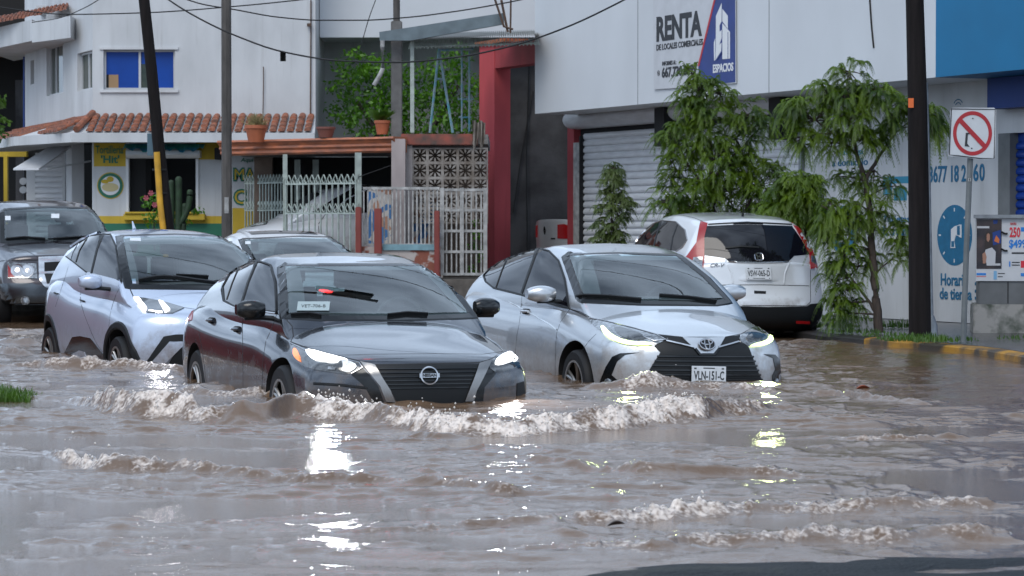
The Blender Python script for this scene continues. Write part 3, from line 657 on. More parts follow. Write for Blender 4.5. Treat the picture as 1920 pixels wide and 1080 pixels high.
def crv():
    s = Cc
    s.patch('rear_window', [(1326, 424), (1400, 421), (1484.6, 424), (1503, 450), (1517, 477), (1488.5, 480), (1478, 491), (1366.6, 491), (1359, 484), (1321, 478.5), (1321, 445)], M_TINT, off=.005)
    s.line('chrome_strip', [(1366, 492), (1422, 493.5), (1478, 492)], M_CHROME, .016, off=.018)
    t = s.patch('tail_light', [(1314, 416), (1327, 419), (1321, 445), (1321, 482), (1319, 506), (1298, 490), (1287, 482), (1306, 455), (1310, 432)], M_REDL, off=.012)
    s.patch('reversing_lamp', [(1301, 483), (1318, 482), (1317.5, 503), (1299, 490)], M_LENSC, off=.017, parent=t)
    t = s.patch('tail_light', [(1484.6, 417.6), (1494, 424), (1514.4, 450), (1526, 478.5), (1532, 503), (1519.6, 504), (1517, 476), (1504, 450)], M_REDL, off=.012)
    s.patch('reversing_lamp', [(1519, 480), (1526, 481), (1530, 501), (1520.5, 501)], M_LENSC, off=.017, parent=t)
    s.patch('bumper', [(1392, 574), (1440, 575.5), (1512, 574.5), (1519, 570), (1540, 568), (1544, 600), (1541, 640), (1330, 640), (1340, 575)], M_SATIN, off=.01)
    for l in ([(1319.6, 506), (1346, 560), (1360, 573)], [(1519.6, 505), (1519.8, 566), (1512, 573.5), (1392, 573)], [(1346, 534.5), (1430, 534), (1517, 536)]): s.line('panel_gap', l, M_SHUT, .008, off=.001)  # last line is a tailgate crease, its shade drawn as a dark strip
    s.line('tailgate_crease', [(1360, 487), (1372, 512), (1374, 532)], P_WHITE, .02, off=.008); s.line('tailgate_crease', [(1482, 489), (1472, 512), (1470, 532)], P_WHITE, .02, off=.008)
    s.patch('tailgate_handle', [(1414, 545), (1436, 546), (1436, 551), (1414, 550.5)], M_SATIN, off=.003)
    s.patch('reflector', [(1492, 601), (1517, 602), (1517, 606), (1492, 605.5)], M_REDL, off=.016)
    s.line('roof_edge_gap', [(1318, 415), (1300, 408), (1280, 404), (1262, 403)], M_SHUT, .008, off=.001)
    s.line('spoiler_edge', [(1328, 421), (1400, 417), (1484, 421)], M_GLOSSBLK, .015, off=.012)
    s.line('rear_wiper', [(1360, 466), (1390, 463), (1423, 465)], M_SATIN, .03, off=.02)
    s.line('brake_lamp_bar', [(1375, 420), (1400, 419), (1430, 420)], M_TINT, .02, off=.016)
    s.patch('side_window', [(1189, 458), (1200, 439), (1214, 425), (1240, 415), (1268, 417), (1284, 431), (1288, 450), (1280, 462), (1268, 471), (1230, 466)], M_TINT, off=.004, mirror=True)
    s.line('window_trim', [(1189, 458), (1200, 438), (1214, 424), (1240, 414), (1268, 416), (1285, 431), (1289, 450), (1281, 463), (1268, 472)], M_CHROME, .014, off=.01)
    s.line('window_pillar', [(1240, 415), (1232, 440), (1226, 463)], M_SATIN, .07, off=.009); s.line('window_divider', [(1271, 420), (1262, 445), (1258, 470)], M_SATIN, .05, off=.009)
    b = MB()   # the H shaped emblem in a rounded frame
    for sx in (-1, 1): b.box(-.006, .006, -.036, .036, 0, .012, Matrix.Translation((sx * .022, 0, 0)) @ Matrix.Rotation(-sx * .12, 4, 'Z'))
    b.box(-.02, .02, -.005, .005, 0, .012); b.tube([(.048*math.copysign(abs(math.cos(a))**.5, math.cos(a)), .046*math.copysign(abs(math.sin(a))**.5, math.sin(a)), .005) for a in [2*math.pi*k/24 for k in range(25)]], .005, 5, cap=False)
    s.on('emblem', b.mesh('emblem', M_CHROME), 'px', 1422, 483, off=.02)
    s.on('model_writing', text_mesh('CR-V', .062, M_LENSC, .006, .001, 1.15, shear=.35), 'px', 1343, 498, off=.004)
    s.plate('VSW-065-D', (1422, 513), 'px', off=.012)
    b = MB(); c, n = s.mapper('px')(1392, 406); b.tube([c + Vector((0, 0, -.01)), c + Vector((-.02, 0, .04))], .018, 8, r2=.012); b.tube([c + Vector((-.02, 0, .03)), c + Vector((-.04, 0, .11))], .006, 6); b.obj('antenna', M_SATIN, s.root, 50, local=True)
crv()
# --- pale blue electric hatchback
pD = dict(L=3.78, W=[(-1.89, .77), (-1.4, .85), (-.6, .857), (.3, .857), (1.2, .855), (1.89, .80)],
  shoulder=[(-1.89, 1.08), (-1.2, 1.08), (-.4, 1.0), (.4, .95), (1.0, .92), (1.5, .87), (1.89, .80)],
  top=[(-1.89, 1.12), (-1.2, 1.12), (0, 1.05), (1.0, 1.09), (1.35, 1.03), (1.65, .93), (1.82, .86), (1.89, .82)],
  bottom=[(-1.89, .28), (-1.5, .2), (1.5, .18), (1.89, .2)],
  nose=[(.1, .12), (.3, .02), (.5, 0), (.7, .02), (.8, .07), (.9, .18)], tail=[(.2, .1), (.5, .0), (.9, .05), (1.1, .12)],
  nose_bulge=.36, plan_pow=2.6, axles=(1.24, -1.26), wheel_r=.30, track=.745, arch=.06, spokes=6,
  cabin=dict(low=.8, belt=.98, front=[(.7, 1.62), (1.06, 1.22), (1.48, .42), (1.54, .2), (1.585, -.1)], rear=[(.8, -1.85), (1.1, -1.78), (1.4, -1.62), (1.5, -1.56), (1.585, -1.2)],
    roof=[(-1.58, 1.475), (-1.0, 1.55), (-.3, 1.585), (.1, 1.565), (.38, 1.495)], belt_w=[(-1.58, .76), (-.3, .785), (.38, .77)], rail_w=[(-1.58, .56), (-.5, .62), (.38, .61)],
    cavity=(1.03, 1.45, 1.12, 1.42, .59, .49)))
P_BLUE = paint('paint_pale_lilac_blue', (.43, .49, .60), .35, .3, .05)
D = Car('hatchback', 'pale lilac blue hatchback with two part white headlight, behind the dark grey sedan', 'car', pD, (-3.37, 25.93, -.33), f2r(24), P_BLUE)
def byd():
    s = D
    s.line('windscreen_border', [(224, 442), (330, 439), (439, 444), (475, 480), (490, 500), (470, 530), (406, 539), (320, 538), (241, 537), (233, 500)], M_FRIT, .085, off=.004, closed=True)
    s.patch('windscreen', [(231, 447), (330, 444), (436, 449), (468, 481), (455, 520), (400, 527), (320, 528), (246, 527)], M_WHITEG, off=.009, thick=0)
    s.patch('side_window', [(150, 457), (168, 444), (194, 440.5), (206, 441), (216, 461), (227, 529), (216, 523), (162, 509), (135, 488), (139, 473)], M_TINT, off=.004, mirror=True)
    s.line('window_trim', [(150, 456), (168, 443), (194, 439.5), (207, 440), (217, 461), (228, 530)], M_SATIN, .02, off=.01)
    s.line('window_trim', [(162, 510), (135, 489), (124, 481)], M_SATIN, .016, off=.01)
    s.line('window_pillar', [(192, 441), (182, 470), (172, 512)], M_SATIN, .07, off=.01); s.line('window_divider', [(163, 448), (150, 470), (143, 492)], M_SATIN, .04, off=.01)
    s.patch('quarter_panel', [(124, 481), (139, 468), (146, 458), (137, 474), (133, 488)], M_GLOSSBLK, off=.006)
    s.line('roof_spoiler', [(131, 462), (140, 452), (160, 440), (185, 434)], P_BLUE, .05, off=.02)
    h = s.patch('headlight', [(250, 557), (269.5, 559), (302, 565), (345, 578), (324, 588), (300, 588), (275, 586), (259, 572)], M_LENS, off=.008)
    s.patch('lit_lamp', [(251, 559), (261, 560), (276, 579), (273, 584.5), (266, 583)], M_LEDS, off=.022, parent=h)
    s.patch('lit_lamp', [(298, 566), (306, 568), (319, 583), (310, 588)], M_LEDS, off=.022, parent=h)
    s.line('lit_lamp', [(280, 583), (292, 585), (304, 586)], M_LEDS, .02, off=.014, parent=h)
    s.line('bonnet_gap', [(243, 540), (250, 556), (302, 564), (347, 577), (400, 585)], M_SHUT, .01, off=.001)
    s.patch('bumper_intake', [(272, 682), (307, 631), (330, 627), (372, 627), (400, 640), (400, 700), (305, 700), (340, 642), (318, 640), (292, 682)], M_SATIN, off=.005)
    s.patch('bumper_blade', [(318, 641), (352, 640), (308, 684), (300, 700), (275, 690)], P_BLUE, off=.016)
    for ax in s.p['axles']:
        ar = s.p['wheel_r'] + .065
        for v in ('right', 'left'):
            s.line('arch_cladding', [(ax + (ar + .025) * math.cos(a), s.p['wheel_r'] + .01 + (ar + .025) * math.sin(a)) for a in [math.pi * k / 16 for k in range(17)]], M_SATIN, .075, view=v, off=.012)
    s.patch('sill_cladding', [(136, 632), (150, 630), (170, 634), (206, 680), (206, 700), (119, 700), (118, 668)], M_GLOSSBLK, off=.006)
    s.patch('sill_insert', [(134, 665), (150, 657), (160, 660), (165, 674), (132, 669)], P_BLUE, off=.012)
    for l in ([(162, 510), (150, 545), (152, 575), (178, 640), (192, 660)], [(228, 532), (214, 560), (204, 600), (205, 640), (210, 690)], [(128, 500), (122, 520), (104, 575)]): s.line('panel_gap', l, M_SHUT, .007, off=.001, round_=1)
    for c in ((106, 551), (155, 565)):
        c0, n = s.mapper('px')(*c); b = MB(); b.tube([c0 + n * .004 + Vector((-.07, 0, .01)), c0 + n * .02, c0 + n * .004 + Vector((.07, 0, 0))], .012, 6, flat=.6); b.obj('door_handle', M_SATIN, s.root, 50, local=True)
    s.mirrors(.72, 1.09, P_BLUE, M_SATIN, y=.79, size=(.15, .2, .14))
    s.line('wiper', [(260, 527), (300, 520), (330, 522)], M_SATIN, .03, off=.03, round_=1); s.line('wiper', [(325, 521), (365, 527), (412, 533)], M_SATIN, .03, off=.03)
    s.line('wiper', [(330, 519), (360, 520), (390, 522)], M_SATIN, .02, off=.035)
    b = MB(); c, n = s.mapper('px')(252, 430); b.tube([c, c + Vector((-.07, 0, .08))], .02, 8, r2=.006); b.obj('antenna', P_BLUE, s.root, 50, local=True)
    s.patch('permit_sticker', [(244, 448), (264, 448), (264, 454), (244, 453)], M_PLATE, off=.012)
    s.seats(-.15, 1.32); s.seats(-.95, 1.3)
    s.lamp(290, 580, 6, (1, .95, .97), .05)
byd(); D.frit()
# --- white sedan behind
pE = dict(pA); P_PEARL = paint('paint_pearl_white', (.74, .75, .77), .1, .28, .02)
E_ = Car('sedan', 'white sedan with a dark glass sunroof, behind the hatchback, only its top in view', 'car', pE, (-2.72, 31.6, -.22), f2r(17), P_PEARL)
def wsedan():
    s = E_
    s.line('windscreen_border', [(453, 448), (560, 443), (642, 445), (672, 470), (690, 490), (470, 490), (462, 470)], M_FRIT, .085, off=.004, closed=True)
    s.patch('windscreen', [(458, 451), (560, 447), (639, 449), (664, 470), (680, 488), (480, 488), (470, 470)], M_WHITEG, off=.009, thick=0)
    s.patch('sunroof', [(-.75, -.38), (.12, -.40), (.12, .40), (-.75, .38)], M_TINT, view='top', off=.004)
    s.patch('side_window', [(-1.2, 1.0), (-.9, 1.2), (-.4, 1.33), (.1, 1.33), (.5, 1.2), (.85, 1.0)], M_TINT, view='left', off=.004, mirror=True)
    s.patch('grille', [(-.5, .3), (.5, .3), (.5, .62), (-.5, .62)], M_SATIN, view='front', off=.004)
    for sg in (-1, 1): s.patch('headlight', [(sg*.52, .60), (sg*.78, .64), (sg*.76, .74), (sg*.52, .68)], M_LENSC, view='front', off=.006)
    s.patch('permit_sticker', [(460, 454), (470, 454), (470, 459), (460, 459)], M_PLATE, off=.012)
    s.mirrors(.82, 1.0, P_PEARL, M_SATIN, y=.83); s.seats(-.25, 1.18); s.seats(-1.05, 1.14)
    b = MB(); b.box(.38, .42, -.13, .13, 1.25, 1.32); b.obj('inside_mirror', M_SEAT, s.root, local=True, bevel=.01)
wsedan(); E_.frit()
# --- dark purple-brown pickup
pF = dict(L=5.4, W=[(-2.7, .88), (0, .93), (1.6, .93), (2.7, .88)],
  shoulder=[(-2.7, 1.18), (0, 1.16), (1.3, 1.14), (2.2, 1.07), (2.7, 1.0)], top=[(-2.7, 1.2), (0, 1.2), (1.1, 1.24), (1.5, 1.22), (2.3, 1.13), (2.7, 1.05)],
  bottom=[(-2.7, .4), (2.2, .38), (2.7, .42)], nose=[(.3, .16), (.45, .0), (.72, .0), (.75, .08), (1.0, .1), (1.1, .2)], tail=[(.4, .05), (1.2, .0)],
  nose_bulge=.22, tail_bulge=.05, plan_pow=3.5, axles=(1.75, -1.6), wheel_r=.38, track=.8, arch=.07,
  cabin=dict(low=.95, belt=1.12, front=[(.9, 1.75), (1.22, 1.35), (1.68, .75), (1.74, .55), (1.8, .2)], rear=[(.9, -1.1), (1.3, -1.05), (1.7, -.95), (1.8, -.6)],
    roof=[(-.9, 1.74), (-.2, 1.8), (.4, 1.79), (.72, 1.70)], belt_w=[(-.9, .86), (.72, .86)], rail_w=[(-.9, .66), (.72, .68)], cavity=(1.19, 1.655, 1.25, 1.62, .72, .58)))
P_PLUM = paint('paint_dark_plum', (.020, .013, .018), .5, .28)
F_ = Car('pickup_truck', 'dark plum pickup with a chrome framed grille, cut by the left edge', 'pickup', pF, (-6.68, 37.7, -.13), f2r(19), P_PLUM)
def dodge():
    s = F_
    s.line('windscreen_border', [(5, 393), (90, 388), (182, 390), (207, 426), (215, 445), (150, 452), (5, 453)], M_FRIT, .085, off=.004, closed=True)
    s.patch('windscreen', [(9, 396), (90, 391), (179, 394), (202, 427), (204, 441), (150, 447), (9, 448)], M_WHITEG, off=.009, thick=0)
    s.patch('side_window', [(-.8, 1.22), (-.75, 1.6), (.45, 1.6), (1.0, 1.22)], M_TINT, view='left', off=.004, mirror=True)
    g = s.patch('grille', [(72, 483), (125, 481), (190, 483), (185, 545), (90, 545), (73, 525)], M_CHROME, off=.02)
    s.patch('grille_mesh', [(83, 492), (116, 490), (116, 507), (83, 509)], M_SHUT, off=.028, parent=g); s.patch('grille_mesh', [(83, 514), (116, 512), (116, 530), (88, 532)], M_SHUT, off=.028, parent=g)
    s.patch('grille_mesh', [(124, 490), (180, 491), (180, 507), (124, 507)], M_SHUT, off=.028, parent=g); s.patch('grille_mesh', [(124, 512), (180, 513), (178, 531), (124, 530)], M_SHUT, off=.028, parent=g)
    h = s.patch('headlight', [(15, 491.5), (68, 494), (70, 523), (15, 522)], M_LENSC, off=.012)
    s.patch('turn_signal', [(15.5, 497), (22, 506), (28, 520), (16, 521)], M_AMBER if False else M_REDL, off=.018, parent=h)
    for c in ((33, 507), (52, 508)):
        b = MB(); b.lathe([(.085, 0), (.085, .01), (.05, .004), (0, .012)], (0, 0, 0), 24, 'z'); s.on('lamp_bowl', b.mesh('lamp_bowl', M_CHROME, 40), 'px', *c, parent=h, off=.018)
    s.patch('bumper', [(4, 532), (60, 532), (85, 538), (120, 550), (190, 550), (190, 580), (90, 588), (30, 584), (6, 572)], mat('dark_chrome', (.10, .11, .12), .25, metal=.9), off=.03)
    b = MB(); b.lathe([(.06, 0), (.06, .01), (0, .014)], (0, 0, 0), 20, 'z'); s.on('fog_lamp', b.mesh('fog_lamp', M_LENSC, 40), 'px', 48, 562, off=.04)
    for l in ([(0, 490), (12, 488), (70, 488), (80, 480)], [(0, 462), (50, 470), (74, 484)]): s.line('bonnet_gap', l, M_SHUT, .014, off=.002)
    s.line('wiper', [(12, 449), (45, 446), (85, 449)], M_SATIN, .03, off=.03); s.line('wiper', [(100, 449), (140, 446), (180, 445)], M_SATIN, .03, off=.03)
    s.patch('permit_sticker', [(96, 402), (111, 402), (111, 410), (96, 410)], M_PLATE, off=.012); s.patch('permit_sticker', [(10, 406), (20, 406), (20, 414), (10, 414)], M_PLATE, off=.012)
    s.seats(-.1, 1.45)
dodge(); F_.frit()
# --- silver car under the carport
pG = dict(pB); P_SILV2 = paint('paint_pale_silver', (.72, .74, .77), .15, .3)
G_ = Car('sedan', 'silver car parked nose left under the carport behind the pale green railing', 'car', pG, (-2.62, 43.25, .5), R(-72), P_SILV2, sx=.86)
def carport_car():
    s = G_
    s.patch('windscreen', [(585, 398), (622, 375), (668, 349), (700, 347), (650, 372), (618, 400)], M_TINT, off=.006)
    s.patch('side_window', [(622, 399), (655, 372), (690, 356), (742, 356), (742, 392), (700, 398), (640, 402)], M_TINT, off=.006, mirror=True)
    s.line('panel_gap', [(610, 402), (597, 420), (600, 470)], M_SHUT, .012, off=.002)
    s.patch('headlight', [(462, 421), (480, 417), (505, 414), (500, 421), (470, 426)], M_LENS, off=.006)
carport_car()
# --- white pickup tail behind the red gateway
pH = dict(pF); pH['L'] = 4.7; pH['axles'] = (1.45, -1.35)
H_ = Car('pickup_truck', 'white pickup with only its tailgate and red tail light showing by the thin red post', 'pickup', pH, (2.84, 44.5, .22), R(110), P_PEARL)
def pick():
    s = H_
    s.patch('tail_light', [(1046, 421), (1058, 420), (1067, 423), (1067, 448), (1046, 447)], M_REDL, off=.01)
    s.patch('tail_light', [(1005.5, 423), (1008, 422), (1008, 445), (1005.5, 445)], M_REDL, off=.01)
    b = MB(); b.tube([(0, .06, .004), (-.03, 0, .004), (0, -.06, .004), (.03, 0, .004), (0, .06, .004)], .01, 5, cap=False); s.on('emblem', b.mesh('emblem', M_GLOSSBLK), 'px', 1022, 432, off=.006)
    s.patch('tailgate_handle', [(1033, 446), (1041, 446), (1041, 449), (1033, 449)], M_SHUT, off=.004)
pick()
# ------------------------------------------------------------ numpy noise
_rng = np.random.RandomState(7); _T = _rng.rand(16, 256, 256).astype(np.float32) * 2 - 1
def vn(x, y, seed=0):
    t = _T[seed % 16]; xi = np.floor(x).astype(np.int64); yi = np.floor(y).astype(np.int64); fx = (x - xi).astype(np.float32); fy = (y - yi).astype(np.float32)
    fx = fx * fx * fx * (fx * (fx * 6 - 15) + 10); fy = fy * fy * fy * (fy * (fy * 6 - 15) + 10)
    a = t[xi & 255, yi & 255]; b = t[(xi + 1) & 255, yi & 255]; c = t[xi & 255, (yi + 1) & 255]; d = t[(xi + 1) & 255, (yi + 1) & 255]
    return a + (b - a) * fx + (c - a) * fy + (a - b - c + d) * fx * fy
def fbm(x, y, o=3, seed=0):
    s = 0; a = 1
    for k in range(o): s = s + a * vn(x * 2 ** k + 13.7 * k, y * 2 ** k + 7.1 * k, seed + k); a *= .5
    return s
# ------------------------------------------------------------ road, pavement, kerb, raised lot
M_ASPH = mat('wet_asphalt', (.010, .012, .014), .55, var=.5, vscale=60, bump=1.4, bscale=45, spec=.12)
M_PAVE = mat('wet_pavement', (.085, .083, .082), .22, var=.55, vscale=5, bump=.3, bscale=90, ramp=(.4, .62))
M_DIRT = mat('lot_concrete', (.12, .105, .09), .6, var=.5, vscale=8, bump=.4, bscale=60)
def road():
    ys = [-60, 0, 6, 8, 8.6] + [8.8 + .05 * i for i in range(40)] + [11.4, 14, 20, 40, 140]; xs = [-120, -30, -8, -4] + [-3 + .08 * i for i in range(76)] + [4, 8, 30, 120]; V = []; F = []
    for y in ys:
        for x in xs:
            q_ = max(0, min(1, (x + .5) / 1.2)); e = 9.45 + .63 * q_ * q_ * (3 - 2 * q_); z = .028 * (e - y) if y < e else -.3 * (y - e)
            if 8.7 < y < 10.8: z += .022 * float(fbm(np.array([x * 1.1]), np.array([y * 2.4]), 4, 3)[0])
            V.append((x, y, max(-.42, min(.07, z))))
    n = len(xs)
    for i in range(len(ys) - 1):
        for k in range(n - 1): F.append((i*n+k, i*n+k+1, (i+1)*n+k+1, (i+1)*n+k))
    b = MB(); b.add(V, F); tag(b.obj('road', M_ASPH, smooth=60), kind='structure')
road()
kz = .07
KERB = [(9.5, 12), (7.2, 19), (5.75, 23.6)] + [tuple(Wp(a, b_, kz)[:2]) for a, b_ in ((1925, 668), (1850, 656), (1790, 649), (1700, 641), (1620, 634), (1540, 628))] + [(2.6, 36.0), (1.0, 39.6), (-1.2, 40.2)]
def strip(line, w0, w1):
    """offset polylines of the kerb line to its right-hand (pavement) side"""
    out = []
    for i, p in enumerate(line):
        a = Vector(line[max(i - 1, 0)]); b = Vector(line[min(i + 1, len(line) - 1)]); t = (b - a).normalized(); n = Vector((t.y, -t.x)); p = Vector(p)
        out.append((p + n * w0, p + n * w1))
    return out
def pavement():
    s = strip(KERB, .15, 9.0); V = []; F = []
    for a, b in s: V += [(a.x, a.y, kz + .012), (b.x, b.y, kz + .05)]
    for i in range(len(s) - 1): F.append((2*i, 2*i+1, 2*i+3, 2*i+2))
    b = MB(); b.add(V, F); tag(b.obj('pavement', M_PAVE), kind='structure')
    s = strip(KERB, 0, .15)
    for (i0, i1, nm, m) in ((0, 7, 'kerb', mat('kerb_yellow_worn', (.40, .20, .02), .45, var=.9, vscale=3.2, detail=9, col2=(.06, .045, .032), ramp=(.42, .60), bump=.5, bscale=60)), (7, len(s) - 1, 'kerb', mat('kerb_dark', (.03, .028, .026), .5, var=.5, vscale=12, bump=.4))):
        V = []; F = []
        for a, b_ in s[i0:i1 + 1]:
            V += [(a.x, a.y, -.42), (a.x, a.y, kz - .015), (a.x + (b_.x-a.x)*.12, a.y+(b_.y-a.y)*.12, kz), (b_.x, b_.y, kz + .01)]
        for i in range(i1 - i0):
            for k in range(3): F.append((4*i+k, 4*i+k+1, 4*(i+1)+k+1, 4*(i+1)+k))
        b = MB(); b.add(V, F); tag(b.obj(nm, m, smooth=40), kind='structure')
pavement()
b = MB(); b.box(-60, .55, 40.0, 75, -.42, .5); b.box(.55, 40, 44.8, 75, -.42, .35); tag(b.obj('ground', M_DIRT), kind='structure')
# ------------------------------------------------------------ flood water: one sheet with real waves
CRESTS = [  # (photo column, row of the crest, row of its foot, foam)
 [(90,745,752,.1),(140,742,760,.35),(240,738,785,.7),(330,746,790,.8),(400,755,800,.45),(440,750,800,.08),(500,741,798,.05),(560,742,790,.35),(600,745,792,.9),(640,752,795,1),(740,768,805,1),(850,776,816,1),(960,778,818,1),(1060,773,812,1),(1150,765,808,1),(1230,757,800,1),(1290,744,796,1),(1312,738,794,.8),(1335,746,790,.15),(1400,757,785,.55),(1450,758,780,.2),(1480,764,780,.1),(1560,772,778,.1),(1620,775,777,0)],
 [(70,845,848,.1),(90,843,856,.3),(130,850,870,.7),(190,868,888,.7),(300,876,892,.5),(430,890,903,.35),(600,898,911,.25),(760,905,919,.25),(900,918,931,.4),(950,920,936,.4),(1000,925,932,.1),(1030,928,930,0)],
 [(930,866,868,.0),(1000,868,878,.15),(1100,878,888,.15),(1200,882,897,.4),(1300,885,897,.1),(1400,884,897,.2),(1470,886,898,.6),(1500,888,899,.3),(1600,892,900,.05),(1680,890,893,0)],
 [(480,1003,1004,.0),(560,996,1006,.2),(700,993,1003,.25),(850,988,998,.3),(950,983,995,.4),(1100,970,985,.5),(1250,955,973,.75),(1350,948,969,.6),(1500,945,967,.5),(1700,940,966,.4),(1940,938,962,.5)],
 [(-30,1018,1028,.15),(200,1014,1023,.1),(400,1010,1018,.1),(600,1004,1010,.1),(680,1002,1004,0)],
 [(20,1000,1002,0),(200,990,998,.1),(400,980,988,.1),(620,968,974,.1),(780,960,962,0)],
 [(830,1044,1046,.1),(1000,1030,1041,.2),(1200,1020,1037,.4),(1400,1012,1030,.45),(1600,1002,1024,.45),(1800,1000,1020,.3),(1950,1000,1018,.3)],
 [(-30,686,694,.3),(60,682,692,.4),(130,681,695,.5),(240,683,696,.5),(340,687,701,.4),(380,695,700,0)],
 [(1070,726,734,.2),(1110,722,736,.3),(1160,719,736,.5),(1210,708,738,.9),(1260,717,735,.6),(1330,722,735,.4),(1400,721,736,.5),(1470,728,739,.3),(1500,735,738,0)],
 [(320,730,740,.2),(350,722,742,.6),(400,735,745,.4),(490,733,749,.6),(560,738,750,.35),(700,741,755,.35),(800,744,757,.3),(900,742,756,.35),(990,744,754,.25),(1040,735,742,.1)],
 [(1530,821,823,.1),(1580,818,826,.4),(1660,822,829,.4),(1800,822,829,.2),(1860,826,827,0)],
 [(-30,640,646,.1),(60,640,648,.2),(100,646,648,0)],
 [(-30,655,662,.2),(40,660,668,.3),(85,664,670,.1)],
 [(1480,742,750,.3),(1560,735,748,.2),(1620,745,756,.25),(1700,756,763,.1),(1800,765,769,0)],
]
rnd = random.Random(5)
for k in range(46):
    x = rnd.uniform(-60, 1900); y = rnd.choice([rnd.uniform(765, 870), rnd.uniform(830, 1060)]); L_ = rnd.uniform(120, 420); sl = rnd.uniform(-.05, .07); hh = rnd.uniform(3, 8) * (y - 600) / 300
    CRESTS.append([(x + L_ * t, y + sl * L_ * t + rnd.uniform(-3, 3), y + sl * L_ * t + hh * math.sin(math.pi * t) + .5, rnd.uniform(0, .22) * math.sin(math.pi * t)) for t in (0, .25, .5, .75, 1)])
def water():
    def seg(a, b, d): return list(np.arange(a, b, d))
    rows = [-60, -30, -10, 0, 4, 7, 8, 8.5] + seg(8.9, 12, .022) + seg(12, 15.6, .02) + seg(15.6, 18.3, .0125) + seg(18.3, 24, .03) + seg(24, 34, .06) + seg(34, 46, .3) + [50, 60, 80, 140]
    rows = np.array(rows); t = np.concatenate([[-8, -3, -1, -.5, -.32, -.25, -.225], np.linspace(-.208, .208, 1000), [.225, .25, .32, .5, 1, 3, 8]])
    YY, TT = np.meshgrid(rows, t, indexing='ij'); XX = TT * np.maximum(YY, 9)
    fade = np.clip((YY - 7) / 2, 0, 1) * np.clip((50 - YY) / 10, 0, 1) * np.clip((.30 - np.abs(TT)) / .07, 0, 1)
    calm = np.clip((XX - 2.6 - (YY - 17) * .05) / .9, 0, 1) * np.clip((YY - 18.5) / 2, 0, 1)      # the sheltered water by the kerb
    amp = fade * (1 - .72 * calm)
    wx = XX + .25 * vn(XX * .9, YY * .9, 3); wy = YY + .25 * vn(XX * .9, YY * .9, 4)
    h = amp * (.028 * vn(wx * .5, wy * 1.1, 1) + .021 * vn(wx * 1.2, wy * 3.2, 2) + .0125 * vn(wx * 3.2, wy * 7.5, 5) + .0074 * vn(wx * 7.0, wy * 16, 6) + .0032 * vn(wx * 17, wy * 32, 8))
    # fast chop made of sharp little crests
    r1 = 1 - np.abs(vn(wx * 1.8 + .3 * wy, wy * 4.2, 7)); h += amp * .014 * (r1 ** 4)
    r2 = 1 - np.abs(vn(wx * 4.5 - .8 * wy, wy * 9, 9)); h += amp * .0065 * (r2 ** 4)
    # round ripples by the kerb
    cx, cy = 2.9, 22.5; rr = np.hypot(XX - cx, (YY - cy) * .9); h += .006 * np.sin(rr * 26) * np.exp(-((rr - .75) / .5) ** 2) * fade
    foam = np.zeros_like(h)
    for ci, cr_ in enumerate(CRESTS):
        K = []
        for (px, yt, yf, fo) in cr_:
            Yf = 5000 * CAMZ / (yf - HZ); wf = .05 + .0016 * (yf - yt) * Yf / 5; wf = min(wf, .26); Yc = Yf + wf; hh = (CAMZ - (yt - HZ) * Yc / 5000) * (1.0 if ci in (0, 8, 9) else 1.5)
            K.append(((px - 960) / 5000 * Yc, Yc, max(0, min(.24, hh)), fo, wf))
        K = np.array(K); 
        if K[-1, 0] < K[0, 0]: K = K[::-1]
        if np.any(np.diff(K[:, 0]) <= 0): continue
        y0, y1 = K[:, 1].min() - 1, K[:, 1].max() + 2.2; rs = np.where((rows > y0) & (rows < y1))[0]
        if not len(rs): continue
        sl = slice(rs[0], rs[-1] + 1); X = XX[sl]; Y = YY[sl]
        yc = pchip(K[:, 0], K[:, 1])(X) + .05 * vn(X * 2.1, X * 0 + ci, 11) + .022 * vn(X * 7, X * 0 + ci, 12) + .03 * vn(X * 4, Y * 2, 13)
        a = pchip(K[:, 0], K[:, 2])(X); fo = np.clip(pchip(K[:, 0], K[:, 3])(X), 0, 1); wf = np.interp(X, K[:, 0], K[:, 4])
        ins = np.clip((X - K[0, 0]) / .25, 0, 1) * np.clip((K[-1, 0] - X) / .25, 0, 1)
        a = a * ins * (1 + .28 * vn(X * 2.6, X * 0 + ci * 3, 14) + .16 * vn(X * 8, Y * 3, 15)); fo = fo * ins
        d = Y - yc; wb = .12 + 2.4 * a
        prof = np.where(d < 0, np.exp(-(d / (wf * .62)) ** 2), np.exp(-(d / wb) ** 2) * .75 + .25 * np.exp(-(d / (wb * .3)) ** 2))
        h[sl] = np.maximum(h[sl], h[sl] * .6) + a * prof
        zone = np.where(d < 0, np.exp(-(d / (wf * 1.0)) ** 4), np.exp(-(d / (.08 + 1.0 * a)) ** 2))
        lace = np.clip(.62 + .75 * fbm(X * 9, Y * 11, 3, 2) + .25 * vn(X * 3, Y * 5, 3), 0, 1)
        foam[sl] = np.maximum(foam[sl], np.clip(zone * fo * (.35 + .9 * lace), 0, 1) * (fo > 0))
    # torn, lumpy surface wherever it foams
    l1 = np.abs(vn(XX * 11, YY * 10, 1)); l2 = np.abs(vn(XX * 24, YY * 20, 2)); l3 = vn(XX * 48, YY * 40, 3); l4 = np.maximum(0, vn(XX * 33, YY * 26, 6)) ** 3
    h += fade * foam ** 1.2 * (.036 * (l1 - .3) + .028 * (l2 - .3) + .010 * l3 + .030 * l4)
    # brown-grey lacework drifting between the waves
    lace2 = np.clip(fbm(wx * 2.2, wy * 3.5, 4, 4) - .55, 0, 1) * 1.2; foam = np.maximum(foam, fade * (1 - calm) * .45 * lace2 * (vn(XX * 12, YY * 15, 7) > 0))
    h *= np.clip((YY - 9.2) / 1.2, .12, 1)
    V = np.stack([XX, YY, h], -1).reshape(-1, 3); nr, nc = XX.shape; idx = np.arange(nr * nc).reshape(nr, nc)
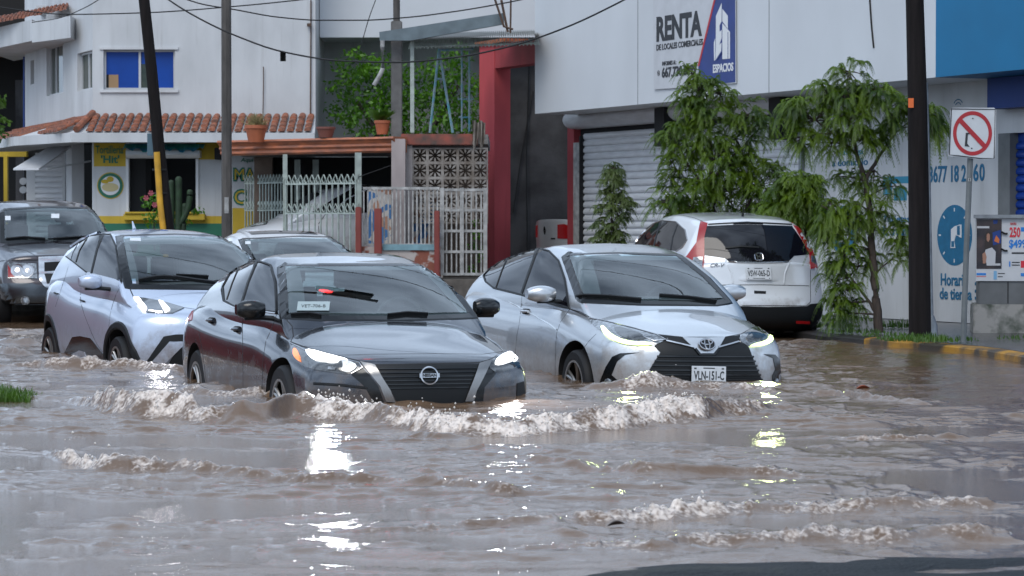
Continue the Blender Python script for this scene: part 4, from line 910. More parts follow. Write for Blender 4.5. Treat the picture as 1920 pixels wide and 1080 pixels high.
    F = np.stack([idx[:-1, :-1], idx[:-1, 1:], idx[1:, 1:], idx[1:, :-1]], -1).reshape(-1, 4)
    m = bpy.data.materials.new('flood_water'); m.use_nodes = True; t_ = m.node_tree; bs = t_.nodes['Principled BSDF']; N = t_.nodes.new; K = t_.links.new
    at = N('ShaderNodeAttribute'); at.attribute_name = 'foam'; tc = N('ShaderNodeTexCoord')
    n1 = N('ShaderNodeTexNoise'); n1.inputs['Scale'].default_value = 1.6; n1.inputs['Detail'].default_value = 6; K(tc.outputs['Object'], n1.inputs['Vector'])
    mud = N('ShaderNodeMix'); mud.data_type = 'RGBA'; mud.inputs[6].default_value = (.094, .057, .034, 1); mud.inputs[7].default_value = (.152, .097, .061, 1); K(n1.outputs['Fac'], mud.inputs[0])
    n2 = N('ShaderNodeTexNoise'); n2.inputs['Scale'].default_value = 38; n2.inputs['Detail'].default_value = 6; K(tc.outputs['Object'], n2.inputs['Vector'])
    mm = N('ShaderNodeMath'); mm.operation = 'MULTIPLY_ADD'; K(n2.outputs['Fac'], mm.inputs[0]); mm.inputs[1].default_value = 1.7; mm.inputs[2].default_value = -.95
    ad = N('ShaderNodeMath'); ad.operation = 'ADD'; K(at.outputs['Fac'], ad.inputs[0]); K(mm.outputs[0], ad.inputs[1])
    st = N('ShaderNodeMapRange'); st.inputs[1].default_value = .25; st.inputs[2].default_value = .95; K(ad.outputs[0], st.inputs[0])
    gate = N('ShaderNodeMath'); gate.operation = 'MULTIPLY'; K(st.outputs[0], gate.inputs[0]); g2 = N('ShaderNodeMapRange'); g2.inputs[1].default_value = .02; g2.inputs[2].default_value = .35; K(at.outputs['Fac'], g2.inputs[0]); K(g2.outputs[0], gate.inputs[1])
    fm = N('ShaderNodeMix'); fm.data_type = 'RGBA'; fm.inputs[7].default_value = (.68, .59, .52, 1); K(mud.outputs[2], fm.inputs[6]); K(gate.outputs[0], fm.inputs[0]); K(fm.outputs[2], bs.inputs['Base Color'])
    ro = N('ShaderNodeMapRange'); ro.inputs[3].default_value = .07; ro.inputs[4].default_value = .5; K(gate.outputs[0], ro.inputs[0]); K(ro.outputs[0], bs.inputs['Roughness'])
    bs.inputs['IOR'].default_value = 1.5
    mp = N('ShaderNodeMapping'); mp.inputs['Scale'].default_value = (1, 1.5, 1); K(tc.outputs['Object'], mp.inputs[0])
    b1 = N('ShaderNodeTexNoise'); b1.inputs['Scale'].default_value = 22; b1.inputs['Detail'].default_value = 5; b1.inputs['Roughness'].default_value = .6; K(mp.outputs[0], b1.inputs['Vector'])
    bu = N('ShaderNodeBump'); bu.inputs['Strength'].default_value = .3; bu.inputs['Distance'].default_value = .012; K(b1.outputs['Fac'], bu.inputs['Height']); b2 = N('ShaderNodeTexNoise'); b2.inputs['Scale'].default_value = 75; b2.inputs['Detail'].default_value = 3; K(mp.outputs[0], b2.inputs['Vector']); bu2 = N('ShaderNodeBump'); bu2.inputs['Strength'].default_value = .3; bu2.inputs['Distance'].default_value = .004; K(b2.outputs['Fac'], bu2.inputs['Height']); K(bu.outputs[0], bu2.inputs['Normal']); K(bu2.outputs[0], bs.inputs['Normal'])
    me = npmesh('water', V, F, m); at_ = me.attributes.new('foam', 'FLOAT', 'POINT'); at_.data.foreach_set('value', foam.astype(np.float32).ravel())
    o = bpy.data.objects.new('water', me); C.objects.link(o); tag(o, kind='structure')
    # spray: loose drops thrown up along the breaking crest
    f = foam.ravel(); cand = np.where((f > .75) & (YY.ravel() < 18.4) & (np.abs(TT.ravel()) < .2))[0]; rs = np.random.RandomState(3)
    b = MB()
    if len(cand):
        for i in rs.choice(cand, min(420, len(cand)), replace=False):
            x, y, z = V[i]; r = rs.uniform(.003, .009); z += rs.exponential(.028); q = Vector((x + rs.uniform(-.03, .03), y - rs.uniform(-.02, .06), z))
            b.add([q + Vector(d) * r for d in ((1, 0, 0), (0, 1, 0), (-1, 0, 0), (0, -1, 0), (0, 0, 1.3), (0, 0, -1.3))], [(0, 1, 4), (1, 2, 4), (2, 3, 4), (3, 0, 4), (1, 0, 5), (2, 1, 5), (3, 2, 5), (0, 3, 5)])
        tag(b.obj('spray', mat('spray_drops', (.6, .55, .5), .15), smooth=80), kind='stuff')
water()
# ------------------------------------------------------------ wall frames
class Frame:
    def __init__(s, x, y, deg):      # e points to the picture's right along the wall, n towards the street
        a = R(deg); s.O = Vector((x, y, 0)); s.e = Vector((math.cos(a), math.sin(a), 0)); s.n = Vector((math.sin(a), -math.cos(a), 0))
    def hit(s, px, py, off=0.):
        d = ray(px, py); o = s.O + s.n * off; t = (o - CAM).dot(s.n) / d.dot(s.n); q = CAM + d * t - s.O; return q.dot(s.e), q.z
    def w(s, a, z, off=0.): return s.O + s.e * a + s.n * off + Vector((0, 0, z))
    def poly(s, b, pts, n0, n1, px=True, at=None):
        q = [s.hit(*p, n1 if at is None else at) for p in pts] if px else pts
        b.prism(q, lambda a, z: s.w(a, z, n0), lambda a, z: s.w(a, z, n1))
    def box(s, b, a0, a1, z0, z1, n0, n1): s.poly(b, [(a0, z0), (a1, z0), (a1, z1), (a0, z1)], n0, n1, False)
    def rect(s, b, x0, x1, y0, y1, n0, n1):
        """rectangle between photo columns/rows, kept upright and level on the wall"""
        a0, z1 = s.hit(x0, (y0 + y1) / 2, n1)[0], s.hit((x0 + x1) / 2, y0, n1)[1]; a1, z0 = s.hit(x1, (y0 + y1) / 2, n1)[0], s.hit((x0 + x1) / 2, y1, n1)[1]
        s.box(b, a0, a1, z0, z1, n0, n1)
    def text(s, name, txt, x0, x1, y0, y1, off, m, parent=None, bold=.01, shear=0, depth=.006, level=True):
        me = text_mesh(txt, 1., m, depth, bold, shear=shear); co = np.array([v.co[:] for v in me.vertices]); lo, hi = co.min(0), co.max(0)
        a0, z1 = s.hit(x0, y0, off); a1, z0 = s.hit(x1, y1, off); 
        if level: zc = s.hit((x0 + x1) / 2, (y0 + y1) / 2, off)[1]; hh = (y1 - y0) * (s.w((a0 + a1) / 2, 0).y) / FPX; z0, z1 = zc - hh / 2, zc + hh / 2
        for v in me.vertices:
            t = ((v.co.x - lo[0]) / (hi[0] - lo[0]), (v.co.y - lo[1]) / (hi[1] - lo[1]))
            v.co = s.w(a0 + (a1 - a0) * t[0], z0 + (z1 - z0) * t[1], off + v.co.z)
        return link(name, me, parent)
def wallmat(name, col, var=.18, rough=.75, **k):
    """painted plaster with its own weather streaks"""
    m = mat(name, col, rough, var=var, vscale=1.3, stretch=(1.6, 1.6, .6), bump=.12, bscale=45, detail=9, ramp=(.28, .62), **k)
    t = m.node_tree; N = t.nodes.new; K = t.links.new; b = t.nodes['Principled BSDF']
    if t.nodes.get('streaks'): return m
    src = b.inputs['Base Color'].links[0].from_socket; tc = N('ShaderNodeTexCoord'); mp = N('ShaderNodeMapping'); mp.inputs['Scale'].default_value = (5, 5, .28); K(tc.outputs['Object'], mp.inputs[0])
    n = N('ShaderNodeTexNoise'); n.name = 'streaks'; n.inputs['Scale'].default_value = 1.6; n.inputs['Detail'].default_value = 7; n.inputs['Roughness'].default_value = .65; K(mp.outputs[0], n.inputs['Vector'])
    r = N('ShaderNodeMapRange'); r.inputs[1].default_value = .56; r.inputs[2].default_value = .80; r.inputs[4].default_value = .45; K(n.outputs['Fac'], r.inputs[0])
    mx_ = N('ShaderNodeMix'); mx_.data_type = 'RGBA'; K(src, mx_.inputs[6]); mx_.inputs[7].default_value = (col[0] * .45, col[1] * .42, col[2] * .38, 1); K(r.outputs[0], mx_.inputs[0]); K(mx_.outputs[2], b.inputs['Base Color']); return m
M_WHITE = wallmat('plaster_white', (.51, .52, .53), .2); M_WHITE2 = mat('facade_white', (.55, .57, .59), .6, var=.10, vscale=.8, stretch=(1, 1, .7), bump=.04, bscale=12, detail=7); M_WALLR = wallmat('plaster_offwhite', (.54, .55, .56), .2)
M_SHADE = wallmat('plaster_shaded_grey', (.46, .47, .48), .25); M_YEL = wallmat('paint_yellow', (.52, .36, .03), .25); M_GRN = mat('paint_green', (.012, .13, .075), .6)  # M_SHADE: white plaster greyed to carry the shade of the recessed wall
M_DARK = mat('dark_interior', (.009, .009, .009), .9); M_BLUEW = mat('window_blue_film', (.0, .05, .30), .45, var=.2, vscale=3, spec=.3); M_ALU = mat('window_frame_alu', (.45, .46, .47), .4)  # M_DARK: near-black colour standing in for the shade of unlit depths
M_WGL = mat('window_glass_dark', (.02, .035, .03), .08, spec=.3, var=.6, vscale=6, col2=(.05, .06, .045)); M_TILE = mat('roof_tile', (.34, .105, .048), .6, var=.6, vscale=9, col2=(.12, .05, .03), bump=.5, bscale=50)
M_TERRA = mat('terracotta_paint', (.50, .15, .06), .5, var=.4, vscale=5, stretch=(1, 1, 4), col2=(.24, .09, .05), bump=.2)
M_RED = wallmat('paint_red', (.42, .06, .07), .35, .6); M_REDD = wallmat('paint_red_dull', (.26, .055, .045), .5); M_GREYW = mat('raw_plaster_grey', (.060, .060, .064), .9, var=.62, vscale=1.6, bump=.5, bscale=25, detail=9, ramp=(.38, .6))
M_TEAL = mat('paint_sky_blue', (.0, .135, .29), .6, var=.15, vscale=1.2); M_ROYAL = mat('paint_royal_blue', (.004, .035, .19), .6, var=.15, vscale=1.5)
M_SHUTR = mat('shutter_grey', (.62, .63, .65), .38, var=.15, vscale=4, stretch=(1, 1, 5)); M_SHUTB = mat('shutter_blue', (.01, .055, .33), .35, var=.4, vscale=6, stretch=(1, 1, 4))
M_CONC = mat('concrete', (.24, .235, .225), .85, var=.55, vscale=3.5, bump=.4, bscale=35, detail=8); M_GREENP = mat('paint_pale_green', (.40, .46, .42), .5, var=.35, vscale=8)
M_WPAINT = mat('white_bar_paint', (.44, .44, .43), .6, var=.5, vscale=10); M_RUST = mat('rusty_iron', (.11, .065, .045), .8, var=.5, vscale=9); M_GALV = mat('galvanised', (.28, .30, .32), .45, metal=.5, var=.4, vscale=7)
M_INKB = mat('painted_letters_blue', (.012, .14, .27), .7, var=.2, vscale=12); M_BANNER = mat('banner_white', (.50, .51, .53), .4, var=.12, vscale=5, bump=.15, bscale=8); M_BANB = mat('banner_blue', (.012, .035, .20), .4, var=.25, vscale=4)
M_BANK = mat('banner_black', (.018, .02, .024), .5); M_BANR = mat('banner_red', (.42, .03, .04), .5); M_WHT = mat('paint_white_plain', (.62, .63, .64), .5)
M_CINDER = mat('brown_wall', (.18, .13, .10), .85, var=.4, vscale=4)
# ------------------------------------------------------------ white two storey corner building with the tortilla shop (left)
A0 = Frame(0, 46, 0)
def corrug(fr, b, a0, a1, z0, z1, n, pitch=.105, depth=.03):
    """roller shutter curtain: interlocking slats with rounded faces"""
    zs = []; z = z0
    prof = [(0, 0), (.12, .8), (.35, 1), (.62, .9), (.85, .35), (.93, 0)]
    k = 0; pts = []
    while z < z1:
        for t, d in prof:
            if z + t * pitch <= z1: pts.append((z + t * pitch, n + depth * d))
        z += pitch
    V = []; 
    for (zz, nn) in pts: V += [fr.w(a0, zz, nn), fr.w(a1, zz, nn)]
    b.add(V, [(2*i, 2*i+1, 2*i+3, 2*i+2) for i in range(len(pts) - 1)])
def shop_building():
    g = thing('corner_building', 'white two storey corner building with red tile awning and a yellow and green tortilla shop', 'building', (P(380, 430, 46).x, 46.0, .5))
    p1 = P(592, 430, 46); p2 = P(175, 430, 46); p3 = P(135, 430, 47.4); p4 = P(48, 430, 51.5); xs = [(p1.x, 46), (p2.x, 46), (p3.x, 47.4), (p4.x, 51.5), (p4.x + .2, 58), (p1.x, 58)]
    z0, z1 = .5, 9.0
    # openings in the front wall are real: wall built of pieces round them
    b = MB(); F2 = []
    fr = A0; a_l, a_r = p2.x, p1.x
    def holes(fr, b, a0, a1, z0, z1, hs, n0=-.22, n1=0.):
        """wall with rectangular openings hs=[(a0,a1,z0,z1)] not overlapping in a"""
        hs = sorted(hs); c = a0
        for (h0, h1, y0, y1) in hs:
            fr.box(b, c, h0, z0, z1, n0, n1); fr.box(b, h0, h1, z0, y0, n0, n1); fr.box(b, h0, h1, y1, z1, n0, n1); c = h1
        fr.box(b, c, a1, z0, z1, n0, n1)
    def rc(fr, x0, x1, y0, y1, n=0): return (fr.hit(x0, (y0+y1)/2, n)[0], fr.hit(x1, (y0+y1)/2, n)[0], fr.hit((x0+x1)/2, y1, n)[1], fr.hit((x0+x1)/2, y0, n)[1])
    zmid = fr.hit(300, 262)[1]
    up = [rc(fr, 194, 328, 93, 168), rc(fr, 525, 536, 97, 115)]
    holes(fr, b, a_l, a_r, zmid, z1, up)
    low = [rc(fr, 240, 368, 296, 400)]
    holes(fr, b, a_l, a_r, z0, zmid, low)
    b.box(a_r - .22, a_r, 46.22, 54, z0, z1)
    # facets on the left
    f1 = Frame(p3.x, 47.4, math.degrees(math.atan2(46 - 47.4, p2.x - p3.x))); L1 = math.hypot(p2.x - p3.x, 1.4)
    f2 = Frame(p4.x, 51.5, math.degrees(math.atan2(47.4 - 51.5, p3.x - p4.x))); L2_ = math.hypot(p3.x - p4.x, 4.1)
    w1 = rc(f1, 145, 173, 97, 169); w2 = rc(f2, 87, 119, 78, 177); w3 = rc(f2, 57, 64, 113, 158)
    holes(f1, b, 0, L1, zmid, z1, [w1]); holes(f2, b, 0, L2_, zmid, z1, [w2, w3])
    d1 = rc(f1, 124, 171, 292, 430); f1.box(b, 0, L1, z0 + 2.35, zmid, -.22, 0); f2.box(b, 0, L2_, z0 + 2.45, zmid, -.22, 0); f2.box(b, L2_ - .5, L2_, z0, z0 + 2.45, -.22, 0)
    f1.box(b, L1 - .07, L1, z0, z0 + 2.35, -.22, 0)
    b.obj('wall', M_WHITE, g)
    # black sheets behind the openings, the darkness of unlit rooms put into their colour
    for (f, h, nm) in ((fr, low[0], 'shop_interior'),):
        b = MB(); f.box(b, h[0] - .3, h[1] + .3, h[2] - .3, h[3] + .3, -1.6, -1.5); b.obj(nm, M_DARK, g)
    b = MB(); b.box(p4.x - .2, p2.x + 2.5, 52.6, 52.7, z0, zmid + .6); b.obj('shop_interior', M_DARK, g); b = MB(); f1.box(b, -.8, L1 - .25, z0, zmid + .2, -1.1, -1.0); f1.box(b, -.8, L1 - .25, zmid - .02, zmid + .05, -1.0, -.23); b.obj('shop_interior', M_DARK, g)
    def window(f, h, gm, mull=(.5,), n=-.1):
        b = MB(); t = .035
        f.box(b, h[0], h[1], h[2], h[2] + t, n - .02, n + .03); f.box(b, h[0], h[1], h[3] - t, h[3], n - .02, n + .03); f.box(b, h[0], h[0] + t, h[2], h[3], n - .02, n + .028); f.box(b, h[1] - t, h[1], h[2], h[3], n - .02, n + .028)
        for q in mull: a = h[0] + (h[1] - h[0]) * q; f.box(b, a - .02, a + .02, h[2], h[3], n - .02, n + .026)
        w = b.obj('window', M_ALU, g); b = MB(); f.box(b, h[0] + .01, h[1] - .01, h[2] + .01, h[3] - .01, n - .01, n); b.obj('pane', gm, w); return w
    w = window(fr, up[0], M_BLUEW)
    b = MB(); fr.rect(b, 204, 222, 140, 167, -.1, -.092); b.obj('cardboard', mat('cardboard', (.30, .19, .10), .8), w); b = MB(); fr.rect(b, 196, 204, 140, 167, -.1, -.092); b.obj('pane_gap', M_DARK, w)
    b = MB(); fr.rect(b, 264, 278, 120, 167, -.1, -.094); b.obj('pane_gap', M_WGL, w)
    window(f1, w1, M_WGL); window(f2, w2, M_WGL, (.33, .75)); window(f2, w3, M_WGL, ())
    b = MB(); fr.box(b, *up[1], -.2, -.15); b.obj('vent', M_DARK, g)
    b = MB(); fr.box(b, up[0][0] - .06, up[0][1] + .06, up[0][2] - .05, up[0][2], -.1, .04); b.obj('window_sill', M_WALLR, g); b = MB(); fr.box(b, up[0][0] - .06, up[0][1] + .06, up[0][3], up[0][3] + .04, -.1, .03); b.obj('window_head', M_WALLR, g)
    # tile awning: barrel tiles laid in courses on a sloping strip, white board below
    def tiles(b, q0, q1, out, zt, zb, n, courses=4):
        """from wall points q0..q1, sloping outwards by vector out"""
        for i in range(n):
            t = (i + .5) / n; top = q0.lerp(q1, t); bot = top + out; pit = (q1 - q0).length / n; r = pit * .42
            sd = (q1 - q0).normalized()
            for c in range(courses):
                s0 = c / courses; s1 = (c + 1.18) / courses; jit = random.uniform(-.008, .008)
                A_ = top.lerp(bot, s0) + Vector((0, 0, zt + (zb - zt) * s0 + .005 + jit)); B_ = top.lerp(bot, min(1.03, s1)) + Vector((0, 0, zt + (zb - zt) * min(1.03, s1) + .028 + jit)); V = []
                for (Q, rr) in ((A_, r * .86), (B_, r)):
                    for k in range(7):
                        a = math.pi * k / 6; V.append(Q + sd * (rr * math.cos(a)) + Vector((0, 0, rr * math.sin(a) * .8)))
                b.add(V, [(k, k + 1, 7 + k + 1, 7 + k) for k in range(6)] + [tuple(range(7, 14))])
    zt = fr.hit(350, 217)[1]; fo = Frame(0, 45.15, 0); zb = fo.hit(350, 248)[1]
    q1 = Vector((p1.x, 46, 0)); q2 = Vector((p2.x, 46, 0)); q3 = Vector((p3.x, 47.4, 0)); q4 = Vector((p4.x, 51.5, 0))
    b = MB(); tiles(b, q2, q1, Vector((0, -.85, 0)), zt, zb, 26)
    n12 = f1.n * .85; tiles(b, q3 + Vector((0, 0, 0)), q2, (f1.n + Vector((0, -1, 0))).normalized() * .85, zt - .02, zb, 9); tiles(b, q4, q3, f2.n * .9, zt - .05, zb - .03, 22)
    # hip where the two slopes meet
    b.tube([q2 + Vector((0, 0, zt + .05)), q2 + Vector((-.15, -.85, zb + .05))], .06, 8); t_ = b.obj('tile_awning', M_TILE, g)
    b = MB(); s = [q1 + Vector((.05, -.86, 0)), q2 + Vector((-.2, -.86, 0)), q3 + f2.n * .9 + Vector((-.05, -.1, 0)), q4 + f2.n * .95]
    for a_, c_ in zip(s[:-1], s[1:]):
        d = (c_ - a_).normalized(); nn = Vector((d.y, -d.x, 0)); nn = nn if nn.y < 0 else -nn
        b.prism([(0, zb - .17), ((c_ - a_).length + .04, zb - .17), ((c_ - a_).length + .04, zb - .01), (0, zb - .01)], lambda u, z: a_ + d * u + Vector((0, 0, z)), lambda u, z: a_ + d * u + nn * .05 + Vector((0, 0, z)))
    for a_, c_, w0, w1_ in ((s[0], s[1], q1, q2), (s[1], s[2], q2, q3), (s[2], s[3], q3, q4)):
        b.add([a_ + Vector((0, 0, zb - .16)), c_ + Vector((0, 0, zb - .16)), w1_ + Vector((0, 0, zb - .14)), w0 + Vector((0, 0, zb - .14)), a_ + Vector((0, 0, zb - .02)), c_ + Vector((0, 0, zb - .02)), w1_ + Vector((0, 0, zt - .03)), w0 + Vector((0, 0, zt - .03))], [(0, 1, 2, 3), (4, 7, 6, 5), (0, 4, 5, 1), (1, 5, 6, 2), (2, 6, 7, 3), (3, 7, 4, 0)])
    b.obj('awning_board', M_WHITE, g)
    # shop paint, sill, boxes and writing
    for (x0, x1, y0, y1) in ((176, 236, 268, 312), (368, 412, 266, 299), (436, 478, 390, 470), (176, 420, 405, 470)): b = MB(); fr.rect(b, x0, x1, y0, y1, 0, .006); b.obj('painted_band', M_YEL, g)
    b = MB(); fr.rect(b, 176, 420, 419, 480, .006, .012); b.obj('painted_band', M_GRN, g)
    b = MB(); fr.rect(b, 231, 384, 401, 413, 0, .16); fr.rect(b, 233, 372, 397, 401, 0, .2); b.obj('window_ledge', M_YEL, g, bevel=.01)
    b = MB()
    for r_ in ((236, 241, 296, 400), (367, 372, 296, 400), (236, 372, 291, 297)): fr.rect(b, *r_, -.05, .03)
    b.obj('shop_window_frame', M_WHT, g)
    b = MB(); a0, a1, zz0, zz1 = rc(fr, 240, 378, 283, 296); bb = [(0, zz0), (.22, zz0), (.28, zz0 + .05), (.26, zz1), (0, zz1)]
    V = [fr.w(a0, z, n) for n, z in bb] + [fr.w(a1, z, n) for n, z in bb]; b.add(V, [(0, 1, 2, 3, 4), (9, 8, 7, 6, 5)] + [(i, 5 + i, 5 + (i + 1) % 5, (i + 1) % 5) for i in range(5)]); b.obj('shutter_box', M_SHUTR, g)
    b = MB(); a0, a1, zz0, zz1 = rc(fr, 236, 386, 270, 283)
    V = []; n = 24
    for i in range(n + 1):
        a = a0 + (a1 - a0) * i / n; sag = .035 * math.sin(i * 1.7) + .02 * math.sin(i * .6); V += [fr.w(a, zz1, .1), fr.w(a, zz0 + sag, .42 + .03 * math.sin(i * 2.1))]
    b.add(V, [(2*i, 2*i+1, 2*i+3, 2*i+2) for i in range(n)]); b.obj('canvas_awning', mat('canvas_blue', (.03, .16, .42), .6, var=.8, vscale=2.5, stretch=(.6, 1, 6), col2=(.04, .34, .26)), g)
    b = MB(); fr.rect(b, 402, 415, 277, 299, 0, .22); b.obj('meter_box', M_SHUT, g, bevel=.01)
    fr.text('shop_writing', 'Tortilleria', 179, 231, 273, 288, .012, M_GRN, g, .012); fr.text('shop_writing', "'Hit'", 189, 224, 291, 306, .012, M_GRN, g, .03)
    b = MB(); c = fr.hit(207, 348)
    def disc(b, c, r, n0, n1, sx=1, sz=1, off=(0, 0), N=36): fr.poly(b, [(c[0] + off[0] + r * sx * math.cos(2*math.pi*k/N), c[1] + off[1] + r * sz * math.sin(2*math.pi*k/N)) for k in range(N)], n0, n1, False)
    disc(b, c, .215, 0, .012); lg = b.obj('painted_logo', M_GRN, g); b = MB(); disc(b, c, .165, .012, .017); b.obj('logo_field', M_WHT, lg)
    b = MB(); disc(b, c, .125, .017, .021, 1.15, .6, (.0, -.03)); b.obj('logo_bread', mat('paint_cream', (.50, .42, .22), .7), lg)
    b = MB(); disc(b, c, .06, .017, .023, 1, .8, (.0, .11)); disc(b, c, .05, .017, .0225, 1.3, .7, (-.09, .07)); b.obj('logo_top', M_YEL, lg)
    b = MB(); disc(b, c, .23, 0, .006); b.obj('logo_rim', M_YEL, lg)
    fr.text('shop_writing', 'Aquí', 451, 476, 296, 306, .012, M_GRN, g, .01, .2)
    for t, x0, x1, y0, y1 in (('MA', 438, 479, 315, 339), ('C', 438, 462, 355, 384)):
        fr.text('shop_writing', t, x0 - 1, x1 + 1, y0 - 1, y1 + 1, .010, M_GRN, g, .075); fr.text('shop_writing', t, x0 + 2, x1 - 1, y0 + 2, y1 - 2, .018, M_YEL, g, .0)
    # grey shutter, propped white hatch and doorway on the receding side
    f3 = Frame(P(66, 430, 48.4).x, 48.4, 0); b = MB(); h = rc(f3, 67, 118, 286, 480); corrug(f3, b, h[0], h[1], .5, h[3], 0, .1); b.obj('roller_shutter', M_SHUTR, g)
    b = MB(); h = rc(f3, 50, 67, 292, 480); f3.box(b, h[0], h[1], .5, h[3] - .2, -.1, .02); h = rc(f3, 118, 123, 286, 480); f3.box(b, h[0], h[1], .5, h[3], -.05, .05); b.obj('door_jamb', M_WALLR, g)
    b = MB(); q = [P(25, 319, 46.9), P(73, 319, 46.7), P(135, 276, 47.5), P(92, 278, 47.7)]; up_ = Vector((0, 0, .03)); b.add(q + [v + up_ for v in q], [(0, 1, 2, 3), (7, 6, 5, 4), (0, 4, 5, 1), (1, 5, 6, 2), (2, 6, 7, 3), (3, 7, 4, 0)])
    ht = b.obj('propped_hatch', M_SHUTR, g); b = MB(); b.tube([P(88, 317, 46.7), P(170, 302, 47.2)], .018, 6); b.obj('hatch_prop', M_ALU, ht)
    # upper left roof: white eave slab, tile edge, little parapet
    b = MB()
    e0, e1, e2 = P(132, 60, 46.6), P(60, 66, 47.8), P(-30, 84, 50.5)
    for a_, c_ in ((e0, e1), (e1, e2)): b.add([Vector((a_.x, a_.y, a_.z - .10)), Vector((c_.x, c_.y, a_.z - .10)), Vector((c_.x, c_.y + 3, a_.z - .10)), Vector((a_.x, a_.y + 3, a_.z - .10)), a_ + Vector((0, 0, .28)), Vector((c_.x, c_.y, a_.z + .28)), Vector((c_.x, c_.y + 3, a_.z + .28)), a_ + Vector((0, 3, .28))], [(0, 3, 2, 1), (4, 5, 6, 7), (0, 1, 5, 4), (1, 2, 6, 5), (2, 3, 7, 6), (3, 0, 4, 7)])
    b.obj('eave', M_WHITE, g)
    b = MB(); tiles(b, P(-30, 40, 50.6), P(132, 8, 48.0), Vector((.1, -1.0, 0)), 0, -.2, 22, 3); b.obj('roof_tiles', M_TILE, g)
    b = MB(); b.box(P(68, 0, 49.5).x, P(122, 0, 49.5).x, 49.5, 50.3, P(0, 26, 49.5).z, P(0, 10, 49.5).z); b.obj('parapet', M_WHITE, g)
    # recessed block on the right with the slab above it
    x1 = P(1040, 430, 50).x
    b = MB(); b.box(p1.x, x1, 48.2, 48.4, .5, 9); b.obj('recessed_wall', M_SHADE, g)
    b = MB(); b.box(p1.x + .01, P(1060, 0, 46.4).x, 46.9, 48.2, P(0, 70, 46.9).z, 9.0); b.obj('upper_slab', M_WHITE2, g)
    b = MB(); b.tube([P(493, 215, 45.95), P(494, 160, 45.95), P(494, 125, 45.95)], .009, 6); b.obj('aerial', M_RUST, g)
    b = MB(); b.tube([P(583, 0, 45.97), P(583, 60, 45.97), P(582, 218, 45.97)], .012, 5); b.box(P(576, 0, 45.95).x, P(584, 0, 45.95).x, 45.9, 45.97, P(0, 50, 45.95).z, P(0, 44, 45.95).z); b.obj('wall_conduit', M_RUST, g)
shop_building()
# dark porch with yellow posts at the far left edge
def porch():
    g = thing('porch', 'dark porch with a yellow beam and post at the left edge', 'porch', (P(10, 430, 53).x, 53, .5))
    x0, x1 = P(-160, 0, 53).x, P(47, 0, 53).x
    b = MB(); b.box(x0, x1, 56.5, 56.7, .5, 8); b.obj('back_wall', M_DARK, g)  # near-black sheet, the porch's deep shade put into its colour
    b = MB(); b.box(x0, P(50, 0, 52.4).x, 52.3, 52.5, P(0, 294, 52.4).z, P(0, 278, 52.4).z); b.box(P(8, 0, 52.3).x, P(15, 0, 52.3).x, 52.15, 52.28, .5, P(0, 294, 52.4).z); b.obj('frame', M_YEL, g)
    b = MB(); b.box(P(28, 0, 55).x, P(42, 0, 55).x, 55, 55.1, .5, P(0, 150, 55).z); b.obj('pillar', M_GREYW, g)
    b = MB(); tilez = P(0, 86, 53).z; b.box(x0, P(44, 0, 53).x, 52.6, 56.6, tilez, tilez + .12); b.obj('roof', M_TILE, g)
    b = MB(); b.tube([P(46, 92, 52.2), P(46, 262, 52.2)], .03, 6); b.obj('blue_pipe', M_ROYAL, g)
    for y in (340, 356):
        b = MB(); q = P(43, y, 52.0); b.lathe([(.07, 0), (.07, .1), (.05, .12)], q, 14, 'y'); b.obj('meter', M_ALU, g, 40)
porch()
# ------------------------------------------------------------ carport
def carport():
    g = thing('carport', 'low carport with a moulded terracotta beam between thin pale posts', 'carport', (P(580, 430, 42).x, 42, .5))
    a, c = P(415, 268, 42.6), P(745, 252, 40.7); a.z = c.z = (a.z + c.z) / 2; d = (c - a).normalized(); n = Vector((d.y, -d.x, 0)); Ln = (c - a).length
    prof = [(0, 0), (.10, 0), (.12, -.03), (.08, -.06), (.05, -.10), (.06, -.135), (.025, -.17), (.03, -.21), (0, -.235), (-.25, -.235), (-.25, 0)]
    b = MB(); V = [a + n * p + Vector((0, 0, q)) for p, q in prof] + [c + n * p + Vector((0, 0, q)) for p, q in prof]; m = len(prof)
    b.add(V, [tuple(range(m)), tuple(range(2*m-1, m-1, -1))] + [(i, m+i, m+(i+1) % m, (i+1) % m) for i in range(m)]); b.obj('beam', M_TERRA, g)
    b = MB(); b.add([a + Vector((0, 0, -.16)) - n * .25, c + Vector((0, 0, -.16)) - n * .25, Vector((c.x, 45.9, a.z - .16)), Vector((a.x, 45.9, a.z - .16)), a + Vector((0, 0, -.02)) - n * .25, c + Vector((0, 0, -.02)) - n * .25, Vector((c.x, 45.9, a.z - .02)), Vector((a.x, 45.9, a.z - .02))], [(0, 3, 2, 1), (4, 5, 6, 7), (0, 1, 5, 4), (1, 2, 6, 5), (2, 3, 7, 6), (3, 0, 4, 7)]); b.obj('roof_slab', M_CONC, g)
    zt = a.z - .235
    for px, Y, w_ in ((535, 41.9, .035), (672, 41.0, .05)):
        b = MB(); q = P(px, 400, Y); b.box(q.x - w_, q.x + w_, Y - w_, Y + w_, .5, zt); b.obj('post', M_GREENP, g)
    b = MB(); q = P(748, 400, 40.75); b.box(q.x - .11, q.x + .10, 40.65, 40.95, .5, zt + .2); b.obj('pillar', wallmat('pillar_pinkish', (.42, .36, .35), .4), g)
    b = MB(); b.box(P(510, 0, 45.6).x, P(760, 0, 45.6).x, 45.5, 45.6, .5, zt + .05); b.obj('back_wall', M_DARK, g)  # blackened wall, the dim inside of the carport is in its colour
    b = MB(); b.box(P(477, 0, 45.4).x, P(511, 0, 45.4).x, 45.3, 45.49, .5, zt + .05); b.obj('side_wall', M_CINDER, g)
    for px in (558, 592):
        b = MB(); q = P(px, 0, 45.2); b.box(q.x - .05, q.x + .05, 45.1, 45.2, .5, zt); b.obj('inner_post', M_GREENP, g)
carport()
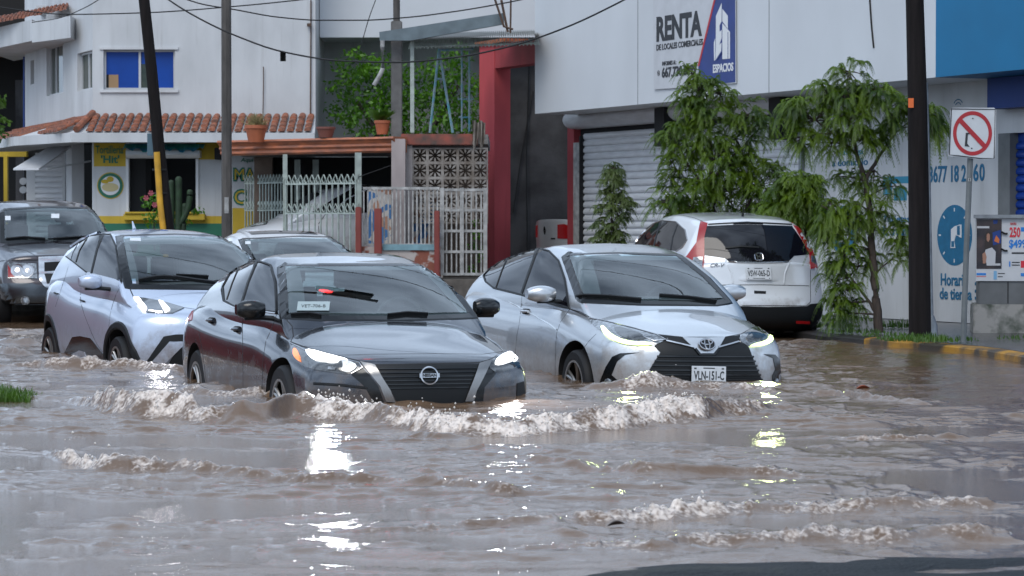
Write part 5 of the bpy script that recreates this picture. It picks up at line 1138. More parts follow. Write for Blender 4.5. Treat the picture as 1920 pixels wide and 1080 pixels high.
# pale green railing in front of the silver car
def railing(p0, p1, Y0, Y1, label, n, group):
    a = P(p0, 400, Y0); c = P(p1, 400, Y1); a.z = c.z = 0; d = (c - a).normalized(); Ln = (c - a).length; g = thing('railing', label, 'railing', (a.x, a.y, .5), group=group)
    zt = P(0, 330, (Y0 + Y1) / 2).z
    b = MB(); r = .014
    for k in range(n + 1):
        q = a + d * (Ln * k / n)
        b.tube([q + Vector((0, 0, .5)), q + Vector((0, 0, zt - .06))], r, 4)
        for zc in (zt - .05, zt - .50):      # the crossed scroll at the head and at mid height
            for sg in (-1, 1): b.tube([q + d * (sg * .05) + Vector((0, 0, zc - .06)), q + d * (sg * .02) + Vector((0, 0, zc)), q + d * (sg * .055) + Vector((0, 0, zc + .07))], r * .8, 4)
    b.obj('balusters', M_GREENP, g)
    for zc in (zt - .12, zt - .58, .6): b = MB(); b.box(0, Ln, -.012, .012, zc - .012, zc + .012, Matrix.Translation(a) @ Matrix.Rotation(math.atan2(d.y, d.x), 4, 'Z')); b.obj('rail', M_GREENP, g)
    return g
railing(536, 668, 41.75, 40.95, 'pale green iron railing with scroll heads, in front of the silver car door', 12, 'pale green railings')
railing(460, 533, 45.7, 44.5, 'pale green iron railing receding to the shop wall, left of the carport post', 13, 'pale green railings')
# ------------------------------------------------------------ low wall, white bar fence and gate, red posts
FL = Frame(0, 40.45, 0)
def bars(name, label, x0, x1, yt, yb, step, rails, cat='fence', mm=None, group=None):
    q0 = FL.hit(x0, yt); q1 = FL.hit(x1, yb); g = thing(name, label, cat, (FL.w((q0[0] + q1[0]) / 2, 0).x, 40.45, q1[1]), group=group); b = MB(); a = q0[0]
    while a <= q1[0] + .001: b.box(a - .011, a + .011, 40.44, 40.46, q1[1], q0[1]); a += step
    b.obj('bars', mm or M_WPAINT, g)
    for y in rails: z = FL.hit(0, y)[1]; b = MB(); b.box(q0[0] - .01, q1[0] + .01, 40.425, 40.439, z - .02, z + .02); b.obj('rail', mm or M_WPAINT, g)
    return g
bars('bar_fence', 'white fence of close vertical bars above the low peeling wall', 682, 823, 352, 460, .062, (353, 459))
g = bars('bar_gate', 'white barred pedestrian gate beside the red gateway', 828, 911, 354, 512, .075, (356, 394, 433, 472, 514), 'gate')
b = MB()
for x in (829, 866, 910): q = FL.hit(x, 430); b.box(q[0] - .03, q[0] + .03, 40.40, 40.424, FL.hit(0, 516)[1], FL.hit(0, 352)[1])
b.obj('gate_frame', M_WPAINT, g)
for i, (x0, x1, y0, lab) in enumerate(((668, 679, 388, 'short red post at the left end of the white bar fence'), (703, 717, 391, 'short red post standing in front of the white bar fence'), (815, 825, 395, 'weathered red post between the bar fence and the barred gate'))):
    b = MB(); a0 = FL.hit(x0, 430)[0]; a1 = FL.hit(x1, 430)[0]; b.box(a0, a1, 40.2, 40.32, .3, FL.hit(0, y0)[1]); tag(b.obj('post', M_REDD, bevel=.012), lab, 'post', 'short red posts')
b = MB(); b.box(FL.hit(672, 0)[0], FL.hit(826, 0)[0], 40.36, 40.6, .2, FL.hit(0, 462)[1]); g = b.obj('low_wall', mat('peeling_wall', (.42, .38, .36), .9, var=1, vscale=5, col2=(.22, .075, .05), ramp=(.44, .5), bump=.5, bscale=20)); tag(g, 'low masonry wall with peeling red and white paint under the bar fence', 'wall')
b = MB(); b.box(FL.hit(718, 0)[0], FL.hit(815, 0)[0], 40.33, 40.358, FL.hit(0, 469)[1], FL.hit(0, 458)[1]); b.obj('blue_band', mat('paint_light_blue', (.20, .36, .42), .6, var=.3, vscale=8), g)
# mural wall seen through the bars
def mural():
    m = bpy.data.materials.new('mural'); m.use_nodes = True; t = m.node_tree; bs = t.nodes['Principled BSDF']; bs.inputs['Roughness'].default_value = .8
    tc = t.nodes.new('ShaderNodeTexCoord'); v = t.nodes.new('ShaderNodeTexVoronoi'); v.inputs['Scale'].default_value = 5; n = t.nodes.new('ShaderNodeTexNoise'); n.inputs['Scale'].default_value = 2.2
    r = t.nodes.new('ShaderNodeValToRGB'); r.color_ramp.interpolation = 'CONSTANT'; es = r.color_ramp.elements
    for p, c in ((0, (.62, .57, .50)), (.30, (.60, .48, .22)), (.42, (.64, .60, .56)), (.55, (.08, .22, .48)), (.66, (.66, .62, .58)), (.78, (.50, .28, .20))):
        e = es.new(p) if p not in (0,) else es[0]; e.color = (*c, 1)
    mx_ = t.nodes.new('ShaderNodeMath'); mx_.operation = 'MULTIPLY_ADD'; mx_.inputs[1].default_value = .35; t.links.new(tc.outputs['Object'], v.inputs['Vector']); t.links.new(tc.outputs['Object'], n.inputs['Vector'])
    sp_ = t.nodes.new('ShaderNodeSeparateColor'); t.links.new(v.outputs['Color'], sp_.inputs[0]); t.links.new(sp_.outputs[0], mx_.inputs[0]); t.links.new(n.outputs['Fac'], mx_.inputs[2]); t.links.new(mx_.outputs[0], r.inputs[0]); t.links.new(r.outputs[0], bs.inputs['Base Color'])
    b = MB(); b.box(P(690, 0, 41.6).x, P(830, 0, 41.6).x, 41.5, 41.6, .5, P(0, 352, 41.6).z); o = b.obj('mural_wall', m); tag(o, 'wall painted with coloured shapes behind the white bar fence', 'wall')
mural()
# breeze block wall over the gate, red capping
def breeze():
    g = thing('breeze_block_wall', 'white openwork block wall of petal pattern under a red capping', 'wall', (P(840, 430, 41.2).x, 41.2, .5)); b = MB(); fb_ = Frame(0, 41.1, 0)
    a0, z1 = fb_.hit(773, 277); a1 = fb_.hit(905, 277)[0]; n = 5; s = (a1 - a0) / (n - .35)
    for j in range(5):
        for i in range(n):
            cx = a0 + s * (i + .5); cz = z1 - s * (j + .5); h = s / 2
            if cx + h > a1 + .12: continue
            for (x0, x1, y0, y1) in ((-h, h, h - .022, h), (-h, h, -h, -h + .022), (-h, -h + .022, -h + .022, h - .022), (h - .022, h, -h + .022, h - .022)): fb_.box(b, cx + x0, cx + x1, cz + y0, cz + y1, -.09, 0)
            for k in range(8):
                t = k * math.pi / 4; r1, r2 = .028, h * (.98 if k % 2 == 0 else 1.28); w_ = .017
                u = (math.cos(t), math.sin(t)); v = (-math.sin(t), math.cos(t)); L0 = min(r2, h * 1.30); rm = (r1 + L0) / 2
                fb_.poly(b, [(cx + u[0]*r1, cz + u[1]*r1), (cx + u[0]*rm + v[0]*w_, cz + u[1]*rm + v[1]*w_), (cx + u[0]*L0, cz + u[1]*L0), (cx + u[0]*rm - v[0]*w_, cz + u[1]*rm - v[1]*w_)], -.085, -.005, False)
    b.obj('blocks', mat('block_white', (.36, .34, .32), .85, var=.6, vscale=5, col2=(.14, .115, .095)), g)
    b = MB(); fb_.rect(b, 752, 896, 251, 272, -.3, .08); b.obj('capping', mat('capping_red', (.30, .07, .045), .7, var=.7, vscale=5, col2=(.08, .05, .04)), g, bevel=.01)
    b = MB(); fb_.rect(b, 752, 773, 272, 500, -.2, .02); b.obj('side_wall', wallmat('side_wall_pinkish', (.38, .34, .33), .5), g)
    b = MB(); fb_.rect(b, 762, 912, 277, 520, -1.3, -1.25); b.obj('back_wall', M_CINDER, g)
breeze()
# ------------------------------------------------------------ deck canopy, swing frame, drain pipe (above the gate)
def canopy():
    Y = 41.5; g = thing('roof_canopy', 'steel canopy with corrugated sheet roofing over the upper deck', 'canopy', (P(860, 250, Y).x, Y, P(0, 250, Y).z))
    b = MB(); q = [(711, 60), (712, 76), (770, 76), (945, 45), (945, 24)]; V = [P(*p, Y - .6) for p in q] + [P(*p, Y - .6) + Vector((0, .12, 0)) for p in q]; b.add(V, [(0, 1, 2, 3, 4), (9, 8, 7, 6, 5)] + [(i, 5+i, 5+(i+1) % 5, (i+1) % 5) for i in range(5)]); b.obj('fascia_beam', mat('steel_grey_blue', (.13, .17, .19), .45, var=.3, vscale=6), g)
    b = MB(); x0, x1 = P(768, 0, Y).x, P(1010, 0, Y).x; n = 60; V = []
    for i in range(n * 4 + 1):
        t = i / (n * 4); x = x0 + (x1 - x0) * t; z = P(0, 78 - 8 * t, Y).z + .022 * math.sin(i * math.pi / 2); V += [(x, Y - .55, z), (x, Y + 3.2, z + .35)]
    b.add(V, [(2*i, 2*i+1, 2*i+3, 2*i+2) for i in range(n * 4)]); b.obj('corrugated_sheet', mat('sheet_zinc', (.42, .43, .42), .5, metal=.3, var=.4, vscale=5), g)
    b = MB(); x = x0
    for i in range(34):
        xa = x0 + (x1 - x0) * i / 34; xb = x0 + (x1 - x0) * (i + 1) / 34; z = P(0, 78 - 8 * i / 34, Y).z; b.tube([(xa, Y - .3, z - .14), ((xa + xb) / 2, Y - .3, z - .01), (xb, Y - .3, z - .14)], .01, 4)
    zz = P(0, 86, Y).z; b.tube([(x0, Y - .3, zz - .04), (x1, Y - .3, zz + .02)], .014, 4); b.obj('truss', M_GREENP, g)
    for px in (773,): b = MB(); q = P(px, 250, Y - .3); b.box(q.x - .03, q.x + .03, Y - .33, Y - .27, P(0, 250, Y).z, P(0, 80, Y).z); b.obj('post', M_GREENP, g)
    b = MB(); b.tube([P(940, 0, Y - .7), P(952, 60, Y - .7)], .02, 5); b.tube([P(958, -10, Y - .7), P(957, 62, Y - .7)], .015, 5); b.tube([P(925, -10, Y - .72), P(945, 50, Y - .72), P(962, 55, Y - .72)], .018, 5); b.obj('service_mast', M_RUST, g)
    b = MB(); b.tube([P(717, 76, 40.8), P(717, 88, 40.8), P(718, 128, 40.8), P(712, 142, 40.8), P(701, 160, 40.8)], .035, 8); tag(b.obj('drain_pipe', M_WPAINT, smooth=50), 'white plastic drain pipe bent at its foot, hanging from the canopy beam', 'pipe')
    s = thing('swing_frame', 'sky blue A shaped swing frame on the upper deck', 'swing', (P(828, 248, 41.9).x, 41.9, P(0, 250, 41.9).z)); m = mat('swing_blue', (.05, .30, .40), .5, var=.4, vscale=6, col2=(.35, .38, .38))
    b = MB(); b.tube([P(806, 249, 41.9), P(823, 92, 41.9)], .022, 6); b.tube([P(849, 249, 41.9), P(823, 92, 41.9)], .022, 6); b.tube([P(815, 148, 41.9), P(830, 148, 41.9)], .018, 6); b.tube([P(819, 120, 41.9), P(827, 120, 41.9)], .014, 6); b.obj('side_frame', m, s)
    b = MB(); b.tube([P(823, 94, 41.9), P(886, 92, 43.2)], .022, 6); b.obj('top_bar', m, s)
    b = MB(); 
    for x in (866, 880): b.tube([P(x, 95, 42.9), P(x, 247, 42.9)], .018, 6)
    b.tube([P(858, 186, 42.9), P(888, 186, 42.9)], .014, 5); b.tube([P(860, 220, 42.9), P(884, 220, 42.9)], .014, 5); b.obj('ladder_frame', m, s)
canopy()
b = MB(); b.box(P(745, 0, 41.3).x, P(915, 0, 41.3).x, 41.3, 45, P(0, 252, 41.3).z - .15, P(0, 252, 41.3).z); tag(b.obj('deck_floor', M_CONC), 'concrete deck floor above the openwork block wall', 'deck')
b = MB(); b.box(P(893, 0, 41).x, P(915, 0, 41).x, 41, 41.2, P(0, 274, 41).z, P(0, 226, 41).z)
V = []
b = MB()
for i in range(13):
    t = i / 12; q = P(886 + 24 * t, 228 + (40 if 0 else 0), 40.7); V += [q + Vector((0, .05 * math.sin(i * 2), .02 * math.sin(i))), q + Vector((0, .05 * math.sin(i * 2 + 1) - .02, -.34 - .10 * math.sin(i * .9)))]
b.add(V, [(2*i, 2*i+1, 2*i+3, 2*i+2) for i in range(12)]); tag(b.obj('cloth', mat('old_cloth', (.30, .26, .22), .9, var=.5, vscale=9)), 'old cloth draped at the deck edge beside the red gateway', 'cloth')
# ------------------------------------------------------------ right-hand commercial building
FB = Frame(5.63, 32.7, -65)
def s_of(px, n=0, py=300): return FB.hit(px, py, n)[0]
def red_gateway():
    g = thing('red_gateway', 'tall red painted gateway with column, lintel and side post', 'gateway', tuple(FB.w(s_of(925), .3)))
    a1 = s_of(927); a0 = a1 - .62
    # column: narrow face to the street, reveal towards the camera
    b = MB(); FB.box(b, a0, a1, .3, FB.hit(925, 80)[1], -.30, .0); b.obj('column', wallmat('gateway_red', (.52, .075, .085), .25), g)
    zt = FB.hit(925, 82)[1]; b = MB(); FB.box(b, a1, s_of(1070), zt - .42, zt - .02, -.28, -.01); b.obj('lintel', M_RED, g)
    b = MB(); FB.box(b, s_of(1066), s_of(1078), .3, zt - .42, -.12, .02); b.obj('post', wallmat('post_red', (.36, .05, .06), .4), g)
    b = MB(); FB.box(b, a0 - .08, a1 + .5, zt, zt + .06, -.4, .06); b.obj('lintel_cap', M_TERRA, g)
    b = MB(); q = FB.w(a0, 0, .03); b.lathe([(.03, 0), (.035, .1), (.0, .12)], P(909, 116, q.y - .1), 10, 'z'); b.obj('lamp_fitting', M_WHT, g, 50)
red_gateway()
def alley_wall():
    # rough plaster wall seen through the gateway
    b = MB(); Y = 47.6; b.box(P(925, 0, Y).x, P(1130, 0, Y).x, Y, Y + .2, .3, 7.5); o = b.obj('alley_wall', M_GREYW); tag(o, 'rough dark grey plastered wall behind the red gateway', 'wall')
    b = MB(); b.tube([P(992, 120, Y - .06), P(987, 300, Y - .06), P(989, 470, Y - .06)], .013, 5); b.tube([P(1000, 170, Y - .05), P(978, 290, Y - .05), P(962, 400, Y - .05)], .012, 5); b.obj('cable', M_SHUT, o)
alley_wall()
def shop_front():
    g = thing('commercial_building', 'white commercial building with big projecting fascia, roller shutters and painted blue adverts', 'building', tuple(FB.w(-5, .1)))
    zf = 3.06; aL, aR = s_of(1003, .9), s_of(1755, .9, 100); zt = 7.2
    b = MB(); FB.box(b, aL, aR, zf, zt, -.2, .9); b.obj('fascia', M_WHITE2, g)
    b = MB(); FB.box(b, aR, aR + 7, zf + .0, zt, -.2, .905); b.obj('blue_fascia', M_TEAL, g)
    # panel joints on the fascia
    b = MB()
    for px in (1196, 1442): a = s_of(px, .9, 100); FB.box(b, a - .008, a + .008, zf, zt, .9, .9025)
    b.obj('panel_joint', mat('joint_grey', (.2, .21, .22), .8), g)
    b = MB(); FB.box(b, aL, aL + .9, zt, zt + .05, -.2, .94); FB.box(b, aL + .9, aR + 7, zt, zt + .05, -.2, .94); b.obj('coping', M_SHADE, g)
    # walls
    a1, a2 = s_of(1090), s_of(1503); b = MB(); zsh = 2.98
    FB.box(b, a2 + .08, s_of(1874), .1, zf + .1, -.2, 0); FB.box(b, s_of(1874), s_of(1874) + 5, FB.hit(1885, 250)[1], zf + .1, -.2, 0); b.obj('painted_wall', M_WALLR, g)
    b = MB(); FB.box(b, s_of(1078), s_of(1089), .1, zsh - .35, -.15, .03); b.obj('door_jamb', M_WPAINT, g)
    b = MB(); FB.box(b, s_of(1066), a2 + .08, zsh - .30, zf + .08, -.25, -.1); b.obj('soffit_shadow', M_DARK, g)  # near-black strip stands in for the shadow under the fascia
    # first shutter
    b = MB(); corrug(FB, b, a1, a2, .08, zsh - .2, -.06, .108, .035); b.obj('roller_shutter', M_SHUTR, g)
    for (p0, p1) in ((1063, 1243), (1259, 1452)):
        b = MB(); q0, q1 = s_of(p0, .1), s_of(p1, .1); prof = []
        z0 = FB.hit(1160, 238, .1)[1]; 
        V = []; n = 12
        for a in (q0, q1):
            for k in range(n): t = math.pi * (k / (n - 1)) - math.pi / 2; V.append(FB.w(a, z0 + .17 + .15 * math.sin(t), -.04 + .22 * math.cos(t)))
        b.add(V, [(k, k+1, n+k+1, n+k) for k in range(n - 1)] + [tuple(range(n)), tuple(range(n, 2*n))]); b.obj('shutter_housing', M_SHUTR, g, 50)
    for p in (1240, 1455):
        b = MB(); a = s_of(p, .12); FB.box(b, a, a + .3, zsh - .5, zf - .01, -.05, .24); b.obj('bracket', M_SHUT, g)
    b = MB(); FB.box(b, a2, a2 + .08, .1, zsh - .2, -.06, .05); b.obj('jamb_post', M_GALV, g)
    b = MB(); FB.box(b, a1 - .02, a1 + .015, .1, zsh - .25, -.05, .03); b.obj('guide_rail', M_SHUT, g)
    # blue doorway on the right
    r0 = s_of(1874); r1 = s_of(1896); zd = FB.hit(1885, 250)[1]
    b = MB(); FB.box(b, r0, r1, .1, zd, -.12, .02); b.obj('door_surround', mat('concrete_smooth', (.17, .18, .185), .8, var=.3, vscale=4), g)
    b = MB(); corrug(FB, b, r1, r1 + 3.5, .1, zd - .1, -.1, .10, .035); FB.box(b, r1, r1 + 3.5, zd - .12, zd, -.3, -.1); b.obj('roller_shutter', M_SHUTB, g)
    b = MB(); FB.box(b, s_of(1851, .25, 170), s_of(1851, .25, 170) + 5, FB.hit(1885, 202, .25)[1], zf - .004, 0, .25); b.obj('sign_box', M_ROYAL, g)
    # side and back walls and roof of the building
    b = MB(); FB.box(b, s_of(1078), s_of(1078) + .15, 3.0, zt, -9, -.26); FB.box(b, s_of(1078) + .15, 8, zt - .2, zt - .05, -9, -.26); b.obj('roof', M_SHADE, g)
    # painted adverts
    FB.text('wall_writing', '3677 18 2', 1742, 1811, 310, 342, .004, M_INKB, g, .02, level=True); FB.text('wall_writing', '6', 1825, 1834.5, 307, 340, .004, M_INKB, g, .02); FB.text('wall_writing', '0', 1836.5, 1846, 306.5, 339.5, .004, M_INKB, g, .02)
    FB.text('wall_writing', 'Horario', 1764, 1815, 513, 536, .004, M_INKB, g, .018); FB.text('wall_writing', 'de tienda', 1762, 1822, 540, 562, .004, M_INKB, g, .018)
    FB.text('wall_writing', 'Entrega', 1576, 1618, 279, 293, .004, mat('painted_letters_light', (.05, .25, .38), .7), g, .012); FB.text('wall_writing', 'a domicilio', 1560, 1627, 297, 311, .004, M_INKB, g, .012)
    FB.text('wall_writing', 'Tarjetas', 1655, 1706, 404, 420, .004, M_INKB, g, .014); FB.text('wall_writing', 'de crédito', 1652, 1708, 424, 442, .004, M_INKB, g, .014)
    for y in (532, 546, 559, 571): FB.text('wall_writing', '09:00', 1828, 1836, y - 3, y + 3, .004, M_INKB, g, .012)
    def disc(b, c, r, n0, n1, N=40): FB.poly(b, [(c[0] + r * math.cos(2*math.pi*k/N), c[1] + r * math.sin(2*math.pi*k/N)) for k in range(N)], n0, n1, False)
    c = FB.hit(1790, 441); r = 57 * FB.w(c[0], 0).y / 5000; b = MB(); disc(b, c, r, 0, .004); ck = b.obj('painted_clock', M_INKB, g); b = MB()
    for k in range(8):
        t = k * math.pi / 4; q = (c[0] + .84*r*math.cos(t), c[1] + .84*r*math.sin(t)); u = (math.cos(t)*.022, math.sin(t)*.022); v = (-math.sin(t)*.009, math.cos(t)*.009)
        FB.poly(b, [(q[0]-u[0]-v[0], q[1]-u[1]-v[1]), (q[0]+u[0]-v[0], q[1]+u[1]-v[1]), (q[0]+u[0]+v[0], q[1]+u[1]+v[1]), (q[0]-u[0]+v[0], q[1]-u[1]+v[1])], .004, .007, False)
    b.obj('clock_marks', M_WHT, ck)
    b = MB(); FB.poly(b, [(1784, 430), (1791, 424), (1803, 421), (1803, 444), (1793, 441), (1790, 452), (1792, 465), (1783, 465), (1784, 450)], .004, .008, at=.0); FB.poly(b, [(1799, 421), (1804, 421), (1804, 446), (1799, 444)], .008, .010, at=0); b.obj('clock_hand', M_WHT, ck)
    b = MB(); FB.poly(b, [(1785, 452), (1790, 452), (1790, 463), (1785, 463)], .008, .011, at=0); b.obj('clock_hand_cuff', M_INKB, ck); b = MB(); FB.poly(b, [(1796, 424), (1801, 423), (1801, 441), (1796, 440)], .010, .013, at=0); b.obj('clock_hand_cuff', M_INKB, ck)
    b = MB(); FB.rect(b, 1656, 1704, 331, 344, 0, .004); FB.rect(b, 1656, 1672, 344, 366, 0, .004); FB.rect(b, 1676, 1700, 352, 376, 0, .004); b.obj('painted_icon', mat('paint_teal', (.03, .22, .34), .7), g)
    b = MB(); disc(b, FB.hit(1583, 432), .33, 0, .004); b.obj('painted_disc', M_INKB, g)
    b = MB(); FB.poly(b, [(1573, 455), (1576, 425), (1586, 418), (1596, 440), (1592, 455)], .004, .008, at=0); b.obj('painted_mark', M_WHT, g)
    b = MB()
    for r_ in (.07, .11):
        c = FB.hit(1797, 203); b.tube([FB.w(c[0] + r_ * math.cos(t), c[1] + r_ * math.sin(t), .004) for t in [math.pi * (.2 + .6 * k / 8) for k in range(9)]], .006, 4)
    b.obj('chalk_arcs', M_INKB, g)
    b = MB(); b.tube([FB.w(*FB.hit(1630, -10, .91), .91), FB.w(*FB.hit(1634, 50, .91), .91), FB.w(*FB.hit(1638, 90, .91), .91)], .012, 5); b.obj('loose_cable', M_SHUT, g)
shop_front()
def banner():
    n = .915; g = thing('banner', 'large rental banner, white with a blue right side, high on the white fascia', 'banner', tuple(FB.w(s_of(1300, n, 100), FB.hit(1300, 165, n)[1], n)))
    b = MB(); FB.poly(b, [(1226, -22), (1380, -36), (1381, 156), (1227, 168)], n, n + .01, at=n); b.obj('sheet', M_BANNER, g)
    b = MB(); FB.poly(b, [(1347, -31), (1379.5, -34), (1380, 154), (1312, 161), (1311, 126), (1329, 60)], n + .01, n + .014, at=n); b.obj('blue_field', M_BANB, g)
    b = MB(); FB.poly(b, [(1345, -20), (1348, -20), (1313, 124), (1310, 124)], n + .014, n + .018, at=n); b.obj('red_stripe', M_BANR, g)
    t = n + .012
    FB.text('banner_writing', 'RENTA', 1231, 1316, 25.5, 72.5, t, M_BANK, g, .04); FB.text('banner_writing', 'DE LOCALES COMERCIALES', 1231, 1318, 78, 89.5, t, M_BANK, g, .025)
    # lettering leans with the wall's perspective, so it is laid level on the banner
    FB.text('banner_writing', 'INFORMES AL:', 1242, 1268, 114, 122, t, M_BANK, g, .02); FB.text('banner_writing', '667.730.8899', 1241, 1306, 123, 143, t, M_BANK, g, .04)
    FB.text('banner_writing', 'ESPACIOS', 1337, 1375, 119, 135, n + .016, M_WHT, g, .03)
    b = MB(); c = FB.hit(1235, 137, t); b.tube([FB.w(c[0] + .028*math.cos(a), c[1] + .036*math.sin(a), t + .004) for a in [2*math.pi*k/16 for k in range(17)]], .004, 4); b.tube([FB.w(c[0] - .01, c[1] + .012, t+.004), FB.w(c[0] - .004, c[1] - .008, t+.004), FB.w(c[0] + .012, c[1] - .012, t+.004)], .005, 4); b.obj('phone_symbol', M_BANK, g)
    b = MB(); k = n + .018
    for pl in ([(1344.5, 30), (1355, 6), (1355, 40), (1351, 48), (1351, 60), (1355, 56), (1355, 72), (1350.5, 84), (1355, 80), (1354, 96), (1344, 112)],
               [(1356.5, 17), (1366.5, 30), (1366.5, 54), (1356.5, 40)], [(1356.5, 44), (1370.5, 60), (1370.5, 110), (1356.5, 111)], [(1340.5, 80), (1343, 72), (1343, 113), (1341, 114)]): FB.poly(b, pl, n + .014, k, at=n)
    b.obj('tower_logo', M_WHT, g)
    b = MB(); FB.poly(b, [(1354.5, 98), (1356.5, 98), (1347, 113), (1345, 113)], k, k + .003, at=n); FB.poly(b, [(1366.8, 60), (1367.6, 60), (1367.6, 110), (1366.8, 110)], k, k + .003, at=n); b.obj('logo_cut', M_BANB, g)
banner()
# ------------------------------------------------------------ trees and plants
def leafmat(name, c1, c2, rough=.5):
    m = mat(name, c1, rough, var=.5, vscale=3.2, col2=c2, ramp=(.35, .65)); b = m.node_tree.nodes['Principled BSDF']
    t = m.node_tree; o = t.nodes['Material Output']; tr = t.nodes.new('ShaderNodeBsdfTranslucent'); mx_ = t.nodes.new('ShaderNodeMixShader'); mx_.inputs[0].default_value = .3
    tr.inputs[0].default_value = (c1[0] * 1.5, c1[1] * 1.7, c1[2], 1); t.links.new(b.outputs[0], mx_.inputs[1]); t.links.new(tr.outputs[0], mx_.inputs[2]); t.links.new(mx_.outputs[0], o.inputs[0]); return m
M_LEAFA = leafmat('leaf_feathery', (.115, .185, .003), (.008, .032, .003)); M_LEAFB = leafmat('leaf_broad', (.10, .24, .010), (.010, .05, .006)); M_LEAFC = leafmat('leaf_olive', (.10, .14, .03), (.03, .055, .015))
M_GRASS = leafmat('grass_blade', (.07, .14, .015), (.02, .055, .010)); M_BARK = mat('bark', (.06, .042, .032), .8, var=.5, vscale=9, stretch=(3, 3, .8), bump=.6, bscale=30)
def frond_set(rs, bases, dirs, length, droop, pairs, lw, ll):
    """pinnate hanging fronds; bases (n,3), dirs (n,3) unit -> quads"""
    n = len(bases); V = []; F = []
    L_ = length * rs.uniform(.65, 1.25, n)[:, None]; side = np.cross(dirs, [0, 0, 1]); side /= np.maximum(np.linalg.norm(side, axis=1, keepdims=True), 1e-6)
    ts = (np.arange(pairs) + .6) / pairs; dr = droop * rs.uniform(.7, 1.4, n)[:, None]; pos = []
    for t in ts: pos.append(bases + dirs * L_ * (t - .25 * t * t) + np.array([0, 0, -1.]) * dr * L_ * t * t)
    out = []; k0 = 0
    for i, t in enumerate(ts):
        w_ = ll * (1 - .55 * abs(t - .4) / .6)
        ax = (pos[min(i + 1, pairs - 1)] - pos[max(i - 1, 0)]); ax /= np.maximum(np.linalg.norm(ax, axis=1, keepdims=True), 1e-6)
        for sg in (-1, 1):
            tip = pos[i] + side * sg * w_ * rs.uniform(.6, 1, n)[:, None] + ax * w_ * .8 + np.array([0, 0, -1.]) * w_ * rs.uniform(.2, .9, n)[:, None]
            a = pos[i] - ax * lw / 2; b_ = pos[i] + ax * lw / 2; c = tip + ax * lw * .3; d = tip - ax * lw * .3
            out.append(np.stack([a, d, c, b_], 1))
    # rachis ribbons
    for i in range(pairs - 1):
        out.append(np.stack([pos[i] - side * .002, pos[i] + side * .002, pos[i + 1] + side * .002, pos[i + 1] - side * .002], 1))
    Q = np.concatenate(out, 0).reshape(-1, 3); return Q
def branchy(rs, base, targets, r0, n=6, wob=.06):
    b = MB()
    for (p, q, ra, rb) in targets:
        p = Vector(p); q = Vector(q); pts = []
        for k in range(n + 1):
            t = k / n; v = p.lerp(q, t); 
            if 0 < k < n: v += Vector((rs.uniform(-wob, wob), rs.uniform(-wob, wob), rs.uniform(-wob * .5, wob * .5))) * (q - p).length * .6
            v.z += .12 * math.sin(math.pi * t) * (q - p).length * .3
            pts.append(v)
        b.tube(pts, ra, 7, r2=rb)
    return b
def feathery(name, label, base, clumps, limbs, seed, fr_len=.30, n_per=30, mats=None, group=None, pairs=9, ll=.045, lw=.011, spread=.9, droop=.95, fan=.6):
    """clumps: (px, py, depth, radius_px) crown masses; limbs: photo polylines of wood"""
    rs = np.random.RandomState(seed); g = thing(name, label, 'tree', base, group=group); Qs = []
    s = FPX / base[1]; twigs = []
    for (px, py, dy, rp, dens) in clumps:
        c = P(px, py, base[1] + dy); r = rp / s; m = int(n_per * dens * max(1, (r / .25) ** 1.6))
        u = rs.normal(size=(m, 3)); u /= np.linalg.norm(u, axis=1, keepdims=True); rad = r * rs.uniform(.25, 1.0, m)[:, None] ** .6
        bs = np.array(c) + u * rad * [1, 1.0, .85]
        # every twig carries a small fan of fronds
        for b0, uu in zip(bs, u):
            k = rs.randint(5, 9); an = rs.uniform(0, 2 * math.pi) + np.arange(k) * 2 * math.pi / k + rs.uniform(-.3, .3, k)
            d = np.stack([np.cos(an), np.sin(an), np.full(k, .12)], 1) + uu * spread * .6; d[:, 2] += rs.uniform(-.15 - .5 * max(0, fan - .6), fan, k); d[:, :2] += rs.uniform(-1, 1, (k, 2)) * max(0, fan - .6); d /= np.linalg.norm(d, axis=1, keepdims=True)
            Qs.append(frond_set(rs, np.repeat(b0[None], k, 0), d, fr_len, droop, pairs, lw, ll))
        pick = bs[rs.choice(len(bs), min(len(bs), 9), replace=False)]
        for q in pick: twigs.append((tuple(c), tuple(q), .009, .003))
    Q = np.concatenate(Qs); F = np.arange(len(Q)).reshape(-1, 4)
    link('crown', npmesh('crown', Q, F, mats or M_LEAFA, smooth=False), g)
    tg = []
    for L_ in limbs:
        for (a, c) in zip(L_[:-1], L_[1:]): tg.append((tuple(P(a[0], a[1], base[1] + a[2])), tuple(P(c[0], c[1], base[1] + c[2])), a[3], c[3]))
    nodes = [(Vector(p).lerp(Vector(q), t), ra + (rb - ra) * t) for (p, q, ra, rb) in tg for t in (0, .5, 1)]
    for (px, py, dy, rp, dens) in clumps:
        c = P(px, py, base[1] + dy); q = min(nodes, key=lambda n_: (n_[0] - c).length + max(0, n_[0].z - c.z)); tg.append((tuple(q[0]), tuple(c), min(.012, q[1]), .005))
    b = branchy(rs, base, tg + twigs, .05, 5, .04); b.obj('trunk', M_BARK, g, 60); return g
tb = Wp(1648, 622, .11)
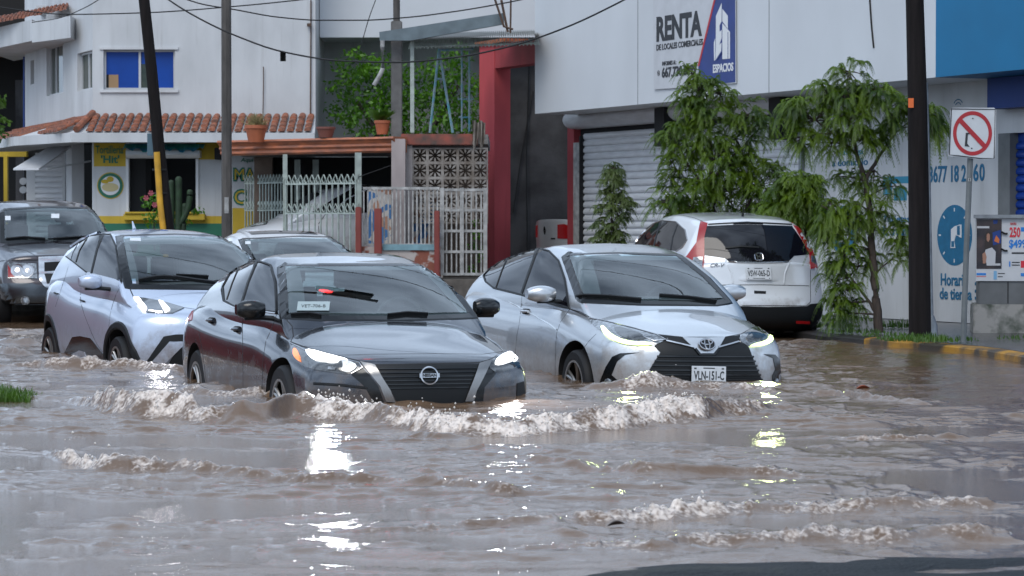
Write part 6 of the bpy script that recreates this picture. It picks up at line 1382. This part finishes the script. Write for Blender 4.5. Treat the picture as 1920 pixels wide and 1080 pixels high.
feathery('street_tree', 'slender feathery tree with drooping leaves and bare leaning trunk beside the black pole', tuple(tb),
  [(1592, 135, 0, 34, .9), (1545, 172, .1, 30, .9), (1640, 168, 0, 34, .9), (1585, 180, 0, 40, 1), (1505, 205, 0, 26, .8), (1530, 225, 0, 38, .9), (1590, 225, -.1, 44, 1.0), (1660, 205, 0, 40, 1), (1700, 200, .2, 30, .8), (1560, 268, .1, 34, .7), (1505, 258, 0, 24, .6), (1615, 262, 0, 30, .6), (1735, 212, .2, 24, .9), (1752, 238, .2, 16, .7), (1655, 255, .2, 30, .6), (1475, 205, .1, 14, .5),
   (1640, 320, .1, 34, .4), (1612, 345, .1, 26, .4), (1668, 350, .1, 26, .35), (1560, 385, 0, 28, .6), (1585, 410, 0, 34, .6), (1650, 395, 0, 30, .5), (1615, 385, 0, 24, .5), (1560, 440, .1, 24, .5), (1600, 460, .1, 26, .35), (1575, 500, .1, 26, .5), (1590, 545, 0, 24, .35), (1690, 455, 0, 16, .4), (1688, 480, 0, 14, .3), (1570, 590, 0, 14, .5), (1625, 430, .1, 22, .35), (1570, 330, .2, 16, .3), (1565, 530, .2, 26, .5), (1610, 500, .1, 24, .4), (1560, 575, .1, 24, .5), (1605, 570, .1, 24, .45), (1585, 475, 0, 26, .5), (1690, 430, 0, 16, .5), (1632, 480, .1, 16, .35), (1550, 415, 0, 20, .5)],
  [[(1648, 624, 0, .055), (1642, 560, 0, .048), (1636, 480, 0, .042), (1632, 400, 0, .036), (1622, 340, 0, .03), (1606, 290, 0, .022), (1590, 220, 0, .014), (1588, 150, 0, .006)], [(1622, 340, 0, .024), (1650, 290, .1, .018), (1690, 240, .2, .008)], [(1606, 290, 0, .016), (1560, 250, 0, .012), (1520, 220, 0, .006)],
   [(1645, 590, 0, .02), (1610, 540, 0, .012), (1575, 500, 0, .006)], [(1636, 470, 0, .018), (1590, 420, 0, .012), (1540, 385, 0, .006)], [(1636, 520, 0, .012), (1680, 480, 0, .006)]], 4, .28, 15, lw=.0115, ll=.036, droop=.75, pairs=14, fan=1.0)
tb2 = (P(1335, 500, 33.4).x, 33.4, .1)
feathery('street_tree', 'dense bright green feathery tree right behind the white SUV, in front of the shutter', tb2,
  [(1310, 170, 0, 40, 1), (1350, 175, 0, 38, 1), (1290, 205, 0, 34, .9), (1400, 215, 0, 34, 1), (1330, 225, 0, 55, 1.1), (1262, 250, 0, 30, 1.0), (1430, 235, 0, 28, .7), (1380, 260, .1, 50, 1), (1290, 275, 0, 44, .9), (1340, 300, -.1, 60, 1.1), (1400, 310, 0, 45, .9), (1270, 320, 0, 38, .8), (1300, 360, 0, 55, 1.1), (1370, 360, 0, 60, 1.1), (1420, 350, 0, 45, .9), (1255, 375, 0, 36, .7), (1450, 320, 0, 26, .5), (1310, 400, 0, 50, .9), (1400, 395, 0, 50, .9), (1460, 380, 0, 36, .8), (1260, 400, 0, 28, .6), (1300, 140, 0, 20, .6)],
  [[(1345, 640, 0, .06), (1345, 480, 0, .05), (1338, 380, 0, .04), (1330, 280, 0, .028), (1325, 180, 0, .01)], [(1338, 380, 0, .025), (1290, 310, 0, .015), (1262, 255, 0, .006)], [(1336, 340, 0, .025), (1390, 280, 0, .015), (1425, 240, 0, .006)], [(1342, 440, 0, .025), (1300, 390, 0, .012)], [(1343, 450, 0, .025), (1400, 390, 0, .012)]], 9, .27, 15, lw=.0125, ll=.038, droop=.62, pairs=13, fan=1.3)
tb4 = (P(1500, 500, 31.6).x, 31.6, .1)
feathery('young_tree', 'low bright green feathery sapling between the two street trees, right of the white SUV roof', tb4,
  [(1490, 345, 0, 26, 1.1), (1470, 370, 0, 26, 1.1), (1510, 370, 0, 28, 1.1), (1530, 400, 0, 26, 1), (1495, 400, 0, 24, 1), (1455, 390, .1, 16, .8), (1545, 430, 0, 20, .8), (1520, 345, 0, 16, .7)],
  [[(1520, 640, 0, .03), (1515, 480, 0, .022), (1500, 350, 0, .008)]], 33, .25, 26, pairs=11, ll=.044, lw=.014, droop=.6)
tb3 = (P(1146, 480, 36.6).x, 36.6, .1)
feathery('young_tree', 'thin young olive green tree standing alone before the left of the roller shutter', tb3,
  [(1150, 315, 0, 14, 1.4), (1148, 335, 0, 18, 1.4), (1158, 350, 0, 16, 1), (1140, 362, 0, 18, 1), (1165, 375, 0, 17, 1), (1138, 390, 0, 20, 1), (1160, 405, 0, 20, 1), (1178, 385, 0, 12, .6), (1132, 420, 0, 18, 1), (1155, 430, 0, 22, 1.2), (1128, 445, 0, 18, 1), (1150, 455, 0, 22, 1.2)],
  [[(1146, 620, 0, .03), (1148, 470, 0, .022), (1150, 380, 0, .014), (1150, 310, 0, .005)]], 15, .15, 12, M_LEAFC, pairs=7, ll=.03, lw=.016, droop=.7)
def leafcloud(name, label, cat, base, clumps, m, n, size, seed, trunk=None, group=None, flat=.8):
    rs = np.random.RandomState(seed); g = thing(name, label, cat, base, group=group); Q = []
    for (px, py, Y, rp, dens) in clumps:
        c = np.array(P(px, py, Y)); r = rp * Y / FPX; k = int(n * dens * (r / .5) ** 2); u = rs.normal(size=(k, 3)); u /= np.linalg.norm(u, axis=1, keepdims=True)
        c2 = c + u * r * (rs.uniform(.2, 1.12, k)[:, None] ** .5) * [1, 1, flat]
        a = rs.normal(size=(k, 3)); a /= np.linalg.norm(a, axis=1, keepdims=True); a[:, 2] -= .3; b_ = np.cross(a, rs.normal(size=(k, 3))); b_ /= np.linalg.norm(b_, axis=1, keepdims=True)
        s = size * rs.uniform(.6, 1.4, k)[:, None]; Q.append(np.stack([c2, c2 + a * s * .5 + b_ * s * .28, c2 + a * s, c2 + a * s * .5 - b_ * s * .28], 1))
    Q = np.concatenate(Q).reshape(-1, 3); link('crown', npmesh('crown', Q, np.arange(len(Q)).reshape(-1, 4), m, smooth=False), g)
    if trunk:
        b = MB()
        for t in trunk: b.tube([P(*q[:3]) for q in t], t[0][3], 7, r2=t[-1][3])
        b.obj('trunk', M_BARK, g, 60)
    return g
Yb = 46.8
leafcloud('shade_tree', 'big dense green tree rising behind the carport and deck', 'tree', (P(760, 500, Yb).x, Yb, .5),
  [(660, 130, Yb, 42, 1), (628, 165, Yb, 20, .7), (690, 170, Yb, 60, 1), (645, 212, Yb, 32, .9), (720, 130, Yb, 45, 1), (700, 220, Yb, 60, 1), (780, 160, Yb, 60, 1), (838, 128, Yb, 38, .9), (868, 170, Yb, 50, 1), (800, 220, Yb, 70, 1), (870, 230, Yb, 50, 1), (618, 200, Yb, 12, .5), (665, 100, Yb, 20, .6), (860, 100, Yb, 30, .7)],
  M_LEAFB, 520, .085, 21, [[(760, 560, Yb, .16), (760, 300, Yb, .12), (740, 180, Yb, .04)], [(760, 320, Yb, .08), (860, 160, Yb, .03)], [(758, 330, Yb, .08), (670, 190, Yb, .03)]])
leafcloud('shade_tree', 'dark green tree top behind the tiled roof in the upper left corner', 'tree', (P(30, 500, 60).x, 60, .5), [(20, 10, 60, 60, 1), (80, -10, 60, 60, 1), (-40, 20, 60, 60, 1), (110, -15, 60, 40, 1)], M_LEAFB, 300, .2, 22, [[(30, 500, 60, .2), (30, 60, 60, .1)]])
leafcloud('shrub', 'pale green leafy shrub cut by the left edge, in front of the dark porch', 'shrub', (P(-6, 500, 47.5).x, 47.5, .5), [(-8, 190, 47.5, 20, 1), (2, 225, 47.5, 14, 1), (-8, 250, 47.5, 20, 1)], M_GRASS, 700, .10, 23, [[(-10, 520, 47.5, .03), (-8, 200, 47.5, .01)]])
leafcloud('vine', 'thin green creeper hanging through the white barred gate beside the red column', 'plant', (P(895, 515, 40.7).x, 40.7, .5), [(897, 440, 40.7, 12, .8), (890, 465, 40.7, 14, .8), (900, 480, 40.7, 10, .8), (886, 505, 40.7, 12, .6), (893, 415, 40.7, 8, .5)], M_LEAFB, 1400, .06, 24, [[(898, 518, 40.7, .01), (895, 410, 40.7, .004)]])
# potted plants on the carport roof
def pot(px, yt, yb_, wpx, Y, label, m, kind):
    c = P(px, yb_, Y); s = Y / FPX; r = wpx * s / 2; h = (yb_ - yt) * s; g = thing('plant_pot', label, 'plant pot', tuple(c), group='terracotta pots on the carport roof')
    b = MB(); b.lathe([(r * .68, 0), (r * .93, h * .78), (r * 1.02, h * .8), (r * 1.02, h), (r * .9, h), (r * .88, h * .85), (0, h * .85)], c, 24); b.obj('pot', m, g, 35)
    rs = np.random.RandomState(px); b = MB()
    if kind == 'dry':
        for k in range(140):
            a = rs.uniform(0, 6.28); q = c + Vector((math.cos(a) * r * rs.uniform(0, .95), math.sin(a) * r * .8, h)); b.tube([q, q + Vector((rs.uniform(-.12, .12), rs.uniform(-.1, .1), rs.uniform(.06, .2)))], .006, 3, r2=.002)
        b.obj('dry_plant', mat('dry_plant', (.25, .20, .08), .8, var=.4, vscale=8), g)
    elif kind == 'green':
        for k in range(90):
            a = rs.uniform(0, 6.28); q = c + Vector((0, 0, h)); d = Vector((math.cos(a) * rs.uniform(.05, .25), math.sin(a) * .15, rs.uniform(.05, .2))); sd = Vector((.03, 0, .01)); b.add([q, q + d * .6 + sd, q + d, q + d * .6 - sd], [(0, 1, 2, 3)])
        b.obj('leaves', M_GRASS, g)
M_POT = mat('terracotta_pot', (.42, .12, .05), .6, var=.3, vscale=6, bump=.2)
pot(480, 235, 267, 42, 42.0, 'large terracotta pot of dry grass on the carport roof, left', M_POT, 'dry')
pot(611, 238, 258, 36, 41.4, 'squat empty brown pot at the middle of the carport roof', mat('brown_pot', (.20, .07, .05), .6, var=.3), 'none')
pot(717, 226, 252, 30, 41.2, 'orange pot with green leaves, right of the square concrete pole foot', M_POT, 'green')
# cactus and rose bush by the shop window
def cactus():
    Y = 44.3; g = thing('cactus', 'dark green columnar cactus with several rounded arms before the shop window', 'cactus', (P(335, 425, Y).x, Y, .5)); m = mat('cactus_green', (.018, .050, .016), .7, var=.6, vscale=9, bump=.6)
    for pts, r in (([(334, 480), (335, 400), (335, 336)], .058), ([(322, 480), (322, 400), (321, 342)], .05), ([(337, 420), (350, 400), (356, 372), (356, 360)], .052), ([(325, 425), (316, 395), (317, 362)], .042), ([(334, 480), (344, 440), (346, 385)], .045)):
        b = MB(); q = [P(x, y, Y) for x, y in pts]; q2 = [Vector(t) for t in chaikin([tuple(v) for v in q], 2)]; b.tube(q2 + [q2[-1] + Vector((0, 0, r * .5)), q2[-1] + Vector((0, 0, r * .8))], [r] * len(q2) + [r * .8, r * .35], 10, flat=1.); b.obj('stem', m, g, 50)
cactus()
g = leafcloud('flower_bush', 'low flowering bush with pink blooms under the shop window', 'plant', (P(290, 430, 44.6).x, 44.6, .5), [(275, 380, 44.6, 14, .8), (292, 372, 44.6, 12, .8), (300, 395, 44.6, 14, .8), (330, 405, 44.6, 14, .8), (345, 415, 44.6, 12, .7), (372, 392, 44.6, 10, .7), (285, 410, 44.6, 18, .7)], M_LEAFB, 900, .07, 25, [[(290, 470, 44.6, .015), (288, 380, 44.6, .005)], [(300, 470, 44.6, .012), (330, 400, 44.6, .005)]])
b = MB(); rs_ = random.Random(2)
for px, py in ((283, 362), (290, 384), (318, 386), (274, 371), (300, 380)):
    c = P(px, py, 44.4)
    for k in range(6):
        a = k * 1.05; q = c + Vector((math.cos(a) * .03, -.01, math.sin(a) * .03)); b.add([c, c + Vector((math.cos(a - .5) * .04, -.015, math.sin(a - .5) * .04)), c + Vector((math.cos(a) * .055, 0, math.sin(a) * .055)), c + Vector((math.cos(a + .5) * .04, -.015, math.sin(a + .5) * .04))], [(0, 1, 2, 3)])
tag(b.obj('blooms', mat('pink_bloom', (.30, .07, .09), .6), g), kind='stuff')
# grass: left tuft in the water, and weeds along the kerb
def tuft(b, cx, cy, z, rx, ry, n, h, rs, wid=.006):
    for _ in range(n):
        x = cx + rs.uniform(-1, 1) * rx; y = cy + rs.uniform(-1, 1) * ry; hh = h * rs.uniform(.4, 1.1) * (1 - .5 * ((x - cx) / rx) ** 2); a = rs.uniform(0, 6.28); l = rs.uniform(.1, .7) * hh; d = Vector((math.cos(a) * l, math.sin(a) * l, 0)); s_ = Vector((math.cos(a + 1.57), math.sin(a + 1.57), 0)) * wid
        p = Vector((x, y, z)); b.add([p - s_, p + s_, p + d * .4 + Vector((0, 0, hh * .65)) + s_ * .8, p + d * .4 + Vector((0, 0, hh * .65)) - s_ * .8, p + d + Vector((0, 0, hh))], [(0, 1, 2, 3), (3, 2, 4)])
rs = random.Random(8); b = MB(); q = Wp(5, 750); tuft(b, q.x - .12, q.y, -.03, .36, .28, 1500, .155, rs, .005); tag(b.obj('grass_tuft', M_GRASS), kind='stuff')
b = MB()
for px, py, rx, n, h in ((1600, 622, .35, 120, .07), (1560, 612, .3, 120, .10), (1665, 628, .3, 110, .06), (1705, 636, .3, 260, .08), (1748, 638, .22, 220, .09), (1785, 636, .25, 90, .06), (1580, 600, .4, 120, .12), (1690, 612, .25, 160, .11), (1905, 634, .2, 60, .05)):
    q = Wp(px, py, .11); tuft(b, q.x, q.y, .10, rx, .35, n, h, rs, .007)
tag(b.obj('kerb_weeds', M_GRASS), kind='stuff')
# ------------------------------------------------------------ poles, sign, cabinet, wires
M_WOODP = mat('tarred_pole', (.013, .010, .010), .85, spec=.2, var=.5, vscale=5, stretch=(4, 4, .4), bump=.5, bscale=25); M_POLEC = mat('concrete_pole', (.10, .09, .082), .8, var=.5, vscale=5, stretch=(2, 2, .5), bump=.4, bscale=40)
def poles():
    q = Wp(1724, 634, .1); g = thing('utility_pole', 'thick black wooden pole on the pavement with an orange sticker', 'pole', tuple(q), group='utility poles'); Y = q.y
    b = MB(); b.tube([P(1725, 640, Y), P(1723, 400, Y), P(1720, 180, Y), P(1714, -40, Y), P(1708, -200, Y)], .118, 18, r2=.085); b.obj('shaft', M_WOODP, g, 60)
    b = MB(); c = P(1708, 193, Y - .105); b.box(c.x - .028, c.x + .028, c.y - .004, c.y, c.z - .05, c.z + .05); b.box(c.x - .01, c.x + .01, c.y - .006, c.y - .003, c.z - .01, c.z + .02); b.obj('sticker', mat('sticker_orange', (.60, .12, .02), .5), g)
    q = Wp(1742, 634, .1) + Vector((.02, .35, 0)); Y = q.y; b = MB(); b.tube([P(1746, 632, Y), P(1743, 500, Y), P(1739, 300, Y), P(1735, 155, Y)], .03, 10); b.lathe([(.075, 0), (.07, .12), (.045, .2), (.03, .24)], (P(1746, 632, Y).x, Y, .09), 12)
    tag(b.obj('steel_post', M_GALV, smooth=50), 'thin galvanised post standing right behind the thick black pole', 'post')
    Y = 36.0; b = MB(); g = thing('utility_pole', 'dark leaning wooden pole with a yellow steel guard before the tortilla shop', 'pole', (P(336, 631, Y).x, Y, -.3), group='utility poles')
    b.tube([P(340, 660, Y), P(315, 430, Y), P(298, 280, Y), P(284, 130, Y), P(268, -20, Y), P(255, -130, Y)], .088, 16, r2=.07); b.obj('shaft', M_WOODP, g, 60)
    b = MB(); b.tube([P(330, 640, Y - .10), P(306, 430, Y - .10), P(300, 380, Y - .10), P(294, 285, Y - .10)], .043, 10); b.obj('guard', mat('guard_yellow', (.62, .33, .02), .45, var=.35, vscale=6), g, 60)
    b = MB()
    for y in (318, 362): c = P(299 + (y - 318) * .08, y, Y - .02); b.lathe([(.098, -.012), (.098, .012)], c, 16); 
    b.obj('guard_band', M_SHUT, g)
    b = MB(); c = P(283, 275, Y + .12); b.box(c.x - .05, c.x + .05, c.y, c.y + .05, c.z - .12, c.z + .18); b.obj('bracket_plate', mat('plate_blue_grey', (.07, .13, .17), .6), g)
    Y = 38.0; b = MB(); g = thing('utility_pole', 'straight grey brown concrete pole at the left end of the carport', 'pole', (P(425, 640, Y).x, Y, -.3), group='utility poles')
    b.tube([P(426, 640, Y), P(425, 300, Y), P(424, -60, Y), P(424, -160, Y)], .078, 8, r2=.066); b.obj('shaft', M_POLEC, g, 30); b = MB(); b.box(P(421, 0, Y).x, P(429, 0, Y).x, Y - .079, Y - .072, P(0, 400, Y).z, P(0, 370, Y).z); b.obj('paint_patch', M_WPAINT, g)
    Y = 41.25; g = thing('utility_pole', 'square pale concrete pole with a darker wooden top above the carport end', 'pole', (P(744, 430, Y).x, Y, .3), group='utility poles'); c = P(744, 430, Y)
    b = MB(); b.box(c.x - .085, c.x + .085, Y - .085, Y + .085, .3, P(0, 40, Y).z); b.obj('concrete_foot', mat('concrete_pole_pale', (.16, .155, .15), .85, var=.4, vscale=6, bump=.3), g, bevel=.012)
    b = MB(); b.tube([(c.x, Y, P(0, 42, Y).z), (c.x, Y, P(0, -60, Y).z)], .055, 10); b.obj('shaft', M_POLEC, g, 60)
poles()
def road_sign():
    q = Wp(1806, 640, .1); Y = q.y; M_SP = mat('sign_post_grey', (.13, .145, .15), .55, var=.3, vscale=7); g = thing('traffic_sign', 'white square no parking sign with a red ring and slash on a leaning grey post', 'sign', tuple(q))
    b = MB(); b.tube([P(1806, 641, Y), P(1812, 470, Y), P(1819, 300, Y), P(1823, 205, Y)], .030, 8); b.obj('post', M_SP, g, 40)
    b = MB(); c = P(1813.5, 372, Y); 
    fr = Frame(P(1823, 250, Y - .045).x, Y - .045, 4)
    def sp_(pts, m, n, name, par=g):
        b = MB(); fr.poly(b, pts, n, n + .004, at=n + .004); return b.obj(name, m, par)
    M_SW = mat('sign_white', (.52, .54, .56), .4, var=.15, vscale=5, bump=.1, bscale=10); M_SR = mat('sign_red', (.36, .012, .018), .4, var=.2, vscale=9)
    pl = sp_([(1782, 206), (1786, 202), (1864, 202), (1868, 206), (1866, 294), (1862, 299), (1838, 299), (1796, 294), (1781, 293), (1777, 291), (1780, 285)], M_SW, 0, 'plate')
    b = MB(); edge = [(1784, 204), (1866, 205), (1864, 297), (1838, 297), (1797, 292), (1780, 290), (1784, 204)]
    pts = [fr.w(*fr.hit(*e, .006), .006) for e in edge]; b.tube(pts, .006, 5); b.obj('border', M_BANK, pl)
    c0 = fr.hit(1823.5, 250, .006); k = Y / FPX; ro, ri = 37 * k * 1.0, 30.5 * k; ry = 41.5 / 37; n = 48; b = MB(); V = []
    for i in range(n):
        t = 2 * math.pi * i / n
        for r_, nn in ((ro, .004), (ro, .0075), (ri, .0075), (ri, .004)): V.append(fr.w(c0[0] + r_ * math.cos(t), c0[1] + r_ * ry * math.sin(t), nn))
    b.add(V, [(4*i+j, 4*i+j+1, 4*((i+1) % n)+j+1, 4*((i+1) % n)+j) for i in range(n) for j in range(3)]); b.obj('ring', M_SR, pl)
    sp_([(1797, 228), (1803, 222), (1849, 271), (1843, 277)], M_SR, .0055, 'slash', pl)
    sp_([(1811, 249), (1818, 249), (1818, 251.5), (1815, 252), (1813.5, 269), (1818, 275), (1809, 274), (1810, 262)], M_BANK, .0045, 'worn_letter', pl)
    for (x, y) in ((1824, 222), (1822, 278)): b = MB(); q2 = fr.w(*fr.hit(x, y, .006), .006); b.lathe([(.007, -.004), (.007, .003), (0, .004)], q2, 8, 'y'); b.obj('bolt', M_SHUT, pl)
    b = MB(); q2 = P(1818, 337, Y - .034); b.box(q2.x - .014, q2.x + .014, q2.y - .002, q2.y, q2.z - .016, q2.z + .016); b.obj('tag', M_WPAINT, g)
    t = text_mesh('E', .03, M_BANK, .001, .001); t.transform(Matrix.Translation(q2 + Vector((0, -.003, 0))) @ Matrix.Rotation(math.pi / 2, 4, 'X')); link('tag_writing', t, g)
road_sign()
def cabinet():
    Y = 29.9; fr = Frame(P(1828, 500, Y).x, Y, -7); g = thing('advert_cabinet', 'grey utility cabinet on a mossy concrete plinth, carrying phone offer posters', 'cabinet', tuple(fr.w(.6, .1)))
    def r_(x0, x1, y0, y1, n0, n1, nm, m, par=g, bev=0): b = MB(); fr.rect(b, x0, x1, y0, y1, n0, n1); return b.obj(nm, m, par, bevel=bev)
    r_(1825, 2040, 571, 640, -.7, .05, 'plinth', mat('plinth_concrete', (.26, .25, .235), .85, var=.75, vscale=5, col2=(.06, .07, .055), bump=.5, bscale=30, ramp=(.36, .55)), bev=.012)
    r_(1835, 2030, 526, 572, -.6, -.02, 'metal_body', mat('cabinet_grey', (.12, .125, .13), .55, var=.3, vscale=4), bev=.01)
    r_(1889, 1891, 528, 569, -.02, -.016, 'door_gap', M_SHUT)
    r_(1830, 2020, 405, 527, -.12, 0, 'board', M_BANNER); r_(1827, 2030, 402.5, 409, -.14, .05, 'top_rail', M_GALV)
    po = r_(1831, 1878, 411, 504, .001, .005, 'dark_poster', mat('poster_dark', (.05, .03, .028), .3, var=.8, vscale=7, col2=(.006, .006, .012)))
    skin = mat('poster_skin', (.30, .15, .10), .5); hair = mat('poster_hair', (.02, .012, .01), .5); wh = mat('poster_white', (.42, .42, .44), .4)
    def pp(pts, m, n, nm): b = MB(); fr.poly(b, pts, n, n + .003, at=n + .003); return b.obj(nm, m, po)
    pp([(1847, 440), (1850, 434), (1856, 434), (1860, 442), (1860, 466), (1846, 466)], hair, .006, 'poster_hair'); pp([(1850, 440), (1853, 437), (1856, 440), (1856, 449), (1853, 454), (1850, 450)], skin, .010, 'poster_face')
    pp([(1848, 468), (1860, 464), (1867, 472), (1866, 495), (1850, 495), (1845, 480)], wh, .010, 'poster_shirt'); pp([(1842, 476), (1847, 472), (1850, 482), (1848, 494), (1843, 494)], skin, .013, 'poster_arm')
    pp([(1861, 436), (1876, 431), (1877, 456), (1862, 460)], M_ROYAL, .006, 'poster_screen'); pp([(1864, 452), (1868, 441), (1874, 449), (1873, 456)], mat('poster_orange', (.5, .13, .03), .5), .010, 'poster_flame')
    pp([(1832, 424), (1855, 424), (1855, 428), (1832, 428)], wh, .006, 'poster_caption'); pp([(1850, 494), (1876, 494), (1876, 498), (1850, 498)], wh, .014, 'poster_caption'); pp([(1862, 413), (1871, 412), (1870, 419), (1863, 420)], M_ROYAL, .006, 'poster_mark')
    M_R = mat('ink_red', (.50, .012, .03), .5); M_B = mat('ink_blue', (.01, .16, .50), .5)
    fr.text('board_writing', '250', 1893, 1913, 426, 445, .002, M_R, g, .03); fr.text('board_writing', 'AHORA', 1894, 1906, 417, 422, .002, M_R, g, .02)
    fr.text('board_writing', '$499', 1892, 1924, 449, 467, .002, M_B, g, .03); 
    for (x0, x1, y0, y1, m) in ((1897, 1930, 473, 476, M_BANK), (1897, 1912, 491, 493, M_BANK), (1897, 1912, 496, 498, M_BANK), (1892, 1894.5, 490, 500, M_B), (1914, 1930, 489, 502, M_R), (1831, 1849, 512, 516, M_B), (1831, 1849, 518, 519, M_R), (1863, 1869, 508, 524, mat('ink_pale_blue', (.15, .32, .5), .5)), (1871, 1884, 512, 513.5, M_BANK), (1871, 1880, 518, 519.5, M_BANK), (1914, 1930, 426, 434, M_B), (1914, 1930, 512, 518, M_B)): r_(x0, x1, y0, y1, 0, .003, 'board_print', m)
    for y in (438, 470): b = MB(); q = fr.w(*fr.hit(1884, y, .02), .02); b.tube([q + Vector((-.04, 0, .02)), q, q + Vector((.03, 0, .0))], .012, 6); b.obj('hasp', M_SHUT, g)
cabinet()
def wires():
    def wire(pts, Y, r, label, group='overhead wires'):
        q = [(float(x), float(y)) for x, y in pts]; f = pchip([a for a, _ in q], [c for _, c in q]); xs = np.linspace(q[0][0], q[-1][0], 50); n = len(xs)
        b = MB(); b.tube([P(x, float(f(x)), Y[0] + (Y[1] - Y[0]) * i / (n - 1)) for i, x in enumerate(xs)], r, 5); tag(b.obj('overhead_wire', M_SHUT, smooth=60), label, 'wire', group)
    wire([(250, -60), (310, -5), (380, 38), (440, 66), (530, 97), (640, 114), (740, 117), (850, 108), (960, 86), (1060, 52), (1170, 0), (1260, -50)], (37, 33), .012, 'long sagging wire crossing the carport, red gateway and white fascia')
    wire([(-40, 8), (130, 27), (270, 24), (440, 12), (560, 0), (640, -10)], (43, 40), .010, 'wire running level across the top of the corner building')
    wire([(330, -8), (380, 8), (440, 18), (520, 32), (600, 38), (680, 38), (760, 33), (850, 22), (960, 3), (1010, -8)], (39, 38), .010, 'wire sagging past the square pole above the steel canopy')
    wire([(60, 42), (110, 34), (160, 14), (200, -10)], (45, 44), .008, 'thin wire rising over the small tiled roof at the upper left')
    wire([(676, 90), (690, 40), (708, -10)], (41, 41), .007, 'thin steep stay wire left of the canopy beam')
    wire([(672, 332), (700, 322), (740, 308)], (40.9, 40.7), .007, 'short slanting cable under the carport beam')
wires()
# floating litter
def litter():
    for px, py, s, c, lab, nm in ((1617, 734, .055, (.30, .07, .03), 'curled rust red leaf floating right of the silver sedan', 'floating_leaf'), (1155, 992, .035, (.05, .035, .03), 'dark scrap of bark floating in the foreground', 'floating_scrap')):
        q = Wp(px, py); b = MB(); V = []; n = 10
        for i in range(n):
            for j in range(4): u = i / (n - 1); w_ = math.sin(math.pi * u) ** .7 * .55 * s; V.append((q.x + (u - .5) * 2.2 * s, q.y + (j / 3 - .5) * 2 * w_, .012 + .5 * s * (abs(j / 3 - .5) * 2) ** 2 * math.sin(math.pi * u) + .3 * s * u))
        b.add(V, [(4*i+j, 4*i+j+1, 4*i+j+5, 4*i+j+4) for i in range(n - 1) for j in range(3)]); tag(b.obj(nm, mat('litter_' + nm, c, .4, var=.4, vscale=20), smooth=60), lab, 'leaf' if 'leaf' in nm else 'scrap')
litter()
# ------------------------------------------------------------ surroundings (outside the frame, seen only in reflections)
def across():
    g = thing('reflected_wall', 'low red wall with pale coping, added out of view for its reflection in the cars', 'wall', (-7.7, 28.5, -.2))  # unseen stand-in added for the red shape mirrored in the car sides
    b = MB(); M = Matrix.Translation((-7.7, 28.5, 0)) @ Matrix.Rotation(R(95), 4, 'Z'); b.box(-5, 5, -.1, .1, -.3, 1.05, M); b.obj('lower_band', mat('reflected_wall_red', (.34, .025, .025), .6, var=.5, vscale=1.3), g)
    b = MB(); b.box(-5, 5, -.08, .08, 1.05, 1.35, M); b.obj('upper_band', M_SHADE, g)
across()

def signal():
    # the traffic light and span wires over the near side of the crossing: outside the frame, mirrored in the windscreens
    c, n = A.mapper('px')(612, 544); Rm = A.M.to_3x3(); cw = A.M @ c; nw = (Rm @ n).normalized(); d = (cw - CAM).normalized(); r = d - nw * (2 * d.dot(nw)); t = (6.2 - cw.z) / max(.05, r.z); q = cw + r * t
    g = thing('traffic_light', 'horizontal traffic light on a mast arm over the near side of the crossing', 'traffic light', (q.x, q.y, 6.2))
    b = MB(); b.box(q.x - .25, q.x + 1.1, q.y - .12, q.y + .12, 5.95, 6.45); b.obj('housing', M_SHUT, g, bevel=.03)
    b = MB(); b.lathe([(.16, 0), (.16, .05), (0, .05)], (q.x, q.y + .12, 6.2), 20, 'y'); b.obj('red_lamp', mat('signal_red', (.6, .01, .01), .3, emit=(1, .02, .02), es=9), g)
    b = MB(); b.lathe([(.16, 0), (.16, .05), (0, .05)], (q.x, q.y - .17, 6.2), 20, 'y'); b.obj('red_lamp', MATS['signal_red'], g)
    b = MB(); b.tube([(q.x - 7, q.y - .3, 6.9), (q.x - 2, q.y - .2, 6.75), (q.x + 1.3, q.y, 6.6)], .09, 8); b.tube([(q.x - 7, q.y - .3, 6.9), (q.x - 7, q.y - .3, -.3)], .12, 10); b.obj('mast_arm', M_GALV, g, 50)
    for k, (y, z, sg) in enumerate(((q.y + 3, 7.5, .5), (q.y - 2.5, 7.0, .6), (q.y + 6, 8.2, .4))):
        b = MB(); b.tube([(-14 + i * 1.4, y + .25 * (i - 10) * (1 if k % 2 else -1) * .6, z - sg * math.sin(math.pi * i / 20)) for i in range(21)], .03, 5); tag(b.obj('overhead_wire', M_SHUT), ('middle span wire over the near side of the crossing, just past the traffic light', 'lowest and nearest span wire over the near side of the crossing', 'highest and farthest span wire over the near side of the crossing')[k], 'wire', 'span wires above the viewpoint')
signal()
